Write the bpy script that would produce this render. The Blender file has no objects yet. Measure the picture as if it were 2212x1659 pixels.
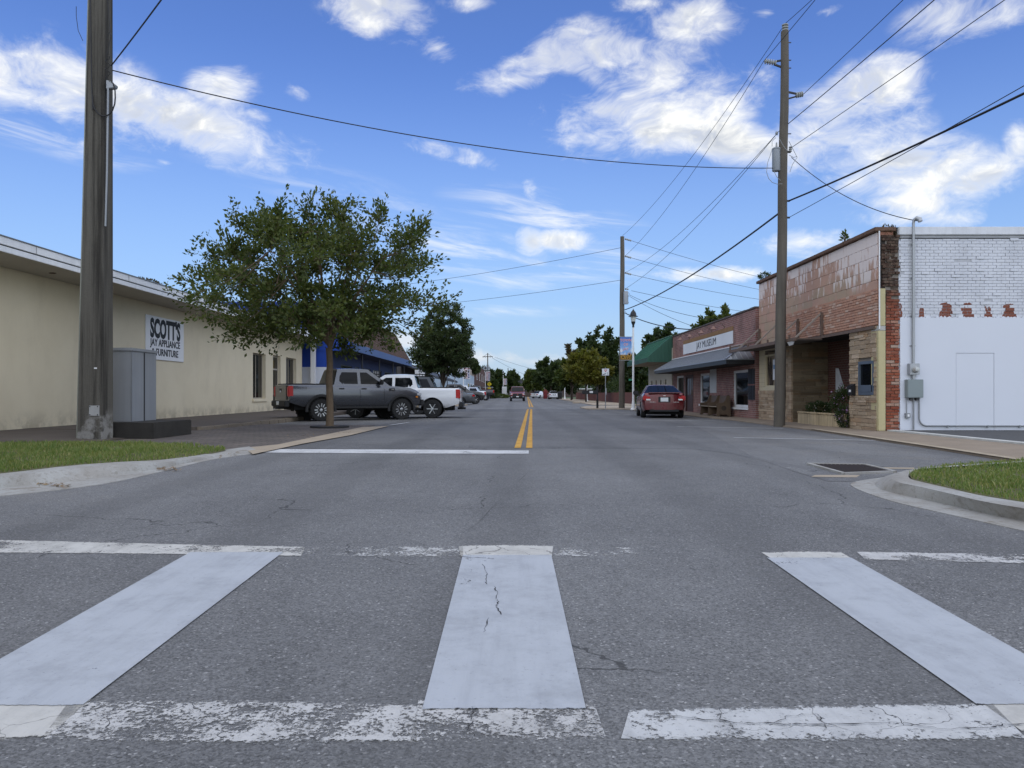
import bpy, bmesh, math, random
import numpy as np
from mathutils import Vector, Matrix

R = math.radians
sc = bpy.context.scene
COL = sc.collection
random.seed(7)

# ------------------------------------------------------------------ camera
CAM_Z = 1.02                      # eye height above the level street (m)
cam = bpy.data.cameras.new('camera')
cam_o = bpy.data.objects.new('camera', cam)
COL.objects.link(cam_o)
cam_o.location = (0, 0, CAM_Z)
cam_o.rotation_euler = (R(90), 0, 0)
cam.sensor_width = 36
cam.lens = 27.03
cam.shift_y = 0.00927
cam.clip_end = 6000
cam.clip_start = 0.05
sc.camera = cam_o

# ------------------------------------------------------------------ light and exposure
SUN_EL, SUN_AZ = 52, 165           # degrees; azimuth clockwise from the street axis (+Y)
sun = bpy.data.lights.new('sun', 'SUN')
sun.energy = 2.3
sun.angle = R(160)
sun.color = (0.97, 0.97, 0.86)
sun_o = bpy.data.objects.new('sun', sun)
COL.objects.link(sun_o)
_sd = Vector((math.sin(R(SUN_AZ)) * math.cos(R(SUN_EL)), math.cos(R(SUN_AZ)) * math.cos(R(SUN_EL)), math.sin(R(SUN_EL))))
sun_o.rotation_euler = _sd.to_track_quat('Z', 'Y').to_euler()
sun_o.location = (40, 30, 60)

sc.view_settings.view_transform = 'Standard'
sc.view_settings.look = 'None'
sc.view_settings.exposure = 0.26
sc.view_settings.gamma = 1.0
sc.cycles.use_denoising = True
sc.cycles.max_bounces = 6
sc.cycles.transparent_max_bounces = 8
sc.cycles.sample_clamp_indirect = 4


# ------------------------------------------------------------------ node helper
class NT:
    def __init__(s, tree):
        s.t = tree
        s.t.nodes.clear()

    def node(s, kind, **kw):
        n = s.t.nodes.new(kind)
        for k, v in kw.items():
            setattr(n, k, v)
        return n

    def put(s, sock, v):
        if isinstance(v, bpy.types.NodeSocket):
            s.t.links.new(v, sock)
        elif v is not None:
            if sock.type == 'RGBA' and hasattr(v, '__len__') and len(v) == 3:
                v = (*v, 1)
            if sock.type == 'RGBA' and not hasattr(v, '__len__'):
                v = (v, v, v, 1)
            sock.default_value = v

    def m(s, op, a, b=None, c=None, clamp=False):
        n = s.node('ShaderNodeMath', operation=op, use_clamp=clamp)
        s.put(n.inputs[0], a); s.put(n.inputs[1], b); s.put(n.inputs[2], c)
        return n.outputs[0]

    def vm(s, op, a, b=None, out=0):
        n = s.node('ShaderNodeVectorMath', operation=op)
        s.put(n.inputs[0], a); s.put(n.inputs[1], b)
        return n.outputs[out]

    def mix(s, f, a, b, blend='MIX'):
        n = s.node('ShaderNodeMix', data_type='RGBA', blend_type=blend)
        s.put(n.inputs[0], f); s.put(n.inputs[6], a); s.put(n.inputs[7], b)
        return n.outputs[2]

    def sep(s, v):
        n = s.node('ShaderNodeSeparateXYZ'); s.put(n.inputs[0], v)
        return n.outputs

    def comb(s, x, y, z):
        n = s.node('ShaderNodeCombineXYZ')
        s.put(n.inputs[0], x); s.put(n.inputs[1], y); s.put(n.inputs[2], z)
        return n.outputs[0]

    def ss(s, v, lo, hi, a=0.0, b=1.0, kind='SMOOTHSTEP'):
        n = s.node('ShaderNodeMapRange', interpolation_type=kind)
        s.put(n.inputs[0], v); s.put(n.inputs[1], lo); s.put(n.inputs[2], hi); s.put(n.inputs[3], a); s.put(n.inputs[4], b)
        return n.outputs[0]

    def noise(s, vec, scale, detail=4, rough=0.55, dist=0.0, out=0):
        n = s.node('ShaderNodeTexNoise')
        s.put(n.inputs['Vector'], vec); s.put(n.inputs['Scale'], scale); s.put(n.inputs['Detail'], detail)
        s.put(n.inputs['Roughness'], rough); s.put(n.inputs['Distortion'], dist)
        return n.outputs[out]

    def vor(s, vec, scale, feature='F1', out=0, rand=1.0):
        n = s.node('ShaderNodeTexVoronoi', feature=feature)
        s.put(n.inputs['Vector'], vec); s.put(n.inputs['Scale'], scale); s.put(n.inputs['Randomness'], rand)
        return n.outputs[out]

    def pos(s):
        return s.node('ShaderNodeNewGeometry').outputs['Position']

    def obj(s):
        return s.node('ShaderNodeTexCoord').outputs['Object']

    def scale(s, v, k):
        return s.vm('MULTIPLY', v, k)


# ------------------------------------------------------------------ world: clear evening sky with broken cloud
FX, CX, HOR = 1661.0, 1106.0, 850.0
world = bpy.data.worlds.new('World')
sc.world = world
world.use_nodes = True
w = NT(world.node_tree)
sky = w.node('ShaderNodeTexSky', sky_type='NISHITA')
sky.sun_disc = False
sky.sun_elevation = R(SUN_EL)
sky.sun_rotation = R(SUN_AZ)
sky.altitude = 60
sky.air_density = 1.0
sky.dust_density = 0.6
sky.ozone_density = 2.2
d = w.vm('NORMALIZE', w.node('ShaderNodeTexCoord').outputs['Generated'])
dx, dy, dz = w.sep(d)[:3]
ys = w.m('MAXIMUM', dy, 0.04)
px = w.m('DIVIDE', dx, ys)
pz = w.m('DIVIDE', dz, ys)
front = w.ss(dy, 0.10, 0.45)
# cloud coverage: where the banks of cloud stand in the sky (tangents of azimuth and elevation)
CLOUDS = [  # x, y, rx, ry, turn, weight
    (70, 165, 190, 78, 12, .95), (200, 222, 170, 58, 12, .95), (370, 272, 250, 54, 12, .95), (480, 180, 60, 60, 12, .62), (110, 290, 160, 34, 12, .55),
    (520, 300, 90, 30, 12, .7), (40, 90, 100, 30, 30, .5), (815, 25, 92, 48, 12, .97), (885, 55, 50, 34, 30, .7), (945, 105, 40, 26, 30, .55), (1010, 5, 50, 18, 0, .62),
    (1130, 150, 100, 34, -15, .97), (1215, 110, 90, 50, -15, .95), (1310, 105, 75, 48, 0, .88), (1280, 165, 70, 34, 30, .7), (1500, 45, 88, 42, 0, .97), (1390, 5, 65, 18, 0, .7),
    (1430, 160, 110, 70, 0, .66), (1290, 270, 118, 62, 0, .98), (1400, 255, 140, 62, 0, .9), (1520, 215, 100, 60, 0, .7), (1560, 300, 130, 40, 12, .86), (1670, 330, 100, 36, 12, .75),
    (1900, 190, 95, 52, -15, .97), (1840, 270, 120, 66, 0, .97), (1790, 340, 130, 52, 0, .85), (1930, 370, 180, 66, 0, .93), (1960, 440, 160, 40, 0, .7),
    (2115, 25, 130, 46, -15, .95), (1660, 28, 34, 12, 0, .62), (1780, 25, 38, 12, -15, .62), (2120, 390, 90, 40, -15, .85),
    (2200, 315, 26, 50, 0, .6), (980, 332, 95, 22, 12, 1.0), (1143, 404, 26, 22, 30, .85), (1215, 522, 58, 20, 0, .95),
    (1150, 525, 32, 24, 30, .75), (870, 738, 50, 22, 0, .85), (1560, 592, 140, 14, 0, .85), (1760, 520, 120, 24, 0, .75),
    (1640, 160, 40, 22, 0, .5), (560, 252, 34, 14, 12, .55), (1040, 772, 170, 18, 0, .68), (1220, 778, 150, 18, 0, .66),
    (2060, 470, 90, 30, 0, .65), (640, 195, 26, 14, 30, .5), (360, 350, 44, 12, 0, .55), (1990, 440, 60, 20, 0, .8), (1700, 535, 120, 20, 12, .5)]
CIRRUS = [(1185, 470, 150, 40, 8, .75), (990, 535, 170, 42, 8, .6), (1230, 575, 190, 26, 5, .6), (1320, 565, 90, 30, 0, .5),
          (60, 270, 190, 40, 14, .6), (180, 320, 110, 26, 10, .5), (1080, 610, 150, 14, 6, .5), (760, 425, 160, 26, 8, .35),
          (1080, 672, 110, 10, 2, .4), (640, 380, 160, 30, 8, .3), (2050, 560, 150, 30, 0, .6)]


pv = w.comb(px, pz, 0.0)
TURNED = {}


def turned(deg):
    if deg not in TURNED:
        a = R(deg)
        TURNED[deg] = w.comb(w.m('MULTIPLY_ADD', px, math.cos(a), w.m('MULTIPLY', pz, -math.sin(a))),
                             w.m('MULTIPLY_ADD', px, math.sin(a), w.m('MULTIPLY', pz, math.cos(a))), 0.0) if deg else pv
    return TURNED[deg]


def blobs(lst):
    tot = None
    for (u, v, rx, ry, turn, k) in lst:
        q = min((-15, 0, 12, 30), key=lambda t: abs(t - turn))
        a = R(q)
        cu, cv = (u - CX) / FX, (HOR - v) / FX
        cu, cv = cu * math.cos(a) - cv * math.sin(a), cu * math.sin(a) + cv * math.cos(a)
        sx, sz = FX / (1.75 * rx), FX / (1.75 * ry)
        n_ = w.node('ShaderNodeVectorMath', operation='MULTIPLY_ADD')
        w.put(n_.inputs[0], turned(q))
        n_.inputs[1].default_value = (sx, sz, 0)
        n_.inputs[2].default_value = (-cu * sx, -cv * sz, 0)
        gr_ = w.node('ShaderNodeTexGradient', gradient_type='SPHERICAL')
        w.put(gr_.inputs[0], n_.outputs[0])
        e = w.m('MULTIPLY', gr_.outputs['Fac'], k * 1.45)
        tot = e if tot is None else w.m('MAXIMUM', tot, e)
    return w.m('MINIMUM', tot, .92)


dn = w.comb(dx, dy, w.m('MULTIPLY', dz, 1.7))
warp = w.noise(dn, 4.5, 3, .6, 0, 1)
dw = w.vm('ADD', dn, w.scale(w.vm('SUBTRACT', warp, (.5, .5, .5)), (.20, .20, .20)))
n1 = w.noise(dw, 8.0, 9, .64)
n2 = w.noise(w.vm('ADD', dw, (.012, .004, .030)), 8.0, 4, .64)
field = w.noise(dn, 2.3, 2, .5)                                   # broken cloud out of view, made denser to add fill light
away = w.m('MULTIPLY', w.ss(field, .36, .54), w.ss(dz, .02, .16))
cover = w.m('ADD', w.m('MULTIPLY', blobs(CLOUDS), front), w.m('MULTIPLY', w.m('MULTIPLY', away, .85), w.m('SUBTRACT', 1.0, front)))
val = w.m('ADD', cover, w.m('MULTIPLY', w.m('SUBTRACT', n1, .5), 3.6))
dens = w.m('MULTIPLY', w.ss(val, .26, 1.50), w.ss(cover, .02, .40))
dens = w.m('POWER', dens, .95)
st = w.comb(w.m('MULTIPLY', dx, 3.2), w.m('MULTIPLY', dy, 3.2), w.m('MULTIPLY_ADD', dz, 24.0, w.m('MULTIPLY', dx, 3.2)))
nc = w.noise(st, 2.2, 6, .62, .5)
cir = w.m('MULTIPLY', w.m('MULTIPLY', blobs(CIRRUS), front), w.ss(nc, .42, .74))
cir = w.m('MULTIPLY', cir, .8)
lit = w.ss(w.m('SUBTRACT', n1, n2), -.12, .08)
core = w.ss(val, .65, 1.4)
shade = w.m('MULTIPLY', core, w.m('SUBTRACT', 1.0, w.m('MULTIPLY', lit, .95)))
ccol = w.mix(shade, (.92, .92, .89), (.50, .535, .60))
ccol = w.mix(w.ss(dz, .12, .0), ccol, (.70, .68, .69))
# the clear sky itself: Nishita, cooled a little as the camera saw it
skyc = w.scale(sky.outputs[0], (.70, .88, 1.36))
K = 0.11
skyk = w.scale(skyc, (K, K, K))
hz = w.ss(dz, .42, -.02)
skyk = w.mix(w.m('MULTIPLY', hz, .80), skyk, (.34, .51, .68))
skyk = w.mix(w.m('MULTIPLY', w.ss(dz, .13, .0), .5), skyk, (.50, .56, .62))
mixc = w.mix(w.m('MAXIMUM', dens, cir), skyk, ccol)
bg = w.node('ShaderNodeBackground')
w.put(bg.inputs[0], w.scale(mixc, (1 / K, 1 / K, 1 / K)))
bg.inputs[1].default_value = K
out = w.node('ShaderNodeOutputWorld')
w.t.links.new(bg.outputs[0], out.inputs[0])
world.cycles.sampling_method = 'NONE'


# ------------------------------------------------------------------ geometry helpers
def g(y):
    """height of the road: the near street climbs gently to the level street beyond the crossing"""
    y = max(y, -6.0)
    if y < 8.4:
        return 0.0217 * (y - 10.6)
    if y < 12.8:
        return -0.002466 * (12.8 - y) ** 2
    return 0.0


def at(u, v, y):
    return Vector(((u - CX) / FX * y, y, CAM_Z + (HOR - v) / FX * y))


def G(u, v, dz=0.0):
    """point of the road surface (raised by dz) in direction (u, v)"""
    lo, hi = 1.0, 400.0
    for _ in range(60):
        mid = (lo + hi) / 2
        if CAM_Z + (HOR - v) / FX * mid > g(mid) + dz:
            lo = mid
        else:
            hi = mid
    return Vector(((u - CX) / FX * lo, lo, g(lo) + dz))


WL = {}                                                           # world position of every parent, by name


def tag(o, label=None, cat=None, group=None, kind=None):
    if label: o['label'] = label
    if cat: o['category'] = cat
    if group: o['group'] = group
    if kind: o['kind'] = kind
    return o


def empty(name, loc, label=None, cat=None, group=None, rotz=0.0):
    o = bpy.data.objects.new(name, None)
    COL.objects.link(o)
    o.empty_display_size = 0.2
    o.location = loc
    o.rotation_euler = (0, 0, rotz)
    WL[o.name] = Vector(loc)
    tag(o, label, cat, group)
    return o


class MB:
    """collects shapes and links them as one mesh object"""
    def __init__(s):
        s.v = []; s.f = []

    def add(s, vs, fs):
        n = len(s.v)
        s.v += [Vector(p) for p in vs]
        s.f += [tuple(i + n for i in f) for f in fs]
        return s

    def box(s, x0, x1, y0, y1, z0, z1):
        vs = [(x, y, z) for z in (z0, z1) for y in (y0, y1) for x in (x0, x1)]
        return s.add(vs, [(0, 2, 3, 1), (4, 5, 7, 6), (0, 1, 5, 4), (2, 6, 7, 3), (0, 4, 6, 2), (1, 3, 7, 5)])

    def obox(s, c, ax, ay, az):
        """box around centre c with half axes"""
        c = Vector(c); ax, ay, az = Vector(ax), Vector(ay), Vector(az)
        vs = [c + ax * i + ay * j + az * k for k in (-1, 1) for j in (-1, 1) for i in (-1, 1)]
        return s.add(vs, [(0, 2, 3, 1), (4, 5, 7, 6), (0, 1, 5, 4), (2, 6, 7, 3), (0, 4, 6, 2), (1, 3, 7, 5)])

    def bar(s, a, b, w_, h_=None):
        a, b = Vector(a), Vector(b)
        dr = (b - a)
        L = dr.length
        if L < 1e-6: return s
        dr /= L
        up = Vector((0, 0, 1)) if abs(dr.z) < .95 else Vector((1, 0, 0))
        sx = dr.cross(up).normalized(); sy = sx.cross(dr).normalized()
        return s.obox((a + b) / 2, dr * L / 2, sx * w_ / 2, sy * (h_ or w_) / 2)

    def quad(s, a, b, c, d_):
        return s.add([a, b, c, d_], [(0, 1, 2, 3)])

    def prism(s, poly, off):
        """closed polygon (list of points) pushed along off"""
        n = len(poly); off = Vector(off)
        vs = [Vector(p) for p in poly] + [Vector(p) + off for p in poly]
        fs = [tuple(range(n - 1, -1, -1)), tuple(range(n, 2 * n))]
        fs += [(i, (i + 1) % n, n + (i + 1) % n, n + i) for i in range(n)]
        return s.add(vs, fs)

    def tube(s, pts, r, n=8, caps=True):
        pts = [Vector(p) for p in pts]
        rs = r if hasattr(r, '__len__') else [r] * len(pts)
        rings = []
        prev = None
        for i, p in enumerate(pts):
            t = (pts[min(i + 1, len(pts) - 1)] - pts[max(i - 1, 0)]).normalized()
            if prev is None:
                up = Vector((0, 0, 1)) if abs(t.z) < .9 else Vector((1, 0, 0))
                a = t.cross(up).normalized()
            else:
                a = (prev - t * prev.dot(t))
                a = a.normalized() if a.length > 1e-5 else t.orthogonal().normalized()
            prev = a
            b = t.cross(a)
            rings.append([p + (a * math.cos(2 * math.pi * k / n) + b * math.sin(2 * math.pi * k / n)) * rs[i] for k in range(n)])
        vs = [q for rg in rings for q in rg]
        fs = []
        for i in range(len(pts) - 1):
            for k in range(n):
                k2 = (k + 1) % n
                fs.append((i * n + k, i * n + k2, (i + 1) * n + k2, (i + 1) * n + k))
        if caps:
            fs.append(tuple(range(n - 1, -1, -1)))
            fs.append(tuple((len(pts) - 1) * n + k for k in range(n)))
        return s.add(vs, fs)

    def lathe(s, prof, c=(0, 0, 0), n=20, axis='Z'):
        c = Vector(c)
        vs = []
        for (r, h) in prof:
            for k in range(n):
                a = 2 * math.pi * k / n
                p = (r * math.cos(a), r * math.sin(a), h)
                if axis == 'Y': p = (p[0], p[2], p[1])
                if axis == 'X': p = (p[2], p[0], p[1])
                vs.append(c + Vector(p))
        fs = []
        for i in range(len(prof) - 1):
            for k in range(n):
                k2 = (k + 1) % n
                fs.append((i * n + k, i * n + k2, (i + 1) * n + k2, (i + 1) * n + k))
        fs.append(tuple(range(n - 1, -1, -1)))
        fs.append(tuple((len(prof) - 1) * n + k for k in range(n)))
        return s.add(vs, fs)

    def grid(s, rows):
        """rows of points, all the same length"""
        m_ = len(rows[0])
        vs = [p for r_ in rows for p in r_]
        fs = [(i * m_ + j, i * m_ + j + 1, (i + 1) * m_ + j + 1, (i + 1) * m_ + j) for i in range(len(rows) - 1) for j in range(m_ - 1)]
        return s.add(vs, fs)

    def build(s, name, mat, parent=None, world_=True, smooth=False, bevel=0.0, fix=True):
        me = bpy.data.meshes.new(name)
        off = Vector((0, 0, 0))
        if parent is not None and world_:
            off = WL[parent.name]
        me.from_pydata([tuple(p - off) for p in s.v], [], s.f)
        if fix or bevel:
            bm = bmesh.new(); bm.from_mesh(me)
            if fix == 'weld': bmesh.ops.remove_doubles(bm, verts=bm.verts, dist=1e-4)
            bmesh.ops.recalc_face_normals(bm, faces=bm.faces)
            if bevel:
                es = [e for e in bm.edges if len(e.link_faces) == 2 and e.calc_face_angle(0) > .5]
                bmesh.ops.bevel(bm, geom=es, offset=bevel, segments=2, affect='EDGES', clamp_overlap=True)
            bm.to_mesh(me); bm.free()
        if smooth:
            me.shade_smooth()
            try:
                me.set_sharp_from_angle(angle=R(smooth if smooth is not True else 40))
            except Exception:
                pass
        me.materials.append(mat)
        o = bpy.data.objects.new(name, me)
        COL.objects.link(o)
        if parent is not None:
            o.parent = parent
            WL[o.name] = off.copy() if world_ else Vector((0, 0, 0))
        else:
            WL[o.name] = Vector((0, 0, 0))
        return o


def origin_to(o, p):
    """move a top-level mesh's origin to its base"""
    p = Vector(p)
    o.data.transform(Matrix.Translation(-p))
    o.location = p
    WL[o.name] = p
    return o


def chamfered():
    me = bpy.data.meshes.new('piece')
    bm = bmesh.new()
    bmesh.ops.create_cube(bm, size=1.0)
    bmesh.ops.bevel(bm, geom=list(bm.edges), offset=.05, segments=1, affect='EDGES')
    bm.to_mesh(me); bm.free()
    return me


PIECE = {}


def pieces(parent, name, mat, items, cap=300, stuff=None):
    """items: (centre, size, tilt). The nearest `cap` are parts sharing one mesh, the rest one joined part."""
    key = mat.name
    if key not in PIECE:
        me = chamfered(); me.materials.append(mat); PIECE[key] = me
    cam_p = Vector((0, 0, CAM_Z))
    items = sorted(items, key=lambda it: (it[3] if len(it) > 3 else 0, (Vector(it[0]) - cam_p).length))
    off = WL[parent.name]
    for it in items[:cap]:
        o = bpy.data.objects.new(name, PIECE[key])
        COL.objects.link(o)
        o.parent = parent
        o.location = Vector(it[0]) - off
        o.scale = it[1]
        o.rotation_euler = it[2]
    rest = items[cap:]
    if rest:
        mb = MB()
        for it in rest:
            c, sz = Vector(it[0]), it[1]
            mb.box(c.x - sz[0] / 2, c.x + sz[0] / 2, c.y - sz[1] / 2, c.y + sz[1] / 2, c.z - sz[2] / 2, c.z + sz[2] / 2)
        o = mb.build(stuff or name + '_field', mat, parent)
        o['kind'] = 'stuff'


def text_mesh(s, size, xs=1.0, bold=0.0, depth=0.004, align='CENTER'):
    cu = bpy.data.curves.new('lettering', 'FONT')
    cu.body = s; cu.size = size; cu.extrude = depth; cu.offset = bold
    cu.align_x = align; cu.align_y = 'CENTER'
    cu.resolution_u = 3
    o = bpy.data.objects.new('lettering', cu)
    COL.objects.link(o)
    bpy.context.view_layer.update()
    me = bpy.data.meshes.new_from_object(o.evaluated_get(bpy.context.evaluated_depsgraph_get()))
    bpy.data.objects.remove(o)
    bpy.data.curves.remove(cu)
    me.transform(Matrix.Diagonal((xs, 1, 1, 1)))
    return me


def lettering(s, size, M4, mat, parent, xs=1.0, bold=0.0, name='lettering', depth=.004):
    """text lying in the plane of M4 (columns: right, up, out, position)"""
    me = text_mesh(s, size, xs, bold, depth)
    me.transform(M4)
    me.transform(Matrix.Translation(-WL[parent.name]))
    me.materials.clear(); me.materials.append(mat)
    o = bpy.data.objects.new(name, me)
    COL.objects.link(o)
    o.parent = parent
    WL[o.name] = WL[parent.name]
    return o


def frame4(right, up, pos):
    right, up = Vector(right).normalized(), Vector(up).normalized()
    o_ = right.cross(up)
    m4 = Matrix.Identity(4)
    for i in range(3):
        m4[i][0], m4[i][1], m4[i][2], m4[i][3] = right[i], up[i], o_[i], pos[i]
    return m4


# ------------------------------------------------------------------ materials
def new_mat(name):
    mt = bpy.data.materials.new(name)
    mt.use_nodes = True
    return mt, NT(mt.node_tree)


def finish(n, col, rough=.8, metal=0.0, bump=None, bstr=.3, bdist=.01, spec=.4, coat=0.0, alpha=None, extra=None):
    bs = n.node('ShaderNodeBsdfPrincipled')
    n.put(bs.inputs['Base Color'], col)
    n.put(bs.inputs['Roughness'], rough)
    n.put(bs.inputs['Metallic'], metal)
    n.put(bs.inputs['Specular IOR Level'], spec)
    n.put(bs.inputs['Coat Weight'], coat)
    n.put(bs.inputs['Coat Roughness'], .06)
    if alpha is not None: n.put(bs.inputs['Alpha'], alpha)
    if bump is not None:
        b = n.node('ShaderNodeBump')
        b.inputs['Strength'].default_value = bstr
        b.inputs['Distance'].default_value = bdist
        n.put(b.inputs['Height'], bump)
        n.t.links.new(b.outputs[0], bs.inputs['Normal'])
    o = n.node('ShaderNodeOutputMaterial')
    n.t.links.new(bs.outputs[0], o.inputs[0])
    return bs


def plain(name, col, rough=.7, metal=0.0, var=.12, sc_=4.0, bump=.0, spec=.4, coat=0.0, streak=0.0, fine=60):
    mt, n = new_mat(name)
    p = n.pos()
    a = n.noise(p, sc_, 5, .6)
    b = n.noise(p, fine, 3, .6)
    f = n.m('ADD', n.m('MULTIPLY', n.m('SUBTRACT', a, .5), 2 * var), n.m('MULTIPLY', n.m('SUBTRACT', b, .5), var))
    if streak:
        sv = n.noise(n.scale(p, (9, 9, .5)), 1.0, 4, .6)
        f = n.m('ADD', f, n.m('MULTIPLY', n.m('SUBTRACT', sv, .5), streak))
    c = n.scale(col, n.vm('ADD', n.comb(f, f, f), (1, 1, 1)))
    finish(n, c, rough, metal, b if bump else None, bump, .01, spec, coat)
    return mt


def rnd_piece(n):
    """a random number per piece, whether it is its own object or an island of a joined mesh"""
    r1 = n.node('ShaderNodeObjectInfo').outputs['Random']
    r2 = n.node('ShaderNodeNewGeometry').outputs['Random Per Island']
    return n.m('FRACT', n.m('ADD', r1, r2))


def ramp(n, f, stops, mode='LINEAR'):
    r = n.node('ShaderNodeValToRGB')
    r.color_ramp.interpolation = mode
    el = r.color_ramp.elements
    while len(el) < len(stops): el.new(.5)
    for e, (p, c) in zip(el, stops):
        e.position = p; e.color = (*c, 1)
    n.put(r.inputs[0], f)
    return r.outputs[0]


def mat_asphalt(name='asphalt', dim=1.0):
    mt, n = new_mat(name)
    p = n.pos()
    x, y, z = n.sep(p)[:3]
    big = n.noise(p, .30, 4, .6)
    mid = n.noise(p, 5, 5, .7)
    sp = n.noise(p, 130, 3, .7)
    sp2 = n.noise(p, 48, 3, .75)
    cell = n.vor(p, 105, 'F1', 1)
    cs, cs2 = n.sep(cell)[0], n.sep(cell)[1]
    base = n.mix(n.ss(big, .35, .65), (.132, .131, .131), (.164, .163, .162))
    k = n.m('ADD', n.m('MULTIPLY', n.m('SUBTRACT', sp, .5), 1.3), n.m('ADD', n.m('MULTIPLY', n.m('SUBTRACT', mid, .5), .35), n.m('MULTIPLY', n.m('SUBTRACT', sp2, .5), .9)))
    k = n.m('ADD', k, n.m('MULTIPLY', n.m('SUBTRACT', cs, .5), .65))
    c = n.scale(base, n.vm('ADD', n.comb(k, k, k), (1, 1, 1)))
    c = n.mix(n.m('MULTIPLY', n.ss(cs, .965, .98), n.m('MULTIPLY_ADD', cs2, .5, .2)), c, (.42, .41, .40))   # pale stones in the mix
    # traffic polish: tracks along the lanes of the street, darker oil between them
    lane = n.m('ADD', n.m('MULTIPLY', n.noise(n.scale(p, (.35, .03, 1)), 1.0, 2), 1.2), x)
    tr_ = n.m('SINE', n.m('MULTIPLY', lane, 3.4))
    c = n.mix(n.m('MULTIPLY', n.ss(tr_, .2, .95), .30), c, (.085, .084, .084))
    wear = n.noise(n.scale(p, (.8, .22, 1)), 1.0, 4, .65)
    c = n.mix(n.m('MULTIPLY', n.ss(wear, .46, .72), .42), c, n.scale(c, (.66, .66, .67)))
    blot = n.noise(p, .9, 5, .7)
    c = n.mix(n.m('MULTIPLY', n.ss(blot, .56, .75), .35), c, n.scale(c, (.7, .69, .68)))
    oil = n.ss(n.noise(p, 2.6, 3, .7), .68, .76)
    c = n.mix(n.m('MULTIPLY', oil, .40), c, (.065, .063, .062))
    dust = n.m('MULTIPLY', n.ss(n.m('ABSOLUTE', x), 3.2, 6.0), n.ss(n.noise(p, .8, 4, .7), .45, .7))
    c = n.mix(n.m('MULTIPLY', dust, .25), c, (.22, .19, .155))
    cv = n.vm('ADD', p, n.scale(n.vm('SUBTRACT', n.noise(p, 1.4, 4, .6, 0, 1), (.5, .5, .5)), (.9, .9, 0)))
    ed = n.vor(cv, .23, 'DISTANCE_TO_EDGE', 0)
    crack = n.m('MULTIPLY', n.ss(ed, .0026, .0010), n.ss(n.noise(p, .5, 2), .46, .54))
    c = n.mix(n.m('MULTIPLY', crack, .75), c, (.035, .034, .034))
    if dim != 1.0: c = n.scale(c, (dim, dim, dim * 1.01))
    finish(n, c, .88, 0, n.m('ADD', sp, n.m('MULTIPLY', sp2, .7)), .5, .010, .3)
    return mt


def mat_paint(name, col, wear_lo, wear_hi, crack=.5, grime=.15, edge=.30, hair=.010):
    """road paint; worn places are open and show the asphalt below"""
    mt, n = new_mat(name)
    p = n.pos()
    a = n.noise(p, 2.2, 5, .72)
    b = n.noise(p, 48, 4, .75)
    m_ = n.noise(p, 13, 4, .7)
    v = n.m('ADD', a, n.m('ADD', n.m('MULTIPLY', n.m('SUBTRACT', b, .5), .75), n.m('MULTIPLY', n.m('SUBTRACT', m_, .5), .35)))
    on = n.ss(v, wear_lo, wear_hi)
    at_ = n.node('ShaderNodeAttribute', attribute_name='edge')
    ev = n.m('ADD', at_.outputs['Fac'], n.m('ADD', n.m('MULTIPLY', n.m('SUBTRACT', b, .5), 3.2 * edge), n.m('MULTIPLY', n.m('SUBTRACT', m_, .5), 2.6 * edge)))
    on = n.m('MULTIPLY', on, n.ss(ev, edge * .3, edge))
    if crack:
        cv = n.vm('ADD', p, n.scale(n.vm('SUBTRACT', n.noise(p, 3.0, 4, .6, 0, 1), (.5, .5, .5)), (.35, .35, 0)))
        ed = n.vor(cv, 2.6, 'DISTANCE_TO_EDGE', 0)
        msk = n.ss(n.noise(p, 1.3, 2), .42, .55)
        on = n.m('MULTIPLY', on, n.m('SUBTRACT', 1.0, n.m('MULTIPLY', n.m('MULTIPLY', n.ss(ed, hair, hair * .4), msk), crack)))
    dirt = n.noise(p, 3.4, 6, .72)
    streak_ = n.noise(n.scale(p, (11, 1.1, 1)), 1.0, 4, .65)
    c = n.mix(n.m('MULTIPLY', n.ss(dirt, .40, .75), min(1, grime * 2.4)), col, n.scale(col, (.60, .60, .60)))
    c = n.mix(n.m('MULTIPLY', n.ss(streak_, .42, .8), min(1, grime * 1.6)), c, n.scale(col, (.62, .62, .63)))
    fk = n.ss(b, .60, .72)
    c = n.mix(n.m('MULTIPLY', fk, .55), c, n.scale(col, (.45, .45, .45)))
    finish(n, c, .8, 0, n.m('ADD', b, m_), .3, .006, .3, alpha=on)
    return mt


def mat_leaf(name, c1, c2, c3, trans=.35):
    mt, n = new_mat(name)
    r = n.node('ShaderNodeNewGeometry').outputs['Random Per Island']
    p = n.pos()
    a = n.noise(p, 1.1, 3, .6)
    c = n.mix(n.ss(a, .35, .65), c1, c2)
    c = n.mix(n.m('MULTIPLY', n.ss(r, .55, 1.0), .8), c, c3)
    bs = n.node('ShaderNodeBsdfPrincipled')
    n.put(bs.inputs['Base Color'], c)
    bs.inputs['Roughness'].default_value = .55
    bs.inputs['Specular IOR Level'].default_value = .35
    tr = n.node('ShaderNodeBsdfTranslucent')
    n.put(tr.inputs[0], n.scale(c, (1.3, 1.4, .7)))
    mx = n.node('ShaderNodeMixShader')
    mx.inputs[0].default_value = trans
    n.t.links.new(bs.outputs[0], mx.inputs[1]); n.t.links.new(tr.outputs[0], mx.inputs[2])
    o = n.node('ShaderNodeOutputMaterial')
    n.t.links.new(mx.outputs[0], o.inputs[0])
    return mt


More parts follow.
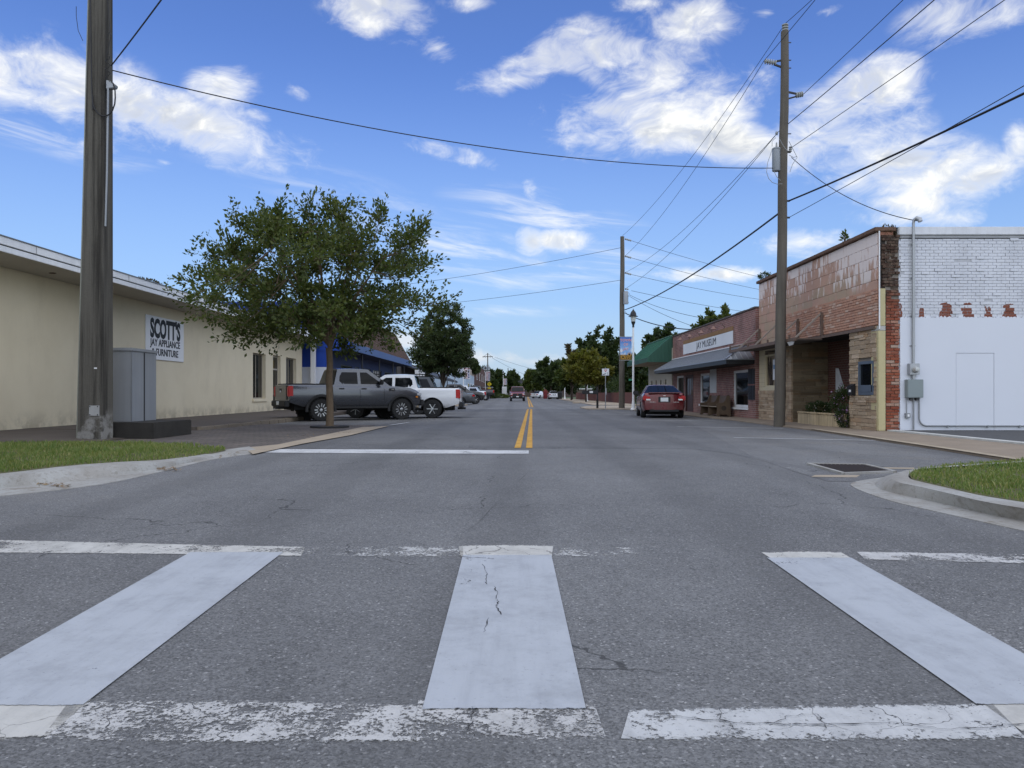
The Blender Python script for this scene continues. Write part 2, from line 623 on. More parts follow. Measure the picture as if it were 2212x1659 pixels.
def mat_brickwall(name, c1, c2, mortar, bw=.2, bh=.067, axis='X', spread=.6, grime=.3):
    """brick courses too small to pick apart: recessed joints as relief"""
    mt, n = new_mat(name)
    p = n.pos()
    x, y, z = n.sep(p)[:3]
    v = n.comb(y if axis == 'X' else x, z, 0)
    b = n.node('ShaderNodeTexBrick')
    n.put(b.inputs['Vector'], v)
    n.put(b.inputs['Color1'], c1); n.put(b.inputs['Color2'], c2); n.put(b.inputs['Mortar'], mortar)
    b.inputs['Scale'].default_value = 1.0
    b.inputs['Brick Width'].default_value = bw + .01
    b.inputs['Row Height'].default_value = bh + .01
    b.inputs['Mortar Size'].default_value = .010
    b.inputs['Mortar Smooth'].default_value = .2
    b.inputs['Bias'].default_value = 0
    a = n.noise(p, 1.6, 5, .65)
    f = n.noise(p, 30, 3, .6)
    c = n.scale(b.outputs[0], n.vm('ADD', n.scale(n.comb(a, a, a), (spread, spread, spread)), (1 - spread / 2,) * 3))
    c = n.scale(c, n.vm('ADD', n.scale(n.comb(f, f, f), (.5, .5, .5)), (.75,) * 3))
    c = n.mix(n.m('MULTIPLY', n.ss(n.noise(p, .9, 5, .7), .42, .72), grime), c, (.06, .042, .036))
    lime = n.m('MULTIPLY', n.ss(n.noise(p, 4.2, 6, .75), .58, .72), .45)
    c = n.mix(lime, c, n.scale(mortar, (1.1, 1.1, 1.1)))
    h = n.m('MULTIPLY_ADD', b.outputs['Fac'], -1.0, n.m('MULTIPLY', f, .4))
    finish(n, c, .88, 0, h, .6, .012, .25)
    return mt


ASPHALT = mat_asphalt()
ASPHALT2 = mat_asphalt('street_asphalt', .86)
PAINT_BLUEWHITE = mat_paint('crosswalk_paint', (.385, .402, .428), .18, .28, 0, .24, .12)
PAINT_OLD = mat_paint('old_white_paint', (.48, .47, .455), .40, .52, .9, .35, .55, .008)
PAINT_FAINT = mat_paint('faint_white_paint', (.48, .475, .46), .50, .62, .9, .3, .5, .008)
PAINT_WHITE = mat_paint('white_line_paint', (.54, .54, .54), .28, .38, .3, .3, .14)
PAINT_YELLOW = mat_paint('yellow_line_paint', (.55, .30, .05), .28, .40, .4, .3, .1)
CONCRETE = plain('concrete', (.40, .39, .36), .9, var=.22, sc_=2.2, bump=.25)
CONC_TAN = plain('tan_concrete', (.33, .27, .20), .9, var=.28, sc_=2.0, bump=.25)
WALKWAY = plain('stained_walkway', (.235, .185, .135), .9, var=.35, sc_=1.3, bump=.25)
DARKWALK = plain('dark_sidewalk', (.085, .068, .054), .9, var=.4, sc_=1.1, bump=.3)
SOIL = plain('soil', (.09, .075, .05), .95, var=.3, sc_=.8, bump=.3)
FARGRASS = plain('far_grass', (.06, .085, .03), .95, var=.3, sc_=.3)
BLACKM = plain('black_metal', (.012, .012, .013), .45, var=.1)
DARKM = plain('dark_metal', (.03, .03, .032), .5, var=.2)
GALV = plain('galvanised_metal', (.34, .35, .36), .42, .75, var=.12, sc_=3)
GREYM = plain('grey_metal', (.25, .26, .27), .45, .4, var=.12)
WHITEP = plain('white_paint', (.68, .68, .68), .55, var=.06, sc_=2)
WIRE = plain('wire_black', (.012, .012, .014), .6, var=.05)
GLASSD, _n = new_mat('dark_glass')
finish(_n, (.006, .007, .008), .04, 0, spec=.16)
GLASSB, _n = new_mat('shop_glass')
finish(_n, _n.mix(_n.ss(_n.noise(_n.pos(), 1.2, 3), .4, .7), (.008, .009, .010), (.03, .03, .03)), .05, 0, spec=.25)
RUBBER = plain('rubber', (.018, .018, .018), .85, var=.2, sc_=20)
BARK = plain('bark', (.115, .082, .052), .92, var=.4, sc_=9, bump=.7, streak=.5)
BARKD = plain('dark_bark', (.055, .042, .032), .92, var=.4, sc_=9, bump=.6)
WOODP = plain('weathered_pole_wood', (.098, .086, .070), .9, var=.25, sc_=2.0, bump=.6, streak=1.0, fine=35)
LEAF = mat_leaf('leaf_green', (.042, .066, .015), (.070, .090, .020), (.125, .135, .036), .34)
LEAFD = mat_leaf('leaf_dark', (.026, .044, .015), (.042, .062, .020), (.072, .088, .032))
LEAFY = mat_leaf('leaf_yellow', (.085, .095, .016), (.14, .13, .022), (.17, .15, .03))
LEAFR = mat_leaf('leaf_bronze', (.050, .046, .020), (.075, .058, .030), (.10, .072, .042))
GRASSM = mat_leaf('grass_blade', (.105, .16, .036), (.15, .195, .048), (.30, .27, .11), .3)


# ------------------------------------------------------------------ ground, road, walks
def structure(name, mb, mat, **kw):
    o = mb.build(name, mat, **kw)
    o['kind'] = 'structure'
    return o


def strip_sheet(xs_of_y, ys, dz):
    mb = MB()
    rows = []
    for y in ys:
        xa, xb = xs_of_y(y)
        rows.append([Vector((xa + (xb - xa) * k / 6, y, g(y) + dz)) for k in range(7)])
    return mb.grid(rows)


ys_near = [-60, -20, -6, 0, 2, 4, 6, 8.4] + [8.4 + .4 * k for k in range(1, 12)]
structure('ground', strip_sheet(lambda y: (-2500, 2500), ys_near + [16, 30, 60, 120, 300, 900, 3000], -.06), FARGRASS)
structure('road', strip_sheet(lambda y: (-60, 60) if y < 13.5 else (-13.5, 9.5), ys_near + [13.4, 13.6, 16, 20, 30, 45, 60, 100, 160, 230], 0.0), ASPHALT)

structure('street_asphalt', MB().add([(-4.3, 14.2, .003), *[G(u, v, .003) for u, v in ((1142, 967.5), (1300, 968), (1500, 970), (1580, 980), (1650, 996), (1720, 1020), (1790, 1040), (1850, 1040), (1905, 1030))], (7.5, 10.4, g(10.4) + .003), (7.6, 13, .003), (7.9, 16.8, .003), (8.2, 21, .003), (8.2, 40, .003), (7.2, 49.3, .003), (-7.9, 49.3, .003), (-7.9, 24.7, .003), (-4.3, 24.7, .003)], [tuple(range(19))]), ASPHALT2)

# left corner: pavers, raised walk, concrete edge
def flat_poly(name, pts, mat, thick=.05):
    """slab with its top at the given points"""
    pts = [Vector(p) for p in pts]
    return structure(name, MB().prism([p - Vector((0, 0, thick)) for p in pts], (0, 0, thick)), mat)


def mat_pavers():
    mt, n = new_mat('brick_pavers')
    p = n.pos()
    b = n.node('ShaderNodeTexBrick')
    n.put(b.inputs['Vector'], p)
    b.inputs['Scale'].default_value = 1
    b.inputs['Brick Width'].default_value = .42; b.inputs['Row Height'].default_value = .21
    b.inputs['Mortar Size'].default_value = .014
    n.put(b.inputs['Color1'], (.125, .105, .092)); n.put(b.inputs['Color2'], (.10, .086, .076)); n.put(b.inputs['Mortar'], (.045, .04, .034))
    a = n.noise(p, .8, 5, .65)
    c = n.scale(b.outputs[0], n.vm('ADD', n.comb(a, a, a), (.5, .5, .5)))
    c = n.mix(n.m('MULTIPLY', n.ss(n.noise(p, .5, 4, .7), .5, .7), .5), c, (.20, .16, .125))
    finish(n, c, .9, 0, n.m('MULTIPLY', b.outputs['Fac'], -1.0), .4, .01, .3)
    return mt


PAVERS = mat_pavers()
structure('paver_walk', MB().grid([[Vector((x, y, g(y) + z)) for x, z in ((-26, .10), (-12, .10), (-8.6, .045), (max(-6.6, xr_ - 1.8), .02), (xr_, .012))] for y, xr_ in ((11.9, -6.4), (12.8, -5.2), (13.6, -4.75), (15, -4.35), (18, -4.35), (21, -4.35), (24.6, -4.35))]), PAVERS)
mbk = MB().prism([(-13.2, 19.6, -.02), (-9.5, 19.0, -.02), (-8.4, 20.4, -.02), (-8.15, 26, -.02), (-8.1, 46.5, -.02), (-11, 74, -.02), (-13.2, 74, -.02)], (0, 0, .15))
structure('raised_sidewalk', mbk, DARKWALK, bevel=.015)
structure('near_sidewalk', MB().grid([[Vector((x, y, z)) for x, z in ((-40, .125), (-12.3, .125), (-9.6, .115), (-8.3, .056))] for y in (13.0, 16, 19.7)]), DARKWALK)

def kerb(name, st, mat):
    """st: stations of (gutter edge, toe, top outer, top inner, height); swept kerb and gutter"""
    rows = []
    for (o_, f_, t_, i_, h) in st:
        O = G(*o_, .006); F = G(*f_, .010 if h > .02 else .008); T = G(*t_, h); I = G(*i_, h)
        mid = F.lerp(T, .35) + Vector((0, 0, .008 if h > .02 else 0)); hi = T.lerp(F, .16) - Vector((0, 0, -.004 if h > .02 else 0)); bk = I - Vector((0, 0, h + .05))
        rows.append([O - Vector((0, 0, .05)), O, F, mid, hi, T, I, bk])
    mb = MB()
    # subdivide along with a smooth curve
    fine = []
    for k in range(len(rows) - 1):
        for j in range(5):
            t = j / 5
            r_ = []
            for c in range(len(rows[0])):
                p0 = rows[max(k - 1, 0)][c]; p1 = rows[k][c]; p2 = rows[k + 1][c]; p3 = rows[min(k + 2, len(rows) - 1)][c]
                r_.append(.5 * (2 * p1 + (p2 - p0) * t + (2 * p0 - 5 * p1 + 4 * p2 - p3) * t * t + (3 * p1 - p0 - 3 * p2 + p3) * t ** 3))
            fine.append(r_)
    fine.append(rows[-1])
    mb.grid(fine)
    return structure(name, mb, mat, smooth=35), fine


def mat_kerb():
    mt, n = new_mat('kerb_concrete')
    p = n.pos()
    a = n.noise(p, 1.5, 5, .65); b = n.noise(p, 14, 5, .7); f = n.noise(p, 70, 3, .6)
    c = n.mix(n.ss(a, .35, .65), (.34, .335, .315), (.27, .255, .23))
    c = n.mix(n.m('MULTIPLY', n.ss(b, .50, .68), .6), c, (.19, .17, .145))
    c = n.mix(n.m('MULTIPLY', n.ss(n.noise(p, 2.3, 4, .7), .60, .70), .55), c, (.15, .115, .075))
    k = n.m('ADD', .82, n.m('MULTIPLY', f, .36))
    c = n.scale(c, n.comb(k, k, k))
    finish(n, c, .9, 0, n.m('ADD', f, b), .35, .008, .3)
    return mt


KERB = mat_kerb()
left_st = [((-600, 1140), (-600, 1125), (-600, 1085), (-600, 1075), .13), ((-300, 1103), (-300, 1088), (-300, 1056), (-300, 1050), .13),
           ((0, 1071), (0, 1054), (0, 1030), (0, 1023), .13), ((150, 1055), (150, 1039), (150, 1013), (150, 1006), .13),
           ((255, 1039), (255, 1026), (255, 1005), (255, 998), .12), ((350, 1018), (350, 1011), (350, 999), (350, 993), .08),
           ((446, 995), (446, 991.5), (444, 986), (442, 981), .045), ((500, 986), (498, 982), (494, 975), (490, 971), .035), ((560, 978), (556, 974), (546, 968), (538, 964), .030)]
_, kl = kerb('left_kerb', left_st, KERB)
right_st = [((2700, 985), (2700, 981), (2700, 974), (2700, 970), .13), ((2300, 1002), (2310, 998), (2320, 992), (2330, 988), .13),
            ((1990, 1019), (2000, 1016), (2012, 1011), (2030, 1007), .13), ((1905, 1031), (1928, 1027), (1950, 1018), (1981, 1014), .13),
            ((1842, 1042), (1893, 1038), (1928, 1028), (1963, 1024), .13), ((1852, 1056), (1897, 1054), (1940, 1041), (1967, 1034), .13),
            ((1927, 1082), (1945, 1068), (1982, 1050), (1995, 1042), .13), ((2030, 1106), (2038, 1088), (2052, 1066), (2056, 1056), .13),
            ((2107, 1123), (2110, 1105), (2115, 1081), (2118, 1070), .13), ((2212, 1146), (2212, 1125), (2212, 1098), (2212, 1085), .13),
            ((2500, 1205), (2500, 1175), (2500, 1143), (2500, 1129), .13), ((3000, 1300), (3000, 1258), (3000, 1222), (3000, 1206), .13)]
_, kr = kerb('right_kerb', right_st, KERB)
# concrete edging along the left of the lane
oe = [(546, 981), (655, 958), (756.5, 940), (842, 919.6)]
ie = [(527, 967), (600, 960), (672, 945), (782, 922.5)]
structure('concrete_edging', MB().grid([[G(*a, .022) for a in oe], [G(*a, .026) for a in ie]]), CONC_TAN)

# right walk and forecourt
kx = [(9.2, 7.3), (11, 7.45), (13, 7.6), (16.8, 7.9), (21.1, 8.2), (28, 8.25), (34, 8.0), (43, 7.6), (46.5, 7.3), (49.5, 7.0)]
rows = [[Vector((x, y, g(y) - .03)), Vector((x, y, g(y) + .035)), Vector((x + .16, y, g(y) + .06)), Vector((9.46 if y < 19 else 9.6, y, g(y) + .08))] for y, x in kx]
structure('right_sidewalk', MB().grid(rows), WALKWAY)
structure('walk_edge_line', MB().grid([[Vector((x - .02, y, g(y) + .052)), Vector((x + .10, y, g(y) + .060))] for y, x in kx[1:5]]), plain('worn_edge_paint', (.34, .28, .2), .85, var=.5, sc_=5))
structure('forecourt', MB().box(9.44, 18, 9.5, 19.28, -.05, .10), plain('dark_slab', (.06, .06, .062), .9, var=.3, sc_=1, bump=.2))
structure('forecourt_edge', MB().box(9.38, 9.60, 10.0, 19.24, -.05, .115), plain('painted_edge', (.46, .46, .43), .8, var=.4, sc_=4, bump=.2), bevel=.01)

# ---- grass
def inside(p, poly):
    c = False
    j = len(poly) - 1
    for i in range(len(poly)):
        if (poly[i].y > p[1]) != (poly[j].y > p[1]) and p[0] < (poly[j].x - poly[i].x) * (p[1] - poly[i].y) / (poly[j].y - poly[i].y) + poly[i].x:
            c = not c
        j = i
    return c


def grass(name, poly, count, label, hmin, hmax, seed, rise=lambda x: .115):
    rs = np.random.default_rng(seed)
    xs = [p.x for p in poly]; ysq = [p.y for p in poly]
    vs, fs = [], []
    base = MB().add([p + Vector((0, 0, -.012)) for p in poly], [tuple(range(len(poly)))])
    n_ = 0
    while n_ < count:
        q = (rs.uniform(max(min(xs), -9.5), min(max(xs), 11)), rs.uniform(min(ysq), max(ysq)))
        if not inside(q, poly): continue
        n_ += 1
        z = g(q[1]) + rise(q[0]) + .003
        if math.sin(q[0] * 2.3 + seed) * math.sin(q[1] * 3.1) + .6 * math.sin(q[0] * 7.1 + q[1] * 5) < -.75 + .9 * rs.random() - .9: continue
        hh = rs.uniform(hmin, hmax) * (.6 + .5 * rs.random() + .55 * max(0, math.sin(q[0] * 1.9 + 1) * math.sin(q[1] * 2.7 + seed) + .4 * math.sin(q[0] * 6.3)))
        a = rs.uniform(0, 6.283); wd = rs.uniform(.004, .009)
        lx, ly = rs.normal(0, .35) * hh, rs.normal(0, .35) * hh
        cx_, sx_ = math.cos(a) * wd, math.sin(a) * wd
        i = len(vs)
        vs += [(q[0] - cx_, q[1] - sx_, z), (q[0] + cx_, q[1] + sx_, z), (q[0] + lx * .4 + cx_ * .7, q[1] + ly * .4 + sx_ * .7, z + hh * .6), (q[0] + lx * .4 - cx_ * .7, q[1] + ly * .4 - sx_ * .7, z + hh * .6), (q[0] + lx, q[1] + ly, z + hh * .95)]
        fs += [(i, i + 1, i + 2, i + 3), (i + 3, i + 2, i + 4)]
    me = bpy.data.meshes.new(name)
    me.from_pydata(vs, [], fs)
    me.materials.append(GRASSM)
    o = bpy.data.objects.new(name, me)
    COL.objects.link(o)
    tag(o, label, 'grass', kind='stuff')
    structure('turf_bed', base, plain(name + '_bed', (.105, .10, .045), .95, var=.5, sc_=2.2, bump=.3))
    return o


rise_l = lambda x: .115 if x < -5.7 else max(.04, .115 - (x + 5.7) * .075)
def GL(u, v):
    dz = .115
    for _ in range(5): dz = rise_l(G(u, v, dz).x)
    return G(u, v, dz)
gl = [GL(u, v + 1) for u, v in ((-600, 1074), (-300, 1049), (0, 1022), (94, 1010), (186, 1003), (255, 998), (350, 993), (400, 988), (440, 981), (475, 974), (488, 970), (470, 965), (350, 958), (248, 955), (100, 955), (0, 957), (-300, 963), (-600, 985))]
grass('lawn_grass', gl, 26000, 'short green grass behind the left kerb', .02, .07, 1, rise_l)
gr = [G(u, v, .115) for u, v in ((3000, 1204), (2490, 1128), (2212, 1084.5), (2118, 1069), (2056, 1055), (1996, 1041), (1970, 1033), (1965, 1025), (1985, 1014), (2040, 1006), (2330, 987), (2700, 972), (3000, 968))]
grass('lawn_grass', gr, 34000, 'green grass inside the curved right kerb', .02, .06, 2)

# ---- painted markings
def edge_attr(o_, nr, nc):
    at_ = o_.data.attributes.new('edge', 'FLOAT', 'POINT')
    at_.data.foreach_set('value', [0.0 if j in (0, nc - 1) else 1.0 for i in range(nr) for j in range(nc)])


def paint(name, px_pts, mat, dz=.0035):
    pts = [G(u, v, dz) for u, v in px_pts]
    n_ = len(pts) // 2
    top, bot = pts[:n_], pts[n_:][::-1]
    st_ = []
    for j in range(len(top) - 1):
        L = max((top[j + 1] - top[j]).length, (bot[j + 1] - bot[j]).length)
        m_ = max(2, min(40, int(L / .12)))
        for k in range(m_):
            st_.append((top[j].lerp(top[j + 1], k / m_), bot[j].lerp(bot[j + 1], k / m_)))
    st_.append((top[-1], bot[-1]))
    wide = max((a - b).length for a, b in st_)
    m_ = max(4, min(30, int(wide / .06)))
    rows_ = [[a.lerp(b, k / m_) for k in range(m_ + 1)] for a, b in st_]
    for r_ in rows_:
        for p in r_:
            p.z = g(p.y) + dz
    o_ = structure(name, MB().grid(rows_), mat)
    edge_attr(o_, len(rows_), m_ + 1)
    return o_


paint('crosswalk_line', [(-700, 1140), (0, 1166), (420, 1176), (660, 1181), (650, 1201), (420, 1197), (0, 1194), (-700, 1174)], mat_paint('edge_line_paint', (.50, .485, .45), .34, .48, .8, .35, .5, .008))
paint('crosswalk_line', [(655, 1181), (850, 1180), (1000, 1179), (1000, 1203), (850, 1202), (650, 1201)], PAINT_FAINT)
paint('crosswalk_line', [(990, 1178), (1100, 1176), (1195, 1178), (1192, 1203), (1100, 1204), (996, 1203)], mat_paint('cream_line_paint', (.49, .475, .44), .14, .26, .5, .3, .5, .008))
paint('crosswalk_line', [(1195, 1179), (1290, 1181), (1390, 1183), (1390, 1203), (1290, 1202), (1192, 1202)], PAINT_FAINT)
paint('crosswalk_line', [(1643, 1192), (1740, 1190), (1815, 1192), (1845, 1209), (1740, 1210), (1672, 1210)], bpy.data.materials['cream_line_paint'])
paint('crosswalk_line', [(1850, 1191), (2212, 1197), (3000, 1210), (3000, 1236), (2212, 1217), (1870, 1209)], PAINT_OLD)
paint('crosswalk_line', [(-420, 1500), (0, 1500), (200, 1508), (100, 1592), (0, 1602), (-420, 1602)], bpy.data.materials['cream_line_paint'])
paint('crosswalk_line', [(150, 1514), (480, 1510), (900, 1520), (900, 1604), (480, 1606), (85, 1600)], PAINT_OLD)
paint('crosswalk_line', [(905, 1508), (1100, 1508), (1280, 1508), (1310, 1596), (1100, 1604), (885, 1604)], PAINT_OLD)
paint('crosswalk_line', [(1360, 1532), (1750, 1522), (2140, 1516), (2222, 1600), (1750, 1602), (1340, 1600)], mat_paint('flaking_line_paint', (.48, .48, .475), .33, .46, .9, .35, .55, .008))
paint('crosswalk_bar', [(412, 1192), (612, 1192), (176, 1524), (-180, 1524)], PAINT_BLUEWHITE, .0065)
paint('crosswalk_bar', [(1000, 1198), (1191, 1198), (1266, 1532), (912, 1532)], PAINT_BLUEWHITE, .0065)
paint('crosswalk_bar', [(1656, 1204), (1838, 1204), (2410, 1522), (2112, 1522)], PAINT_BLUEWHITE, .0065)
paint('crosswalk_bar', [(2100, 1504), (2400, 1504), (2520, 1582), (2212, 1582)], bpy.data.materials['cream_line_paint'], .0035)
paint('stop_line', [(593, 970), (860, 971), (1142, 973), (1142, 980), (860, 979.5), (567, 977.5)], PAINT_WHITE, .006)


def yline(x_off, y0, y1, sl, x0, name='centre_line', wd=.125):
    ys_ = [y0 + (y1 - y0) * k / 12 for k in range(13)]
    o_ = structure(name, MB().grid([[Vector((x0 + x_off + wd * k / 4 + sl * (y - 14.6), y, g(y) + .009)) for k in range(5)] for y in ys_]), PAINT_YELLOW)
    edge_attr(o_, len(ys_), 5)


yline(0, 14.3, 50, .0262, .05); yline(.215, 14.3, 50, .0262, .05)
yline(0, 57, 225, .0190, .45); yline(.215, 57, 225, .0190, .45)


def bar_line(name, a, b, wd, mat, dz=.009):
    a, b = Vector(a), Vector(b)
    s_ = (b - a).cross(Vector((0, 0, 1))).normalized() * wd / 2
    rows_ = [[(a.lerp(b, k / 20) + s_ * (1 - j / 2)).to_tuple() for j in range(5)] for k in range(21)]
    o_ = structure(name, MB().grid([[Vector((p[0], p[1], g(p[1]) + dz)) for p in r_] for r_ in rows_]), mat)
    edge_attr(o_, 21, 5)


bar_line('parking_line', G(1585, 946), G(1892, 952.2), .11, PAINT_WHITE)
bar_line('parking_line', G(1463, 922), G(1692, 926.2), .11, PAINT_WHITE)
bar_line('parking_line', G(1397, 908.4), G(1566, 909.6), .11, PAINT_WHITE)
bar_line('parking_line', G(842, 919.8), G(882, 914), .11, PAINT_WHITE, .02)
bar_line('parking_line', (5.25, 36.2, 0), (5.6, 36.2, 0), .25, PAINT_WHITE)
bar_line('crossing_line', (-5.8, 51.6, 0), (5.2, 52.4, 0), .32, PAINT_OLD)
bar_line('crossing_line', (-5.8, 54.8, 0), (5.4, 55.6, 0), .32, PAINT_OLD)
bar_line('parking_line', (-3.2, 41, 0), (-6.2, 39, 0), .11, PAINT_OLD)

CRK, _n = new_mat('crack_dark')
finish(_n, (.014, .013, .013), .95)


def crack(pts, wd, dz=.009):
    p3 = [G(u, v, dz) for u, v in pts]
    fine = []
    for a, b in zip(p3, p3[1:]):
        for k in range(5):
            q = a.lerp(b, k / 5)
            fine.append(q + Vector((random.uniform(-1, 1) * .008, random.uniform(-1, 1) * .008, 0)))
    rows_ = []
    for i, q in enumerate(fine):
        t = (fine[min(i + 1, len(fine) - 1)] - fine[max(i - 1, 0)])
        s_ = Vector((t.y, -t.x, 0)).normalized() * wd * (.12 + .55 * random.random() ** 2)
        rows_.append([q + s_, q - s_])
    structure('pavement_crack', MB().grid(rows_), CRK)


z6 = lambda x, y: ((1600 + x / 1.703) * .5486, (2050 + y / 1.703) * .5486)
z8 = lambda x, y: ((2400 + x / 1.355) * .5486, (2050 + y / 1.355) * .5486)
crack([z6(*p) for p in ((512, 290), (548, 350), (528, 400), (550, 432))], .006)
crack([z6(*p) for p in ((588, 440), (612, 480), (600, 522), (614, 548), (604, 575), (635, 640))], .006)
crack([z6(*p) for p in ((556, 650), (542, 705), (518, 755))], .005)
crack([z6(*p) for p in ((455, 1240), (440, 1290), (438, 1340), (420, 1400), (450, 1450))], .004)
crack([z8(*p) for p in ((270, 1022), (400, 1050), (590, 1064), (720, 1081), (880, 1080), (1100, 1086), (1350, 1080), (1480, 1077), (1600, 1080), (1760, 1110), (2030, 1105), (2095, 1083), (2300, 1090))], .007)
crack([z8(*p) for p in ((590, 1000), (600, 1060), (660, 1090), (690, 1150))], .006)
crack([z8(*p) for p in ((880, 1080), (960, 1040), (1100, 1030), (1130, 1060), (1160, 1120))], .004)
crack([(910, 1181), (935, 1186), (975, 1196), (1010, 1203), (1060, 1206)], .006)
# long hairline down the right lane edge
crack([(1160, 1000), (1100, 1060), (1030, 1130), (960, 1180)], .003, .006)

# ---- storm drain
A_, B_, C_, D_ = (G(u, v, .012) for u, v in ((1746, 1002), (1868.5, 1004), (1932.6, 1019), (1822.5, 1023)))
drain = empty('storm_drain', (A_ + C_) / 2, 'rectangular iron storm drain grate in a pale frame near the right kerb', 'drain')
MB().add([p - Vector((0, 0, .006)) for p in (A_, B_, C_, D_)], [(0, 1, 2, 3)]).build('pit', plain('drain_pit', (.006, .007, .010), .9), drain)
mbf = MB()
for a, b in ((A_, B_), (B_, C_), (C_, D_), (D_, A_)):
    mbf.bar(a, b, .055, .03)
mbf.build('frame', KERB, drain)
for k in range(1, 14):
    t = k / 14
    MB().bar(A_.lerp(B_, t) + Vector((0, 0, .001)), D_.lerp(C_, t) + Vector((0, 0, .001)), .026, .014).build('grate_bar', plain('rusty_iron', (.045, .034, .03), .8, .3) if k == 1 else bpy.data.materials['rusty_iron'], drain)
structure('drain_patch', MB().add([G(u, v, .005) for u, v in ((1752, 1030), (1760, 1026), (1858, 1026), (1850, 1031))], [(0, 1, 2, 3)]), CONC_TAN)
structure('drain_patch', MB().add([G(u, v, .005) for u, v in ((1902, 1012), (1890, 1009.5), (1975, 1010), (1975, 1013))], [(0, 1, 2, 3)]), CONC_TAN)

# ---- leaf litter in the left gutter
rs_ = np.random.default_rng(5)
mbl = MB()
for (u0, u1, v0, v1, cnt) in ((300, 395, 1006, 1014, 130), (80, 150, 1044, 1049, 60), (430, 520, 985, 979, 50), (620, 760, 944, 932, 40)):
    for _ in range(cnt):
        t = rs_.random()
        p = G(u0 + (u1 - u0) * t, v0 + (v1 - v0) * t + rs_.normal(0, 2.2), .022 if v0 > 1000 else .03)
        a = rs_.uniform(0, 3.14); l_ = rs_.uniform(.012, .04)
        e1 = Vector((math.cos(a), math.sin(a), rs_.normal(0, .2))) * l_; e2 = Vector((-math.sin(a), math.cos(a), rs_.normal(0, .3))) * l_ * .35
        mbl.quad(p - e1, p + e2, p + e1, p - e2)
tag(mbl.build('leaf_litter', mat_leaf('dead_leaf', (.16, .10, .05), (.20, .13, .07), (.26, .19, .10), .1), fix=False), 'brown dead leaves caught along the left gutter', 'leaves', kind='stuff')

# kerb stones along the step of the left walk
xk_ = [(20.4, -8.42), (22, -8.33), (24, -8.22), (26, -8.14), (28, -8.12), (30, -8.12)]
KST = plain('kerb_stone', (.20, .165, .125), .9, var=.35, sc_=4, bump=.3)
y = 20.5
while y < 30:
    L = random.uniform(.7, .95)
    xa = float(np.interp(y, [a for a, b in xk_], [b for a, b in xk_])); xb = float(np.interp(y + L, [a for a, b in xk_], [b for a, b in xk_]))
    structure('kerb_stone', MB().prism([(xa, y + .01, -.02), (xb, y + L - .01, -.02), (xb + .16, y + L - .01, -.02), (xa + .16, y + .01, -.02)], (random.uniform(-.01, .01), 0, .155 + random.uniform(-.012, .01))), KST, bevel=.018)
    y += L


# ------------------------------------------------------------------ buildings
def wall_y(mb, xa, xb, y0, y1, z0, z1, ops=()):
    """wall slab along y between xa and xb with rectangular openings (ya, yb, za, zb)"""
    cuts = sorted({y0, y1, *[o[0] for o in ops], *[o[1] for o in ops]})
    for a, b in zip(cuts, cuts[1:]):
        inn = [o for o in ops if o[0] <= a + 1e-6 and o[1] >= b - 1e-6]
        if not inn:
            mb.box(xa, xb, a, b, z0, z1)
        else:
            o = inn[0]
            if o[2] > z0 + 1e-4: mb.box(xa, xb, a, b, z0, o[2])
            if o[3] < z1 - 1e-4: mb.box(xa, xb, a, b, o[3], z1)
    return mb


def window_x(parent, x, y0, y1, z0, z1, fr=.07, frame_mat=None, glass=None, face=-1, mull=(), name='window', depth=.05):
    """window in a wall whose outside looks along face*x; x is the plane of the frame's face"""
    frame_mat = frame_mat or WHITEP; glass = glass or GLASSB
    xa, xb = sorted((x, x - face * depth))
    mb = MB()
    mb.box(xa, xb, y0, y1, z0, z0 + fr); mb.box(xa, xb, y0, y1, z1 - fr, z1)
    mb.box(xa, xb, y0, y0 + fr, z0 + fr, z1 - fr); mb.box(xa, xb, y1 - fr, y1, z0 + fr, z1 - fr)
    for m_ in mull: mb.box(xa + .005, xb - .005, m_ - fr * .35, m_ + fr * .35, z0 + fr, z1 - fr)
    wd = mb.build(name, frame_mat, parent)
    xg = x - face * depth * .6
    MB().box(min(xg, xg - face * .01), max(xg, xg - face * .01), y0 + fr, y1 - fr, z0 + fr, z1 - fr).build('pane', glass, wd)
    return wd


def mat_stucco():
    mt, n = new_mat('cream_stucco')
    p = n.pos()
    a = n.noise(p, .7, 5, .6); f = n.noise(p, 55, 4, .65)
    streak_ = n.noise(n.scale(p, (1.2, 1.3, .5)), 1.0, 6, .7)
    c = n.mix(n.ss(a, .3, .7), (.70, .62, .455), (.655, .575, .415))
    c = n.mix(n.m('MULTIPLY', n.ss(streak_, .46, .74), .26), c, (.50, .43, .31))
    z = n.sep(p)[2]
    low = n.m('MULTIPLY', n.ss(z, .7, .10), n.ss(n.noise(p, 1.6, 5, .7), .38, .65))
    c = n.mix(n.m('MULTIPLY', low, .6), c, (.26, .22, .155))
    k = n.m('ADD', .9, n.m('MULTIPLY', f, .2))
    c = n.scale(c, n.comb(k, k, k))
    finish(n, c, .92, 0, f, .3, .01, .25)
    return mt


STUCCO = mat_stucco()
FASCIA = plain('white_fascia', (.80, .81, .82), .6, var=.10, sc_=1.5, streak=.25)
SOFFIT = plain('soffit_board', (.48, .45, .38), .85, var=.12, sc_=1.2)
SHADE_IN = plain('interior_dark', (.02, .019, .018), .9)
BRASS = plain('dull_brass', (.3, .22, .1), .4, .8)

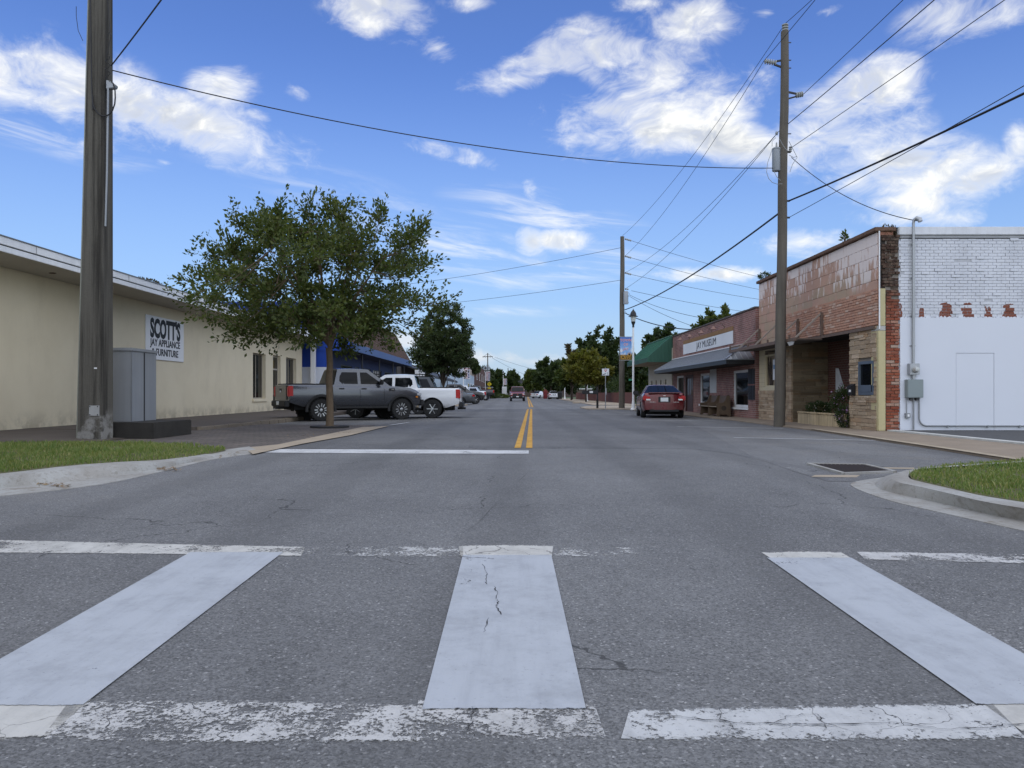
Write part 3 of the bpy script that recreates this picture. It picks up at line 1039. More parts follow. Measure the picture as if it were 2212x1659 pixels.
# ---- furniture store on the left
fs_ = empty('furniture_store', (-12.4, 25, 0), 'long cream stucco store with white eave on the left of the street', 'building')
ops = [(36.8, 38.7, .76, 2.98), (39.9, 41.2, .13, 3.02), (42.2, 44.2, .76, 3.01)]
mb = MB(); wall_y(mb, -12.65, -12.4, -4, 45.4, .0, 4.12, ops)
mb.box(-30, -12.65, 45.15, 45.4, 0, 4.12)
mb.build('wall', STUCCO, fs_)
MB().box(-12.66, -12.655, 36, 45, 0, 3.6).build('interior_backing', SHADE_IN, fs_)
mb = MB(); mb.add([(-12.38, -4, 4.10), (-11.34, -4, 4.18), (-11.34, 45.9, 4.18), (-12.38, 45.9, 4.10), (-12.38, -4, 4.15), (-11.34, -4, 4.22), (-11.34, 45.9, 4.22), (-12.38, 45.9, 4.15)],
                  [(0, 3, 2, 1), (4, 5, 6, 7), (0, 1, 5, 4), (1, 2, 6, 5), (2, 3, 7, 6), (3, 0, 4, 7)])
mb.build('soffit', SOFFIT, fs_)
f1 = MB().box(-11.33, -11.29, -4, 45.95, 4.17, 4.30).build('fascia', FASCIA, fs_, bevel=.006)
MB().box(-11.36, -11.315, -4, 45.93, 4.30, 4.325).build('shadow_gap', DARKM, fs_)
f2 = MB().box(-11.33, -11.27, -4, 45.95, 4.325, 4.50).build('fascia', FASCIA, fs_, bevel=.006)
for y in (6, 12, 18.2, 22.6, 27.3, 33.5, 39.8):
    MB().box(-11.266, -11.262, y, y + .012, 4.33, 4.495).build('joint', plain('joint_dark', (.2, .2, .2), .8) if y == 6 else bpy.data.materials['joint_dark'], f2)
MB().box(-11.40, -11.25, -4, 45.96, 4.502, 4.525).build('drip_edge', GREYM, fs_)
MB().add([(-30, -4, 4.6), (-11.3, -4, 4.5), (-11.3, 45.95, 4.5), (-30, 45.95, 4.6)], [(0, 1, 2, 3)]).build('roof', plain('roof_membrane', (.2, .2, .2), .9), fs_)
MB().lathe([(.0, 4.152), (.09, 4.150), (.10, 4.140), (.07, 4.125), (.0, 4.12)], (-11.9, 19.9, 0), 14).build('soffit_light', plain('rusty_can', (.06, .03, .02), .8), fs_)
window_x(fs_, -12.56, 36.8, 38.7, .76, 2.98, .06, plain('tan_frame', (.36, .32, .25), .7), GLASSB, face=1, mull=(37.7,))
MB().box(-12.42, -12.34, 36.7, 38.8, .62, .76).build('sill', STUCCO, fs_, bevel=.01)
window_x(fs_, -12.56, 42.2, 44.2, .76, 3.01, .06, bpy.data.materials['tan_frame'], GLASSB, face=1, mull=(43.2,))
MB().box(-12.42, -12.34, 42.1, 44.3, .62, .76).build('sill', STUCCO, fs_, bevel=.01)
dr = window_x(fs_, -12.54, 39.9, 41.2, .13, 3.02, .09, bpy.data.materials['tan_frame'], GLASSB, face=1, name='door')
MB().box(-12.53, -12.50, 39.99, 41.11, 2.25, 2.33).build('transom', bpy.data.materials['tan_frame'], dr)
MB().box(-12.5, -12.46, 40.1, 40.13, 1.0, 1.3).build('handle', BRASS, dr)
# weeds growing along the roof edge come with the trees

sg = empty('store_sign', (-12.36, 27.45, 2.2), "white store sign reading SCOTT'S JAY APPLIANCE & FURNITURE on the cream wall", 'sign')
MB().box(-12.395, -12.36, 25.95, 28.95, 2.2, 3.7).build('board', plain('sign_white', (.76, .76, .76), .5, var=.04), sg, bevel=.004)
INK, _n = new_mat('black_ink'); finish(_n, (.012, .012, .012), .6)
X_ = -12.358
lettering("SCOTT'S", .88, frame4((0, 1, 0), (0, 0, 1), (X_, 27.45, 3.25)), INK, sg, .70, .040)
lettering("JAY APPLIANCE", .34, frame4((0, 1, 0), (0, 0, 1), (X_, 27.45, 2.78)), INK, sg, 1.0, .007)
lettering("& FURNITURE", .34, frame4((0, 1, 0), (0, 0, 1), (X_, 27.42, 2.45)), INK, sg, 1.0, .007)

# ---- blue store beyond it
BLUE = plain('blue_paint', (.010, .052, .32), .6, var=.10, sc_=1.5, bump=.1)
BLUE2 = plain('blue_grey_fascia', (.045, .085, .22), .5, var=.15, sc_=1.2)
BLOCKW = plain('white_block', (.62, .64, .68), .7, var=.08, sc_=1.2)


def mat_shingle():
    mt, n = new_mat('brown_shingles')
    p = n.pos(); x, y, z = n.sep(p)[:3]
    b = n.node('ShaderNodeTexBrick')
    n.put(b.inputs['Vector'], n.comb(y, z, 0))
    b.inputs['Scale'].default_value = 1; b.inputs['Brick Width'].default_value = .32; b.inputs['Row Height'].default_value = .15
    b.inputs['Mortar Size'].default_value = .012
    n.put(b.inputs['Color1'], (.105, .062, .042)); n.put(b.inputs['Color2'], (.075, .045, .032)); n.put(b.inputs['Mortar'], (.03, .02, .016))
    a = n.noise(p, 1.2, 4, .6)
    c = n.scale(b.outputs[0], n.vm('ADD', n.comb(a, a, a), (.5, .5, .5)))
    finish(n, c, .9, 0, n.m('MULTIPLY', b.outputs['Fac'], -1.0), .5, .02, .2)
    return mt


SHINGLE = mat_shingle()
bl = empty('blue_store', (-12, 46, 0), 'blue painted store with brown shingle mansard roof behind the grey pickup', 'building')
MB().box(-24, -11.0, 46, 46.3, 2.6, 6.5).build('side_wall', BLUE, bl)
MB().box(-24, -11.0, 45.985, 46.3, 0, 2.6).build('wall_base', BLOCKW, bl)
mb = MB(); wall_y(mb, -11.4, -11.02, 46.31, 73, 0, 3.9, [(49.5, 53, .5, 2.9), (54, 55.3, .1, 2.9), (56.3, 60, .5, 2.9), (61, 65, .5, 2.9), (66.5, 70, .5, 2.9)])
mb.build('front_wall', plain('dark_blue_front', (.02, .035, .11), .7), bl)
for a, b in ((49.5, 53), (56.3, 60), (61, 65), (66.5, 70)):
    window_x(bl, -11.06, a, b, .5, 2.9, .07, DARKM, GLASSB, face=1, mull=((a + b) / 2,))
window_x(bl, -11.06, 54, 55.3, .1, 2.9, .08, DARKM, GLASSB, face=1, name='door')
prof = [(-9.5, 3.58), (-9.5, 4.06), (-9.62, 4.10), (-11.1, 6.7), (-11.8, 6.7), (-11.8, 3.58)]
# mansard: shell with its near end painted blue
mb = MB()
P0 = [Vector((x, 46.0, z)) for x, z in prof]; P1 = [Vector((x, 73, z)) for x, z in prof]
MB().add([P0[1], P0[0], P1[0], P1[1]], [(0, 1, 2, 3)]).build('canopy_fascia', BLUE2, bl)
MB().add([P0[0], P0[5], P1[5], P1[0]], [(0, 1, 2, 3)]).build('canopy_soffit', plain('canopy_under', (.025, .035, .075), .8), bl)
MB().add([P0[2], P0[3], P1[3], P1[2]], [(0, 1, 2, 3)]).build('roof', SHINGLE, bl)
MB().add([P0[3], P0[4], P1[4], P1[3], P0[1], P0[2], P1[2], P1[1]], [(0, 1, 2, 3), (4, 5, 6, 7)]).build('roof_trim', DARKM, bl)
MB().prism([p + Vector((0, -.03, 0)) for p in P0], (0, .03, 0)).build('gable_end', BLUE, bl)
MB().prism([p + Vector((0, .0, 0)) for p in P1], (0, .03, 0)).build('gable_end', SHINGLE, bl)
MB().box(-11.93, -11.66, 45.5, 45.76, .12, 4.0).build('column', WHITEP, bl, bevel=.02)
for y in (50, 56.5, 63, 69.5):
    MB().tube([(-9.75, y, .1), (-9.75, y, 3.6)], .045, 8).build('canopy_post', DARKM, bl)
tag(origin_to(MB().box(-10.92, -10.70, 45.93, 45.96, 2.45, 2.98).build('yellow_notice', plain('yellow_board', (.62, .40, .03), .6)), (-10.81, 45.95, 2.45)), 'small yellow notice board at the blue store beside the tree trunk', 'sign')

# ---- corner building on the right: stone and glazed tile front, white painted brick side
def mat_tile():
    mt, n = new_mat('peeling_glazed_tile')
    p = n.pos(); x, y, z = n.sep(p)[:3]
    r = rnd_piece(n)
    st_ = n.noise(n.comb(n.m('MULTIPLY', y, 7.0), n.m('MULTIPLY', z, 1.1), n.m('MULTIPLY', r, 40.0)), 1.0, 5, .65)
    big = n.noise(p, .55, 3, .6)
    c = n.mix(n.ss(n.noise(p, 2.2, 4, .6), .3, .7), (.47, .29, .215), (.42, .265, .20))
    c = n.mix(n.m('MULTIPLY', n.ss(n.noise(p, 9, 5, .7), .5, .7), .35), c, (.36, .21, .15))
    greeny = n.m('MULTIPLY', n.ss(z, 4.45, 4.05), n.ss(n.m('ADD', big, n.m('MULTIPLY', n.m('SUBTRACT', r, .5), .25)), .40, .58))
    c = n.mix(n.m('MULTIPLY', greeny, .55), c, (.34, .285, .19))
    th = n.m('ADD', n.m('ADD', n.m('MULTIPLY', n.m('SUBTRACT', r, .5), .14), n.m('MULTIPLY', n.m('SUBTRACT', big, .5), .6)), n.m('MULTIPLY', n.m('SUBTRACT', z, 4.45), .16))
    near = n.m('MULTIPLY', n.ss(y, 21.6, 20.2), .14)
    white = n.ss(n.m('ADD', n.m('ADD', st_, th), near), .51, .60)
    white = n.m('MULTIPLY', white, n.ss(z, 3.65, 4.05))
    c = n.mix(n.m('MULTIPLY', white, .85), c, (.74, .66, .62))
    finish(n, c, .8, 0, n.noise(p, 30, 3), .2, .008, .25)
    return mt


def mat_sandstone(name='sandstone', tint=(1, 1, 1)):
    mt, n = new_mat(name)
    p = n.pos()
    r = rnd_piece(n)
    c = ramp(n, r, [(0, (.25, .18, .12)), (.25, (.35, .26, .175)), (.5, (.42, .325, .225)), (.75, (.32, .245, .17)), (.92, (.38, .245, .145)), (1, (.48, .39, .29))])
    lay = n.noise(n.scale(p, (1.2, 1.2, 16)), 1.0, 5, .7)
    f = n.noise(p, 22, 4, .65)
    k = n.m('ADD', .42, n.m('ADD', n.m('MULTIPLY', lay, .75), n.m('MULTIPLY', f, .4)))
    c = n.scale(c, n.comb(k, k, k))
    c = n.mix(n.m('MULTIPLY', n.ss(n.noise(p, 1.7, 5, .7), .55, .7), .5), c, (.075, .055, .04))
    c = n.scale(c, tint)
    finish(n, c, .92, 0, n.m('ADD', lay, f), .7, .02, .2)
    return mt


def mat_redbrick(name, stops, soot_z=None):
    mt, n = new_mat(name)
    p = n.pos(); z = n.sep(p)[2]
    r = rnd_piece(n)
    c = ramp(n, r, stops)
    f = n.noise(p, 26, 4, .7)
    k = n.m('ADD', .55, n.m('MULTIPLY', f, .9))
    c = n.scale(c, n.comb(k, k, k))
    c = n.mix(n.m('MULTIPLY', n.ss(n.noise(p, 5, 5, .75), .58, .68), .5), c, (.34, .30, .26))
    if soot_z:
        s_ = n.m('MULTIPLY', n.ss(n.m('ADD', z, n.m('MULTIPLY', n.noise(p, 4, 3), .9)), soot_z, soot_z + .7), .9)
        c = n.mix(s_, c, n.mix(n.ss(n.noise(p, 9, 4, .7), .4, .7), (.022, .018, .015), (.12, .09, .065)))
    finish(n, c, .92, 0, f, .6, .012, .2)
    return mt


WX = [9.75, 10.29, 10.90, 11.43, 11.95, 12.50, 13.2, 14.0]


def mat_whitebrick():
    mt, n = new_mat('white_painted_brick')
    p = n.pos(); x, y, z = n.sep(p)[:3]
    r = rnd_piece(n)
    red = n.mix(n.noise(p, 12, 3), (.24, .075, .042), (.14, .05, .034))
    wht = n.mix(n.ss(n.noise(p, 1.2, 5, .65), .35, .7), (.60, .61, .64), (.52, .53, .56))
    wht = n.mix(n.m('MULTIPLY', n.ss(n.noise(n.scale(p, (9, 9, 1.2)), 1.0, 4, .7), .56, .75), .30), wht, (.36, .34, .33))
    chip = n.noise(p, 9, 6, .75)
    m_ = n.m('MULTIPLY', n.ss(chip, .655, .69), n.ss(n.noise(p, .8, 2), .35, .6))
    # missing paint under the old roof line, where the stucco coat stops
    band = n.m('MULTIPLY', n.ss(z, 3.42, 3.22), n.ss(z, 2.90, 2.94))
    tot = None
    for i, xc in enumerate(WX):
        wd = (.05, .06, .16, .14, .10, .15, .1, .1)[i]
        e = n.ss(n.m('ABSOLUTE', n.m('SUBTRACT', x, xc)), wd * 1.6, wd * .4)
        tot = e if tot is None else n.m('MAXIMUM', tot, e)
    low = n.m('MULTIPLY', n.m('SUBTRACT', 3.10, z), 1.4)
    bare = n.m('MULTIPLY', n.ss(n.m('ADD', n.m('MULTIPLY', n.m('MULTIPLY', tot, band), 1.0), n.m('ADD', n.m('MULTIPLY', n.m('SUBTRACT', n.noise(p, 9, 4, .7), .5), 1.2), n.m('ADD', low, n.m('MULTIPLY', n.m('SUBTRACT', r, .5), .7)))), .62, .74), n.ss(n.m('MULTIPLY', tot, band), .08, .2))
    m_ = n.m('MAXIMUM', m_, bare)
    c = n.mix(m_, wht, red)
    finish(n, c, .75, 0, n.m('ADD', n.noise(p, 40, 4, .7), n.m('MULTIPLY', m_, -1.0)), .4, .008, .3)
    return mt


TILE = mat_tile(); STONE = mat_sandstone(); STONE_SHADED = mat_sandstone('recess_shaded_stone', (.52, .53, .50))  # darkened sandstone copy puts the recess's shade into the stone colour
REDB = mat_redbrick('exposed_brick', [(0, (.20, .055, .032)), (.3, (.26, .082, .045)), (.55, (.15, .045, .03)), (.8, (.30, .115, .07)), (1, (.36, .26, .2))], 3.55)
ROUGHB = mat_redbrick('rough_orange_brick', [(0, (.42, .225, .155)), (.4, (.46, .26, .18)), (.7, (.38, .205, .145)), (1, (.52, .37, .29))])
WBRICK = mat_whitebrick()
MORTAR = plain('mortar', (.22, .19, .16), .95, var=.25, sc_=3, bump=.3)
MORTARW = plain('painted_mortar', (.43, .435, .45), .9, var=.25, sc_=3, bump=.3)
PANELW = plain('white_stucco_panel', (.60, .62, .665), .7, var=.035, sc_=.9, bump=.08)
YELC = plain('yellow_column_paint', (.45, .39, .215), .75, var=.14, sc_=3, bump=.15, streak=.25)
REDMORT = plain('tile_mortar', (.28, .13, .085), .9, var=.2)

cb = empty('corner_building', (9.2, 19.3, 0), 'run-down corner building with stone and tile front and white brick side wall', 'building')
# side wall facing the crossing
sw = MB().box(9.72, 18, 19.335, 19.6, .1, 5.0).build('side_wall', MORTARW, cb)
items = []
row = 0
z = 2.945
while z < 4.92:
    x = 9.66 + (.105 if row % 2 else 0) + random.uniform(-.01, .01)
    while x < 17.75:
        L = .2 + random.uniform(-.006, .006)
        jut = random.uniform(-.004, .004) + (-.018 if random.random() < .03 else 0)
        x0 = max(x, 9.725)
        if x + L - x0 > .05 and random.random() > .006:
            items.append((((x0 + x + L) / 2, 19.335 + jut, z + .0335), (x + L - x0, .03, .066 + random.uniform(-.002, .002)), (0, random.uniform(-.008, .008), 0)))
        x += .211
    z += .0765; row += 1
pieces(sw, 'brick', WBRICK, items, 300, 'brick_courses')
MB().box(9.74, 18, 19.315, 19.36, 4.905, 4.935).build('gap_shadow_strip', DARKM, cb)  # dark strip painted in for the shadow line below the coping
MB().box(9.70, 18, 19.26, 19.62, 5.0, 5.2).build('coping', plain('white_coping', (.60, .61, .63), .8, var=.18, sc_=3, bump=.2, streak=.4), cb, bevel=.012)
MB().box(9.73, 18, 19.325, 19.40, 4.936, 5.0).build('coping_course', MORTARW, cb)
pn = MB(); pn.box(9.745, 11.145, 19.30, 19.334, .1, 2.925); pn.box(12.105, 18, 19.30, 19.334, .1, 2.925); pn.box(11.145, 12.105, 19.30, 19.334, 2.036, 2.925)
pn.build('stucco_coat', PANELW, cb)
MB().box(11.153, 12.097, 19.306, 19.334, .1, 2.028).build('blocked_doorway', PANELW, cb)
# broken lower edge of the brick: ragged stucco lip
rg = MB()
x = 9.75
while x < 13.4:
    wdt = random.uniform(.05, .16); rg.prism([(x, 19.302, 2.92), (x + wdt, 19.302, 2.92), (x + wdt * random.uniform(.5, .9), 19.302, 2.925 + random.uniform(.005, .05)), (x + wdt * .2, 19.302, 2.925 + random.uniform(.005, .03))], (0, .02, 0)); x += wdt
o = rg.build('ragged_lip', PANELW, cb); o['kind'] = 'stuff'
# brick pier at the corner
pr = MB().box(9.39, 9.725, 19.345, 19.7, .08, 4.95).build('pier_core', MORTAR, cb)
items = []
z = .09; row = 0
while z < 4.98:
    xa = 9.40 if z < 3.6 else 9.285 + .03 * random.random()
    x = xa
    first = True
    while x < 9.70:
        L = (.105 if (first and row % 2) else .2) + random.uniform(-.012, .012)
        L = min(L, 9.735 - x + random.uniform(-.02, .015))
        if L < .04: break
        up = z > 3.3
        if not (up and random.random() < .07):
            items.append(((x + L / 2, 19.34 + random.uniform(-.012, .012) * (3 if up else 1), z + .033), (L, .06, .064), (random.uniform(-.02, .02), random.uniform(-.05, .05) if up else 0, random.uniform(-.06, .06))))
        x += L + .012; first = False
    z += .077; row += 1
pieces(pr, 'brick', REDB, items, 300, 'brick_courses')
MB().box(9.265, 9.39, 19.36, 19.7, 3.67, 4.98).build('pier_core', plain('sooty_mortar', (.04, .033, .028), .95, var=.4, sc_=6), cb)
yc = MB().box(9.2, 9.385, 19.31, 19.7, .08, 2.60).build('column', YELC, cb, bevel=.008)
MB().box(9.2, 9.384, 19.312, 19.7, 2.604, 2.72).build('column_band', CONCRETE, cb, bevel=.005)
MB().box(9.24, 9.383, 19.311, 19.7, 2.724, 3.66).build('column', YELC, cb, bevel=.008)
MB().tube([(9.225, 19.30, 2.64), (9.22, 19.30, 5.1)], .018, 8).build('drain_pipe', WHITEP, cb)
# upper front
uw = MB().box(9.235, 9.6, 19.37, 28.7, 2.74, 5.1).build('upper_wall', REDMORT, cb)
items = []
z = 4.80; row = 0
for row in range(8):
    zc = 4.94 - .30 * row
    y = 19.40 - (.3 if row % 2 else 0)
    while y < 28.68:
        a, b = max(y, 19.39), min(y + .594, 28.69)
        if (zc > 3.70 or a > 26.25) and b - a > .08:
            items.append(((9.228, (a + b) / 2, zc), (.03 + random.uniform(-.003, .003), b - a, .292), (0, 0, 0)))
        y += .60
pieces(uw, 'tile', TILE, items)
items = []
z = 2.76; row = 0
while z < 3.62:
    y = 19.40 - random.random() * .15
    while y < 26.2:
        L = random.choice((.2, .2, .24, .3, .16))
        a, b = max(y, 19.39), min(y + L, 26.22)
        if b - a > .05: items.append(((9.226, (a + b) / 2, z + .032), (.04 + random.uniform(-.014, .014), b - a, .060), (0, 0, 0)))
        y += L + .01
    z += .071; row += 1
pieces(uw, 'brick', ROUGHB, items, 300, 'brick_courses')
y = 19.32; k = 0
while y < 28.7:
    L = min(.62, 28.74 - y)
    MB().box(9.12, 9.66, y, y + L - .008, 5.104, 5.20 + random.uniform(0, .008)).build('coping_tile', plain('terracotta_coping', (.13, .075, .05), .85, var=.35, sc_=4, bump=.2) if k == 0 else bpy.data.materials['terracotta_coping'], cb, bevel=.012)
    y += L; k += 1
MB().box(9.6, 24, 19.6, 28.7, 4.7, 4.9).build('roof', bpy.data.materials['roof_membrane'], cb)
MB().box(9.9, 24, 28.4, 28.7, 0, 4.95).build('party_wall', MORTAR, cb)

# stone facing, laid in uneven courses
def stone_courses(rects, holes, hrange=(.055, .13), lrange=(.16, .62)):
    """rects: (a0, a1, z0, z1) in the facing plane; returns (a, z, la, lz) stones"""
    out_ = []
    for (a0, a1, z0, z1) in rects:
        z = z0
        while z < z1 - .02:
            h = min(random.uniform(*hrange), z1 - z)
            if z1 - z - h < .04: h = z1 - z
            a = a0
            while a < a1 - .02:
                L = min(random.uniform(*lrange), a1 - a)
                if a1 - a - L < .08: L = a1 - a
                segs = [(a, a + L)]
                for (h0, h1, g0, g1) in holes:
                    if z + h > g0 + .01 and z < g1 - .01:
                        new = []
                        for (s0, s1) in segs:
                            if s1 <= h0 or s0 >= h1: new.append((s0, s1))
                            else:
                                if s0 < h0: new.append((s0, h0))
                                if s1 > h1: new.append((h1, s1))
                        segs = new
                for (s0, s1) in segs:
                    if s1 - s0 > .03: out_.append(((s0 + s1) / 2, z + h / 2, s1 - s0 - .006, h - .006))
                a += L
            z += h
    return out_


win = (19.55, 20.42, .98, 1.86)
sp = MB(); wall_y(sp, 9.24, 9.6, 19.71, 20.93, .06, 2.735, [(19.71, 20.42, .98, 1.86)]); sp.box(9.395, 9.6, 19.36, 19.7, .06, .07)
sp1 = sp.build('stone_pier', MORTAR, cb)
items = [((9.222 + random.uniform(-.016, .016), a, z), (.07, la, lz), (0, 0, random.uniform(-.03, .03))) for a, z, la, lz in stone_courses([(19.40, 20.95, .07, 2.73)], [win])]
pieces(sp1, 'stone', STONE, items)
wf = window_x(cb, 9.19, 19.55, 20.42, .98, 1.86, .075, plain('blue_grey_frame', (.10, .125, .16), .45, .2), GLASSD, name='window', depth=.07)
MB().box(9.2, 9.235, 19.62, 20.35, 1.06, 1.24).build('lower_panel', bpy.data.materials['blue_grey_frame'], wf)
mbx = empty('wall_mailbox', (9.12, 20.7, .96), 'black metal mailbox fixed to the stone pier beside the window', 'mailbox')
MB().prism([(9.185, 20.56, .96), (9.10, 20.56, .98), (9.07, 20.56, 1.22), (9.185, 20.56, 1.28)], (0, .28, 0)).build('box', BLACKM, mbx, bevel=.008)
MB().box(9.075, 9.08, 20.60, 20.72, 1.06, 1.12).build('paper', WHITEP, mbx)

# left pier with display window
lp = MB(); wall_y(lp, 9.24, 9.6, 25.33, 28.68, .06, 2.735, [(26.45, 28.05, 1.22, 2.55)])
lp1 = lp.build('stone_pier', MORTAR, cb)
items = [((9.222 + random.uniform(-.014, .014), a, z), (.065, la, lz), (0, 0, random.uniform(-.02, .02))) for a, z, la, lz in stone_courses([(25.31, 26.33, .07, 2.73), (26.33, 28.66, .07, 1.13)], [])]
pieces(lp1, 'stone', STONE, items)
CREAMT = plain('cream_tile', (.52, .45, .30), .55, var=.12, sc_=2)
items = []
for row, zc in enumerate((1.18, 1.345, 1.51, 1.675, 1.84, 2.005, 2.17, 2.335, 2.5, 2.655)):
    for a, b in ((26.34, 26.45), (28.05, 28.36), (28.365, 28.66)) if 0 < row < 9 else ((26.34, 26.9), (26.905, 27.5), (27.505, 28.1), (28.105, 28.66)):
        items.append(((9.228, (a + b) / 2, zc), (.03, b - a - .006, .158), (0, 0, 0)))
pieces(lp1, 'tile', CREAMT, items)
dw_ = MB(); dw_.box(9.24, 9.30, 26.45, 28.05, 1.26, 1.31); dw_.box(9.24, 9.3, 26.45, 28.05, 2.36, 2.42); dw_.box(9.24, 9.3, 27.98, 28.05, 1.31, 2.36); dw_.box(9.24, 9.3, 26.45, 26.52, 1.31, 2.36)
dwo = dw_.build('display_window', CREAMT, cb)
MB().box(9.34, 9.345, 26.45, 28.05, 1.2, 2.5).build('backboard', plain('tan_board', (.30, .24, .17), .8, var=.15), dwo)
vine = MB()
for k in range(9):
    y0, z0 = 27.6 + random.uniform(-.12, .12), 1.32
    pts = [(9.31, y0, z0)]
    for j in range(5):
        y0 += random.uniform(-.10, .14); z0 += .2
        pts.append((9.31 + random.uniform(-.015, .015), y0, z0))
    vine.tube(pts, [.03, .026, .022, .016, .01, .004], 5)
tag(origin_to(vine.build('dried_branches', BARKD), (9.31, 27.6, 1.3)), 'dried dark branches standing in the cream framed display window', 'branches')
ps = empty('window_poster', (9.25, 27.0, 1.55), 'white paper poster with blue print in the display window beside the wooden pole', 'poster')
MB().box(9.245, 9.25, 26.85, 27.25, 1.5, 2.22).build('sheet', WHITEP, ps)
MB().box(9.24, 9.2449, 26.9, 27.2, 1.88, 2.03).build('print', plain('blue_print', (.12, .22, .36), .6), ps)
tag(origin_to(MB().lathe([(.0, .0), (.16, 0), (.18, .03), (.15, .05), (0, .05)], (0, 0, 0), 20, 'X').build('round_plaque', plain('verdigris', (.16, .20, .175), .6, .3), None), (0, 0, 0)), 'round grey-green metal plaque on the stone front behind the wooden pole', 'plaque')
o = bpy.data.objects['round_plaque']; o.location = (9.14, 25.95, 1.02); o.scale = (1, 1, 1.5)

# recessed entry
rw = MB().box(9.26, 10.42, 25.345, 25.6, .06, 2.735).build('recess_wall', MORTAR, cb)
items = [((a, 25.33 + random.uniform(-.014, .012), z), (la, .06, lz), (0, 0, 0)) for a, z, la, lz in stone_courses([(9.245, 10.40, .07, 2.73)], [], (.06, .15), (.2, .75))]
pieces(rw, 'stone', STONE_SHADED, items)
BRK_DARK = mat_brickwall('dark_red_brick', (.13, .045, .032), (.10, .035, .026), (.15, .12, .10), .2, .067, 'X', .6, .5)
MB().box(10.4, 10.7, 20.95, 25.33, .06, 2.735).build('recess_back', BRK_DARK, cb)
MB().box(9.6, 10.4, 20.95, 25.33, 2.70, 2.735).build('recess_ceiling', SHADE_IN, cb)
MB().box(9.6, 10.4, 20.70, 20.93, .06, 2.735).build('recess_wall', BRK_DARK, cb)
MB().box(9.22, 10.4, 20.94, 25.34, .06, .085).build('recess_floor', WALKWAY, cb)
tag(origin_to(MB().prism([(10.39, 24.66, 1.06), (10.39, 24.66, 1.83), (10.39, 24.45, 1.82), (10.39, 24.10, 1.30), (10.39, 24.05, 1.22), (10.39, 24.25, 1.08)], (-.012, 0, 0)).build('torn_poster', plain('torn_paper', (.50, .50, .50), .7, var=.3, sc_=6)), (10.39, 24.4, 1.06)), 'torn white poster on the brick at the back of the entry', 'poster')

# planter with flowers
pl = empty('planter', (9.3, 22.9, .08), 'low stained cream block planter full of flowers in front of the entry', 'planter')
mb = MB(); mb.box(9.16, 9.28, 21.2, 24.65, .06, .40); mb.box(9.80, 9.92, 21.2, 24.65, .06, .40); mb.box(9.28, 9.8, 21.2, 21.32, .06, .40); mb.box(9.28, 9.8, 24.53, 24.65, .06, .40)
mb.build('box', plain('stained_cream', (.42, .33, .20), .85, var=.3, sc_=2.5, bump=.2, streak=1.6), pl, bevel=.01)
y = 21.2
while y < 24.6:
    MB().box(9.13, 9.30, y, y + .235, .402, .45).build('cap_block', bpy.data.materials['stained_cream'], pl, bevel=.012)
    y += .246
MB().box(9.28, 9.80, 21.32, 24.53, .1, .37).build('soil', SOIL, pl)

# steel canopy frame left hanging on the front
RUST = plain('rusty_steel', (.15, .105, .082), .8, .2, var=.4, sc_=6, bump=.2)
cf = empty('canopy_frame', (8.8, 26, 2.6), 'rusty steel canopy frame with slanting stays on the corner building front', 'canopy')
MB().box(8.40, 9.18, 22.75, 28.9, 2.60, 2.625).build('deck', plain('old_deck', (.11, .095, .085), .9, .2, var=.4, sc_=3), cf)
mb = MB(); mb.box(8.34, 8.40, 22.7, 29.6, 2.58, 2.68); mb.build('front_rail', RUST, cf)
MB().box(9.14, 9.19, 19.45, 28.9, 2.655, 2.735).build('wall_rail', RUST, cf)
for y in (22.75, 24.65, 26.6, 28.5):
    MB().box(9.12, 9.19, y - .03, y + .03, 2.74, 3.42).build('post', RUST, cf)
    MB().bar((9.13, y, 3.38), (8.37, y, 2.66), .045, .045).build('stay', plain('grey_stay', (.30, .255, .215), .8, .2) if y == 22.75 else bpy.data.materials['grey_stay'], cf)
    MB().bar((8.37, y, 2.645), (9.16, y, 2.645), .05, .04).build('cross_rail', RUST, cf)
for y in (23.4, 25.4, 27.5):
    MB().box(8.42, 8.47, y - .025, y + .025, 2.63, 2.80).build('bolt_plate', RUST, cf)
MB().prism([(8.35, 23.35, 2.58), (8.35, 23.05, 2.60), (8.36, 22.8, 2.55), (8.40, 23.0, 2.48), (8.40, 23.3, 2.46)], (.02, 0, .004)).build('torn_strip', WHITEP, cf)
MB().bar((8.37, 29.5, 2.60), (8.37, 29.5, 2.86), .05).build('end_plate', RUST, cf)
MB().bar((8.37, 29.5, 2.78), (9.15, 28.6, 2.95), .05).build('end_rail', RUST, cf)

# electric service on the white wall
es = empty('electric_service', (10.05, 19.25, .1), 'electric meter, grey panel box and tall conduit mast on the white wall', 'meter')
mast = MB().tube([(10.05, 19.25, 1.77), (10.05, 19.25, 5.28), (10.06, 19.24, 5.36), (10.10, 19.20, 5.40), (10.15, 19.15, 5.36), (10.16, 19.13, 5.30)], [.035, .035, .036, .05, .06, .055], 10).build('mast', GALV, es, smooth=True)
for z in (2.2, 2.95, 3.9, 4.75):
    MB().box(9.98, 10.12, 19.285, 19.30, z, z + .03).build('clamp', GALV, mast)
mt_ = MB().box(9.92, 10.17, 19.17, 19.30, 1.49, 1.77).build('meter_box', GALV, es, bevel=.008)
MB().lathe([(.085, 0), (.085, -.03), (.07, -.06), (.055, -.11), (0, -.115)], (10.06, 19.17, 1.62), 20, 'Y').build('meter_glass', plain('meter_dome', (.42, .43, .42), .15, .2), mt_, smooth=True)
MB().tube([(10.05, 19.25, 1.37), (10.05, 19.25, 1.49)], .04, 10).build('nipple', GALV, es)
pb = MB().box(9.85, 10.25, 19.15, 19.30, .915, 1.37).build('panel_box', plain('panel_grey', (.21, .245, .245), .5, .2, var=.06), es, bevel=.008)
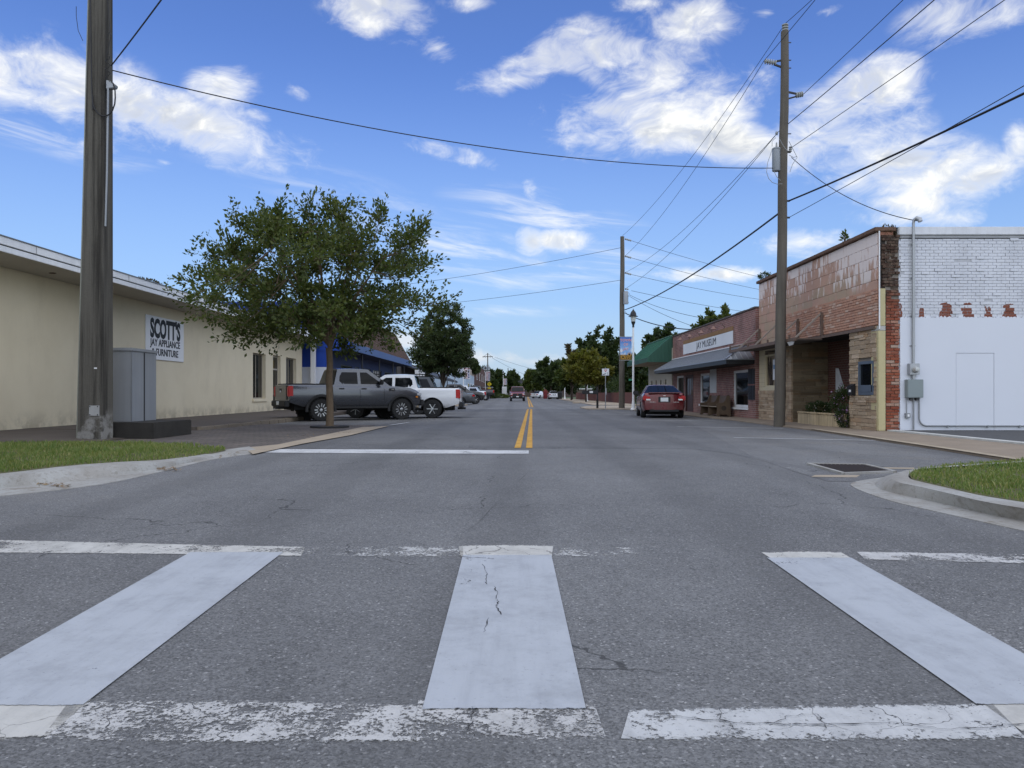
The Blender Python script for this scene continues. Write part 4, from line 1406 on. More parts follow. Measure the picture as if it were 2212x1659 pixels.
MB().box(9.87, 10.23, 19.145, 19.15, .935, 1.35).build('panel_door', bpy.data.materials['panel_grey'], pb)
for x, z0 in ((9.885, .53), (10.06, .11)):
    MB().tube([(x, 19.26, .92), (x, 19.26, z0)], .014 if x < 10 else .02, 8).build('conduit', GREYM, es)
pts = [(10.20, 19.26, .92), (10.20, 19.26, .40)] + [(10.20 + .19 * (1 - math.cos(a)), 19.26, .40 - .19 * math.sin(a)) for a in (.3, .6, .9, 1.2, 1.5)] + [(18, 19.26, .195)]
MB().tube(pts, .02, 8).build('conduit', GREYM, es, smooth=True)
for x in (10.9, 11.9, 12.7):
    MB().box(x, x + .03, 19.235, 19.30, .165, .225).build('clamp', GREYM, es)
MB().box(9.96, 10.02, 19.2, 19.3, .85, .915).build('fitting', DARKM, es); MB().box(10.10, 10.17, 19.2, 19.3, .85, .915).build('fitting', DARKM, es)
ob = MB().box(9.85, 9.965, 19.22, 19.30, .41, .53).build('outlet_box', GREYM, es, bevel=.006)
MB().box(9.885, 9.935, 19.212, 19.22, .44, .50).build('outlet_cover', WHITEP, ob)


# ------------------------------------------------------------------ museum
BRK = mat_brickwall('museum_brick', (.29, .135, .115), (.20, .090, .078), (.32, .26, .23), .2, .067, 'X', .8, .45)
ms = empty('museum_building', (9.1, 36, 0), 'one-storey red brick museum with grey metal awning on the right', 'building')
mops = [(29.65, 31.6, .47, 1.95), (35.4, 37.2, .52, 1.97), (38.6, 40.3, .1, 1.97), (40.75, 42.5, .52, 1.97)]
mb = MB(); wall_y(mb, 9.1, 9.4, 28.72, 43.5, .0, 4.2, mops)
mb.build('front_wall', BRK, ms)
MB().box(9.4, 24, 43.2, 43.5, 0, 4.0).build('end_wall', BRK, ms)
MB().box(9.4, 24, 28.75, 43.2, 3.85, 3.95).build('roof', bpy.data.materials['roof_membrane'], ms)
y = 28.7; k = 0
while y < 43.4:
    MB().box(9.05, 9.45, y, y + .60, 4.204 + .002 * (k % 2), 4.27 + random.uniform(-.01, .01)).build('coping_tile', plain('grey_coping', (.11, .095, .085), .85, var=.3, sc_=3) if k == 0 else bpy.data.materials['grey_coping'], ms, bevel=.012)
    y += .608; k += 1
for i, (a, b, z0, z1) in enumerate(mops):
    if i == 2: continue
    window_x(ms, 9.13, a, b, z0, z1, .10, WHITEP, GLASSD, name='window', depth=.08)
    MB().box(9.04, 9.12, a - .06, b + .06, z0 - .09, z0 - .004).build('sill', WHITEP, ms, bevel=.006)
WOODD = plain('dark_door_wood', (.055, .022, .017), .55, var=.25, sc_=3, streak=.5)
dd = MB().box(9.14, 9.20, 38.6, 40.3, .1, 1.97).build('door', WOODD, ms)
mb = MB(); mb.box(9.08, 9.139, 38.6, 38.72, .1, 1.97); mb.box(9.08, 9.139, 40.18, 40.3, .1, 1.97); mb.box(9.08, 9.139, 38.72, 40.18, 1.86, 1.97)
mb.build('frame', WOODD, dd)
for a in (38.86, 39.25, 39.64, 39.95):
    MB().box(9.128, 9.139, a, a + .16, .95, 1.78).build('pane', plain('pale_glass', (.12, .14, .16), .08) if a == 38.86 else bpy.data.materials['pale_glass'], dd)
MB().box(9.08, 9.12, 38.80, 38.84, .95, 1.2).build('handle', BRASS, dd)
# louvred shutters
LOUV = plain('dark_louvre', (.022, .022, .024), .6, var=.2)
for a, b in ((29.13, 29.56), (28.78, 29.09)):
    for z0, z1 in ((1.38, 1.96), (.78, 1.33)):
        sh = MB().box(9.075, 9.098, a, b, z0, z1).build('shutter', LOUV, ms)
        z = z0 + .05
        while z < z1 - .05:
            MB().box(9.055, 9.075, a + .04, b - .04, z, z + .028).build('slat', LOUV, sh)
            z += .055
MB().box(9.085, 9.098, 34.2, 35.3, 1.05, 2.18).build('wall_poster', plain('grey_poster', (.45, .46, .45), .7, var=.12, sc_=2), ms)
# awning of ribbed metal
METR = plain('ribbed_metal', (.26, .275, .30), .38, .55, var=.10, sc_=.8, streak=.15)
aw = empty('metal_awning', (8.5, 36, 2.3), 'grey ribbed metal awning over the museum front', 'awning')
E0, E1, W0, W1 = Vector((8.0, 28.78, 2.31)), Vector((8.0, 43.4, 2.31)), Vector((9.08, 29.9, 2.93)), Vector((9.08, 43.4, 2.93))
H0 = Vector((9.08, 28.78, 2.31))
T_ = Vector((0, 0, -.03))
rf = MB().prism([E0, E1, W1, W0], T_).build('roof_sheet', METR, aw)
rh = MB().prism([H0, E0, W0], T_).build('hip_sheet', METR, aw)
for k in range(48):
    y = 29.0 + k * .30
    if y > 43.35: break
    t1 = min(1.0, (y - 28.78) / 1.12)
    a = Vector((8.0, y, 2.318)); b = Vector((8.0 + 1.08 * t1, y, 2.318 + .62 * t1))
    MB().bar(a, b, .03, .025).build('rib', METR, rf)
for k in range(1, 5):
    x = 8.0 + k * .216
    t = (x - 8.0) / 1.08
    MB().bar((x, 28.775, 2.318), (x, 28.78 + 1.12 * t, 2.318 + .62 * t), .03, .025).build('rib', plain('rib_white', (.42, .43, .44), .4, .5) if k == 1 else bpy.data.materials['rib_white'], rh)
MB().bar(E0 + Vector((0, 0, .012)), W0 + Vector((0, 0, .012)), .07, .03).build('hip_cap', METR, aw)
MB().bar(W0 + Vector((-.02, 0, .012)), W1 + Vector((-.02, 0, .012)), .08, .03).build('wall_flashing', FASCIA, aw)
MB().box(8.03, 8.10, 28.82, 43.38, 2.13, 2.275).build('fascia', BLACKM, aw)
MB().box(8.11, 9.09, 28.82, 28.88, 2.13, 2.275).build('end_fascia', BLACKM, aw)
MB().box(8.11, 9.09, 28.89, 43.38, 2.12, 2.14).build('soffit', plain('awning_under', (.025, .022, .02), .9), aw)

sn = empty('museum_sign', (9.08, 36.1, 3.08), 'long white sign board reading JAY MUSEUM on the brick wall', 'sign')
MB().box(9.06, 9.095, 31.6, 40.7, 3.08, 3.60).build('board', plain('museum_sign_white', (.66, .67, .68), .6, var=.05), sn, bevel=.004)
lettering('JAY', .46, frame4((0, -1, 0), (0, 0, 1), (9.056, 37.25, 3.34)), INK, sn, 1.38, -.003)
lettering('MUSEUM', .46, frame4((0, -1, 0), (0, 0, 1), (9.056, 35.35, 3.34)), INK, sn, 1.38, -.003)
lettering('', .05, frame4((0, -1, 0), (0, 0, 1), (9.056, 32.3, 3.14)), INK, sn) if False else None
for k in range(38):
    y = 31.6 + k * .2405
    MB().box(9.065, 9.099, y, y + .215, 3.615, 3.79).build('brick', plain('ochre_brick', (.25, .145, .065), .85, var=.25) if k == 0 else bpy.data.materials['ochre_brick'], ms)
for i, (y, lab) in enumerate(((39.4, 'gooseneck lamp over the museum sign, farthest from the corner building'), (37.3, 'second gooseneck lamp over the museum sign from the green awning'),
                              (35.0, 'third gooseneck lamp over the museum sign from the green awning'), (32.9, 'gooseneck lamp over the museum sign, nearest the corner building'))):
    ln = empty('gooseneck_lamp', (9.08, y, 3.85), lab, 'lamp', 'gooseneck lamps over the museum sign')
    pts = [(9.09, y, 3.86), (8.98, y, 4.0), (8.82, y, 4.05), (8.68, y, 3.98), (8.62, y, 3.88)]
    MB().tube(pts, .014, 6).build('arm', RUST, ln, smooth=True)
    MB().lathe([(.02, 3.90), (.04, 3.88), (.10, 3.80), (.16, 3.76), (.15, 3.76), (.0, 3.84)], (8.62, y, 0), 14).build('shade', plain('brown_shade', (.20, .11, .085), .6) if i == 0 else bpy.data.materials['brown_shade'], ln, smooth=True)
    MB().lathe([(.05, 0), (.05, .012), (0, .012)], (9.085, y, 3.86), 10, 'X').build('wall_plate', RUST, ln)

# church pew in front
PEWW = plain('pew_wood', (.10, .066, .040), .65, var=.3, sc_=5, streak=.5, bump=.1)
pw = empty('church_pew', (8.6, 32.6, .09), 'weathered wooden church pew against the museum wall', 'bench')
zb = .09
def pew_end(y, w_=.07):
    P = [(8.33, zb), (8.36, zb + .10), (8.38, zb + .32), (8.34, zb + .42), (8.36, zb + .52), (8.48, zb + .54), (8.62, zb + .56), (8.70, zb + .66), (8.75, zb + .84), (8.84, zb + .86), (8.90, zb + .80), (8.93, zb), (8.82, zb), (8.78, zb + .06), (8.50, zb + .06), (8.45, zb)]
    o_ = MB().prism([(x, y, z) for x, z in P], (0, w_, 0)).build('end_panel', PEWW, pw, bevel=.008)
    return o_
for y in (31.35, 32.75, 34.1):
    e = pew_end(y)
    if y < 32:
        MB().lathe([(.095, 0), (.10, -.008), (.085, -.012), (.07, -.006), (.0, -.006)], (8.64, y, zb + .33), 18, 'Y').build('carved_rosette', BARKD, e)
MB().box(8.38, 8.80, 31.43, 32.745, zb + .36, zb + .40).build('seat', PEWW, pw); MB().box(8.38, 8.80, 32.825, 34.095, zb + .36, zb + .40).build('seat', PEWW, pw)
MB().add([(8.76, 31.43, zb + .40), (8.84, 31.43, zb + .84), (8.84, 34.1, zb + .84), (8.76, 34.1, zb + .40), (8.79, 31.43, zb + .40), (8.87, 31.43, zb + .84), (8.87, 34.1, zb + .84), (8.79, 34.1, zb + .40)], [(0, 1, 2, 3), (4, 7, 6, 5), (0, 4, 5, 1), (1, 5, 6, 2), (2, 6, 7, 3), (3, 7, 4, 0)]).build('backrest', PEWW, pw)
MB().box(8.37, 8.385, 31.43, 34.1, zb + .37, zb + .405).build('seat_edge', plain('worn_edge', (.32, .27, .2), .7), pw)

# ---- building with the green mansard
GRN = plain('green_metal', (.035, .125, .075), .45, .3, var=.12, sc_=1)
GRND = plain('green_siding', (.025, .085, .055), .6, .1, var=.12, sc_=1)
gb = empty('green_awning_shop', (9.05, 47, 0), 'small shop with deep green metal mansard awning beyond the museum', 'building')
gops = [(a, a + .42, .95, 1.86) for a in (45.1, 46.6, 48.1, 49.6)]
mb = MB(); wall_y(mb, 9.05, 9.3, 43.52, 51, 0, 3.6, gops); mb.build('front_wall', plain('cream_siding', (.40, .37, .30), .8, var=.12, sc_=2), gb)
for a, b, z0, z1 in gops:
    window_x(gb, 9.09, a, b, z0, z1, .04, DARKM, GLASSD)
MB().box(9.3, 22, 50.75, 51, 0, 4.2).build('end_wall', bpy.data.materials['cream_siding'], gb)
MB().box(9.3, 22, 43.52, 50.75, 4.1, 4.2).build('roof', bpy.data.materials['roof_membrane'], gb)
pf = [(7.66, 2.80), (7.66, 3.06), (9.03, 4.28), (9.28, 4.28), (9.28, 2.80)]
Q0 = [Vector((x, 43.56, z)) for x, z in pf]; Q1 = [Vector((x, 51.1, z)) for x, z in pf]
ms_o = MB().add([Q0[1], Q0[2], Q1[2], Q1[1]], [(0, 1, 2, 3)]).build('mansard_slope', GRN, gb)
MB().add([Q0[0], Q0[1], Q1[1], Q1[0]], [(0, 1, 2, 3)]).build('mansard_fascia', GRND, gb)
ge = MB().prism([q - Vector((0, .02, 0)) for q in Q0], (0, .02, 0)).build('mansard_end', GRND, gb)
MB().prism(Q1, (0, .02, 0)).build('mansard_end', GRND, gb)
MB().add([Q0[0], Q0[4], Q1[4], Q1[0]], [(0, 1, 2, 3)]).build('mansard_soffit', plain('tan_soffit', (.26, .22, .17), .85), gb)
MB().add([Q0[2], Q0[3], Q1[3], Q1[2]], [(0, 1, 2, 3)]).build('mansard_top', GRN, gb)
for k in range(25):
    y = 43.7 + k * .30
    MB().bar((7.66, y, 3.07), (9.03, y, 4.29), .022, .02).build('rib', GRN, ms_o)
for k in range(7):
    x = 7.85 + k * .2
    zt = 3.06 + (x - 7.66) * .8905
    MB().bar((x, 43.535, 2.80), (x, 43.535, min(zt, 4.26)), .02, .015).build('rib', GRND, ge)
MB().bar(Q0[2] + Vector((-.01, 0, .015)), Q1[2] + Vector((-.01, 0, .015)), .09, .03).build('ridge_cap', plain('pale_green', (.16, .30, .22), .5, .3), gb)

# bulb-out of the far corner on the right
structure('far_corner_walk', MB().prism([(4.75, 49.6, -.02), (5.2, 49.0, -.02), (8.2, 48.6, -.02), (9.4, 51.2, -.02), (9.4, 62, -.02), (5.6, 58, -.02), (4.75, 54, -.02)], (0, 0, .085)), CONC_TAN, bevel=.02)
structure('far_sidewalk', MB().prism([(6.9, 66, -.02), (11.0, 66, -.02), (11.0, 190, -.02), (9.2, 190, -.02)], (0, 0, .085)), CONC_TAN)
structure('tree_island', MB().prism([(6.2, 79, -.02), (9.4, 82, -.02), (9.6, 86, -.02), (7.2, 86, -.02)], (0, 0, .12)), CONC_TAN, bevel=.03)
structure('left_far_island', MB().prism([(-8.3, 60, -.02), (-4.2, 60.5, -.02), (-3.8, 66, -.02), (-8.3, 67, -.02)], (0, 0, .11)), CONC_TAN, bevel=.03)


# ------------------------------------------------------------------ poles, lamps, signs
# square concrete pole at the left
def mat_pole_conc():
    mt, n = new_mat('mouldy_concrete')
    p = n.pos()
    o_ = n.obj(); z = n.sep(p)[2]
    st_ = n.noise(n.scale(p, (4.5, 4.5, .16)), 1.0, 6, .72)
    f = n.noise(p, 40, 4, .7)
    c = n.mix(n.ss(st_, .36, .62), (.028, .025, .021), (.098, .090, .075))
    base = n.m('MULTIPLY', n.ss(z, .75, .45), n.ss(n.noise(p, 3.5, 4, .6), .42, .6))
    c = n.mix(n.m('MULTIPLY', base, .8), c, (.27, .26, .24))
    k = n.m('ADD', .7, n.m('MULTIPLY', f, .6))
    c = n.scale(c, n.comb(k, k, k))
    finish(n, c, .92, 0, f, .4, .01, .25)
    return mt


PC = mat_pole_conc()
PCL = plain('pale_pole_edge', (.24, .25, .22), .9, var=.2, sc_=3, streak=.4)
cpole = empty('concrete_pole', (-8.79, 16.2, .1), 'tall dark tapering square concrete utility pole at left', 'pole')
zt = 11.0
def ring(z):
    t = (z - .1) / (zt - .1)
    hw = .27 - .095 * t
    cx_ = -8.79 + .135 * t
    ch = .05
    return [Vector((cx_ + a * hw, 16.2 + b * hw, z)) for a, b in ((-1 + ch / hw, -1), (1 - ch / hw, -1), (1, -1 + ch / hw), (1, 1 - ch / hw), (1 - ch / hw, 1), (-1 + ch / hw, 1), (-1, 1 - ch / hw), (-1, -1 + ch / hw))]
levels = [ring(.02 + (zt - .02) * k / 14) for k in range(15)]
mb = MB()
for a, b in zip(levels, levels[1:]):
    mb.add(a + b, [(i, (i + 1) % 8, 8 + (i + 1) % 8, 8 + i) for i in range(8) if i not in (7, 6)])
mb.build('shaft', PC, cpole, fix='weld')
mb = MB()
for a, b in zip(levels, levels[1:]):
    mb.add(a + b, [(i, (i + 1) % 8, 8 + (i + 1) % 8, 8 + i) for i in (6, 7)])
mb.build('chamfer', PCL, cpole, fix='weld')
pt_ = MB().box(-8.75, -8.55, 15.905, 15.935, .56, .77).build('plate', plain('weathered_plate', (.34, .34, .33), .6, .2, var=.2), cpole)
for dx_, dz_ in ((.02, .02), (.18, .02), (.02, .19), (.18, .19)):
    MB().lathe([(.012, 0), (.012, -.012), (0, -.012)], (-8.75 + dx_, 15.905, .56 + dz_), 8, 'Y').build('bolt', DARKM, pt_)
MB().tube([(-8.76, 15.94, 10.5), (-8.735, 15.95, 8.6), (-8.715, 15.945, 7.4), (-8.70, 15.955, 6.9)], .012, 6).build('cable', WIRE, cpole)
lp_ = [(-8.70, 15.95, 7.2)] + [(-8.70 + .24 * (1 - math.cos(a)) , 15.93 + .02 * math.sin(a), 7.15 - .38 * math.sin(a) + (.0 if a < 1.57 else .0)) for a in (.3, .6, .9, 1.2, 1.57, 2.0, 2.4, 2.8, 3.14)] + [(-8.235, 15.95, 7.3), (-8.29, 15.98, 7.47), (-8.36, 16.0, 7.50)]
MB().tube(lp_, .014, 6).build('cable_loop', WIRE, cpole, smooth=True)
MB().prism([(-8.44, 15.98, 7.36), (-8.44, 15.98, 7.54), (-8.37, 15.98, 7.53), (-8.24, 15.98, 7.44), (-8.26, 15.98, 7.38)], (0, .12, 0)).build('weatherhead', GREYM, cpole, bevel=.01)
MB().tube([(-8.40, 15.99, 7.38), (-8.43, 16.0, 5.6), (-8.46, 16.0, 4.5)], .02, 6).build('conduit', GREYM, cpole)
sp_ = [(-8.40 + .05 * math.cos(k * 1.3), 15.96 + .05 * math.sin(k * 1.3), 8.02 - k * .035) for k in range(18)]
MB().tube(sp_, .006, 5).build('coiled_tie', WIRE, cpole)
MB().tube([(-8.44, 15.98, 7.9), (-8.40, 15.95, 8.05), (-8.33, 15.95, 8.4), (-8.42, 15.95, 9.6), (-8.47, 15.95, 11)], .007, 5).build('drop_wire', WIRE, cpole)
MB().tube([(-8.42, 15.98, 8.4), (-8.35, 15.95, 8.52), (-8.30, 15.95, 8.45)], .008, 5).build('hook', DARKM, cpole)
MB().tube([(-8.92, 15.98, 8.35), (-9.00, 15.95, 8.55), (-9.04, 15.95, 8.85), (-9.04, 15.95, 9.05)], .006, 5).build('whip_wire', WIRE, cpole)
MB().box(-8.66, -8.60, 15.93, 15.935, 1.53, 1.56).build('paper_scrap', WHITEP, cpole)

# switch cabinet behind it
CABM = plain('cabinet_metal', (.30, .31, .325), .45, .35, var=.10, sc_=1.5, streak=.25)
cbn = empty('switch_cabinet', (-8.95, 17.4, .1), 'grey steel utility cabinet on a mossy concrete pad beside the concrete pole', 'cabinet')
MB().box(-9.05, -7.75, 16.6, 18.6, .02, .39).build('pad', plain('mossy_concrete', (.030, .027, .023), .95, var=.5, sc_=3, bump=.4), cbn, bevel=.02)
cab = MB().box(-9.12, -8.42, 17.0, 18.2, .392, 1.96).build('body', CABM, cbn, bevel=.008)
MB().box(-9.15, -8.39, 16.97, 18.23, 1.962, 2.03).build('lid', CABM, cbn, bevel=.01)
MB().box(-8.42, -8.405, 17.58, 17.61, .40, 1.95).build('seam', DARKM, cab)
MB().box(-8.425, -8.405, 16.99, 17.02, .40, 1.95).build('corner_strip', GALV, cab)



# wooden utility poles
def wood_pole(name, label, base, top, r0, r1):
    root = empty(name, base, label, 'pole')
    base, top = Vector(base), Vector(top)
    pts = [base.lerp(top, k / 10) + Vector((math.sin(k * 1.7) * .012, math.cos(k * 1.1) * .012, 0)) for k in range(11)]
    pts[0] = base - Vector((0, 0, .1))
    MB().tube(pts, [r0 + (r1 - r0) * k / 10 for k in range(11)], 14).build('shaft', WOODP, root, smooth=True)
    return root


PORC = plain('porcelain', (.30, .31, .30), .25, var=.1)


def insulator(root, a, b, n_=5, r=.075):
    a, b = Vector(a), Vector(b)
    ax = (b - a)
    L = ax.length; ax.normalize()
    pts, rr = [], []
    for k in range(n_):
        for t, q in ((0, .45), (.3, 1), (.6, 1), (.62, .45)):
            pts.append(a + ax * L * (k + t) / n_); rr.append(r * q)
    pts.append(b); rr.append(r * .3)
    return MB().tube(pts, rr, 12).build('insulator', PORC, root)


def P(u, v, y): return at(u, v, y)


R1b, R1t = Vector((8.17, 23.5, .06)), P(1696, 68, 23.5)
p1_ = wood_pole('utility_pole', 'tall weathered wooden utility pole with transformer at the right kerb', R1b, R1t, .17, .115)
insulator(p1_, R1t + Vector((0, 0, 0)), R1t + Vector((0, 0, .24)), 3, .10)
yR = 23.5
insulator(p1_, P(1677, 136, yR), P(1651, 132, yR), 5, .085)
MB().bar(P(1691, 130, yR), P(1674, 133, yR), .05).build('arm', BLACKM, p1_); MB().bar(P(1691, 146, yR), P(1672, 139, yR), .05).build('arm', BLACKM, p1_)
insulator(p1_, P(1719, 206, yR), P(1735, 203, yR), 4, .085)
MB().bar(P(1703, 199, yR), P(1722, 203, yR), .05).build('arm', BLACKM, p1_); MB().bar(P(1703, 213, yR), P(1722, 208, yR), .04).build('arm', BLACKM, p1_)
tc = P(1677, 345, yR)
tr_ = MB().lathe([(.0, -.35), (.115, -.35), (.125, -.33), (.125, .30), (.135, .31), (.135, .34), (.09, .37), (0, .38)], tc, 18).build('transformer', plain('transformer_grey', (.25, .27, .29), .5, .2, var=.08), p1_, smooth=35)
MB().bar(tc + Vector((.10, 0, .18)), tc + Vector((.30, .03, .18)), .05, .04).build('bracket', DARKM, tr_); MB().bar(tc + Vector((.10, 0, -.2)), tc + Vector((.30, .03, -.2)), .05, .04).build('bracket', DARKM, tr_)
MB().tube([tc + Vector((-.02, -.08, .36)), tc + Vector((-.02, -.08, .50))], [.035, .02], 8).build('bushing', PORC, tr_)
for pts in ([(1668, 322), (1664, 335), (1658, 352), (1656, 372), (1660, 385), (1668, 394), (1680, 398), (1690, 397)], [(1672, 370), (1678, 382), (1686, 390)], [(1676, 297), (1668, 305), (1668, 316)],
            [(1704, 305), (1712, 320), (1722, 340), (1712, 355), (1706, 372)], [(1705, 335), (1714, 340), (1722, 338)], [(1684, 300), (1692, 315), (1700, 325)]):
    MB().tube([P(u, v, yR - .22) for u, v in pts], .009, 5).build('jumper_wire', GREYM, p1_, smooth=True)
insulator(p1_, P(1707, 328, yR), P(1708, 316, yR), 3, .055)
insulator(p1_, P(1680, 288, yR), P(1675, 288, yR), 2, .06)
MB().bar(P(1698, 328, yR), P(1708, 328, yR), .06).build('bracket', DARKM, p1_)
MB().bar(P(1698, 434, yR), P(1706, 434, yR), .05).build('bracket', DARKM, p1_); MB().bar(P(1698, 470, yR), P(1706, 470, yR), .05).build('bracket', DARKM, p1_)
for v in (92, 130, 147, 289):
    MB().bar(P(1698, v, yR), P(1709, v, yR), .025).build('bolt', DARKM, p1_)

R2b, R2t = Vector((7.22, 50.6, .05)), P(1344.5, 511, 50.6)
p2_ = wood_pole('utility_pole', 'wooden utility pole behind the town banner near the far corner', R2b, R2t, .20, .13)
tc2 = P(1352, 643, 50.3)
MB().lathe([(0, -.42), (.16, -.42), (.16, .36), (.12, .42), (0, .43)], tc2, 14).build('transformer', bpy.data.materials['transformer_grey'], p2_, smooth=35)
for v in (516, 553, 589):
    insulator(p2_, P(1350, v, 50.6), P(1364, v + 4, 50.7), 4, .07)
insulator(p2_, P(1350, 624, 50.6), P(1358, 625, 50.7), 2, .06)
for k, pts in enumerate(([(1353, 628), (1360, 634), (1356, 645), (1358, 655)], [(1350, 672), (1356, 680), (1363, 678)])):
    MB().tube([P(u, v, 50.3) for u, v in pts], .012, 5).build('jumper_wire', GREYM, p2_, smooth=True)


# street lamps
def lamp_post(label, base, hgt, banner=None, dark=True, side=-1, group='street lamps'):
    root = empty('street_lamp', base, label, 'street lamp', group)
    b = Vector(base)
    MB().lathe([(.0, 0), (.17, 0), (.17, .06), (.11, .12), (.085, .5), (.075, .55), (.0, .55)], b, 14).build('base', WHITEP, root, smooth=35)
    MB().tube([b + Vector((0, 0, .5)), b + Vector((0, 0, hgt - 1.15))], [.068, .055], 12).build('post', WHITEP, root, smooth=35)
    z = hgt - 1.15
    cm = BLACKM if dark else GREYM
    MB().lathe([(.05, z), (.07, z + .02), (.06, z + .14), (.12, z + .28), (.13, z + .36), (.0, z + .36)], b, 14).build('neck', cm, root, smooth=35)
    MB().lathe([(.12, z + .36), (.16, z + .55), (.165, z + .66), (.0, z + .66)], b, 14).build('globe', plain('lamp_glass_' + str(len(WL)), (.50, .52, .50), .25), root, smooth=35)
    MB().lathe([(.30, z + .66), (.29, z + .68), (.19, z + .72), (.18, z + .84), (.13, z + .96), (.06, z + 1.02), (.06, z + 1.06), (.02, z + 1.08), (.02, z + 1.14), (0, z + 1.15)], b, 14).build('hood', cm, root, smooth=35)
    if banner:
        w_, h_, zt_, fn = banner
        for zz in (zt_ + .02, zt_ - h_ - .02):
            MB().bar(b + Vector((0, 0, zz)), b + Vector((side * (w_ + .14), 0, zz)), .03).build('banner_arm', GREYM, root)
        fn(root, b + Vector((side * (.10 + w_ / 2), -.01, zt_ - h_ / 2)), w_, h_)
    return root


def town_banner(root, c, w_, h_):
    mt, n = new_mat('town_banner_print')
    p = n.pos(); x, y, z = n.sep(p)[:3]
    f = n.m('DIVIDE', n.m('SUBTRACT', z, c.z - h_ / 2), h_)
    sky_ = n.mix(n.ss(f, .45, 1.0), (.20, .36, .62), (.045, .13, .42))
    cl = n.ss(n.noise(p, 3.2, 5, .6), .47, .62)
    sky_ = n.mix(n.m('MULTIPLY', cl, n.ss(f, .75, .35)), sky_, (.66, .66, .66))
    fl = n.mix(n.noise(p, 6, 3), (.30, .15, .02), (.04, .05, .012))
    c_ = n.mix(n.ss(f, .26, .20), sky_, fl)
    finish(n, c_, .6)
    o_ = MB().box(c.x - w_ / 2, c.x + w_ / 2, c.y - .006, c.y + .006, c.z - h_ / 2, c.z + h_ / 2).build('banner', mt, root)
    REDI, nn = new_mat('banner_red'); finish(nn, (.50, .06, .055), .6)
    WHI, nn = new_mat('banner_white'); finish(nn, (.75, .75, .75), .6)
    for i, (s_, dz_) in enumerate((('TOWN', .36), ('OF', .17), ('JAY', -.03))):
        lettering(s_, .215, frame4((1, 0, 0), (0, 0, 1), (c.x, c.y - .009, c.z + dz_ * h_)), WHI, o_, 1.0, .007, depth=.001)
        lettering(s_, .215, frame4((1, 0, 0), (0, 0, 1), (c.x, c.y - .012, c.z + dz_ * h_)), REDI, o_, 1.0, .0, depth=.001)
    for dx_, dz_, r in ((-.25, -.38, .13), (.30, -.26, .14), (.05, -.42, .09), (.22, -.43, .08)):
        MB().lathe([(r * .45, -.010), (0, -.0105)], (c.x + dx_ * w_, c.y, c.z + dz_ * h_), 12, 'Y').build('sunflower_eye', SHADE_IN, o_)
        pet = MB()
        for k in range(11):
            a = 2 * math.pi * k / 11
            q = Vector((c.x + dx_ * w_, c.y - .008, c.z + dz_ * h_))
            e = Vector((math.cos(a), 0, math.sin(a))); s_ = Vector((-math.sin(a), 0, math.cos(a)))
            pet.quad(q + e * r * .4 + s_ * r * .12, q + e * r * .7 + s_ * r * .16, q + e * r, q + e * r * .7 - s_ * r * .16)
        oo = pet.build('sunflower_petals', plain('petal_yellow', (.55, .28, .02), .6) if 'petal_yellow' not in bpy.data.materials else bpy.data.materials['petal_yellow'], o_, fix=False)
        oo['kind'] = 'stuff'


def flag_banner(root, c, w_, h_):
    key = 'flag_stripes_%d' % len(WL)
    o_ = MB().box(c.x - w_ / 2, c.x + w_ / 2, c.y - .006, c.y + .006, c.z - h_ / 2, c.z + h_ / 2).build('banner', plain(key, (.62, .60, .60), .7, var=.05), root)
    RD = plain(key + 'r', (.22, .05, .06), .7, var=.05); BD = plain(key + 'b', (.05, .05, .14), .7, var=.05)
    for k in range(7):
        z0 = c.z + h_ / 2 - h_ * (k * 2 + 1.4) / 14.5
        MB().box(c.x - w_ * .45, c.x + w_ * (.08 if k > 0 else .45), c.y - .012, c.y - .0065, z0 - h_ / 29, z0 + h_ / 29).build('stripe', RD, o_)
    MB().box(c.x + w_ * .14, c.x + w_ * .42, c.y - .012, c.y - .0065, c.z - h_ * .44, c.z + h_ * .36).build('canton', BD, o_)
    for k in range(5):
        MB().box(c.x + w_ * .22, c.x + w_ * .34, c.y - .016, c.y - .0125, c.z + h_ * (.26 - k * .15), c.z + h_ * (.32 - k * .15)).build('star_block', WHITEP, o_)


yl = 46.6
lamp_post('white street lamp with black lantern and TOWN OF JAY banner', (P(1368, 850, yl).x, yl, 0.02), 6.15, (.70, 1.38, P(0, 729, yl).z, town_banner))
lamp_post('white street lamp rising out of the yellow-green tree on the right', (P(1268, 850, 92).x, 92, .08), 6.3)
lamp_post('distant white street lamp beside the black trash can', (P(1220, 850, 135).x, 135, .08), 6.2)
lamp_post('white street lamp with flag banner in front of the plank building, nearest one', (P(1001, 850, 104).x, 104, .0), 6.2, (.78, 1.5, 4.5, flag_banner), side=1)
lamp_post('white street lamp with flag banner at the far end of the plank building', (P(1048.5, 850, 146).x, 146, .0), 6.2, (.78, 1.75, 5.2, flag_banner), side=1)
lamp_post('farthest white street lamp with flag banner before the dark trees', (P(1087, 850, 186).x, 186, .0), 6.6, (.78, 1.5, 4.6, flag_banner), side=1)


# signs
def sign_post(name, label, base, h, r=.025):
    root = empty(name, base, label, 'sign')
    b = Vector(base)
    MB().tube([b, b + Vector((0, 0, h))], r, 8).build('post', GALV, root)
    return root


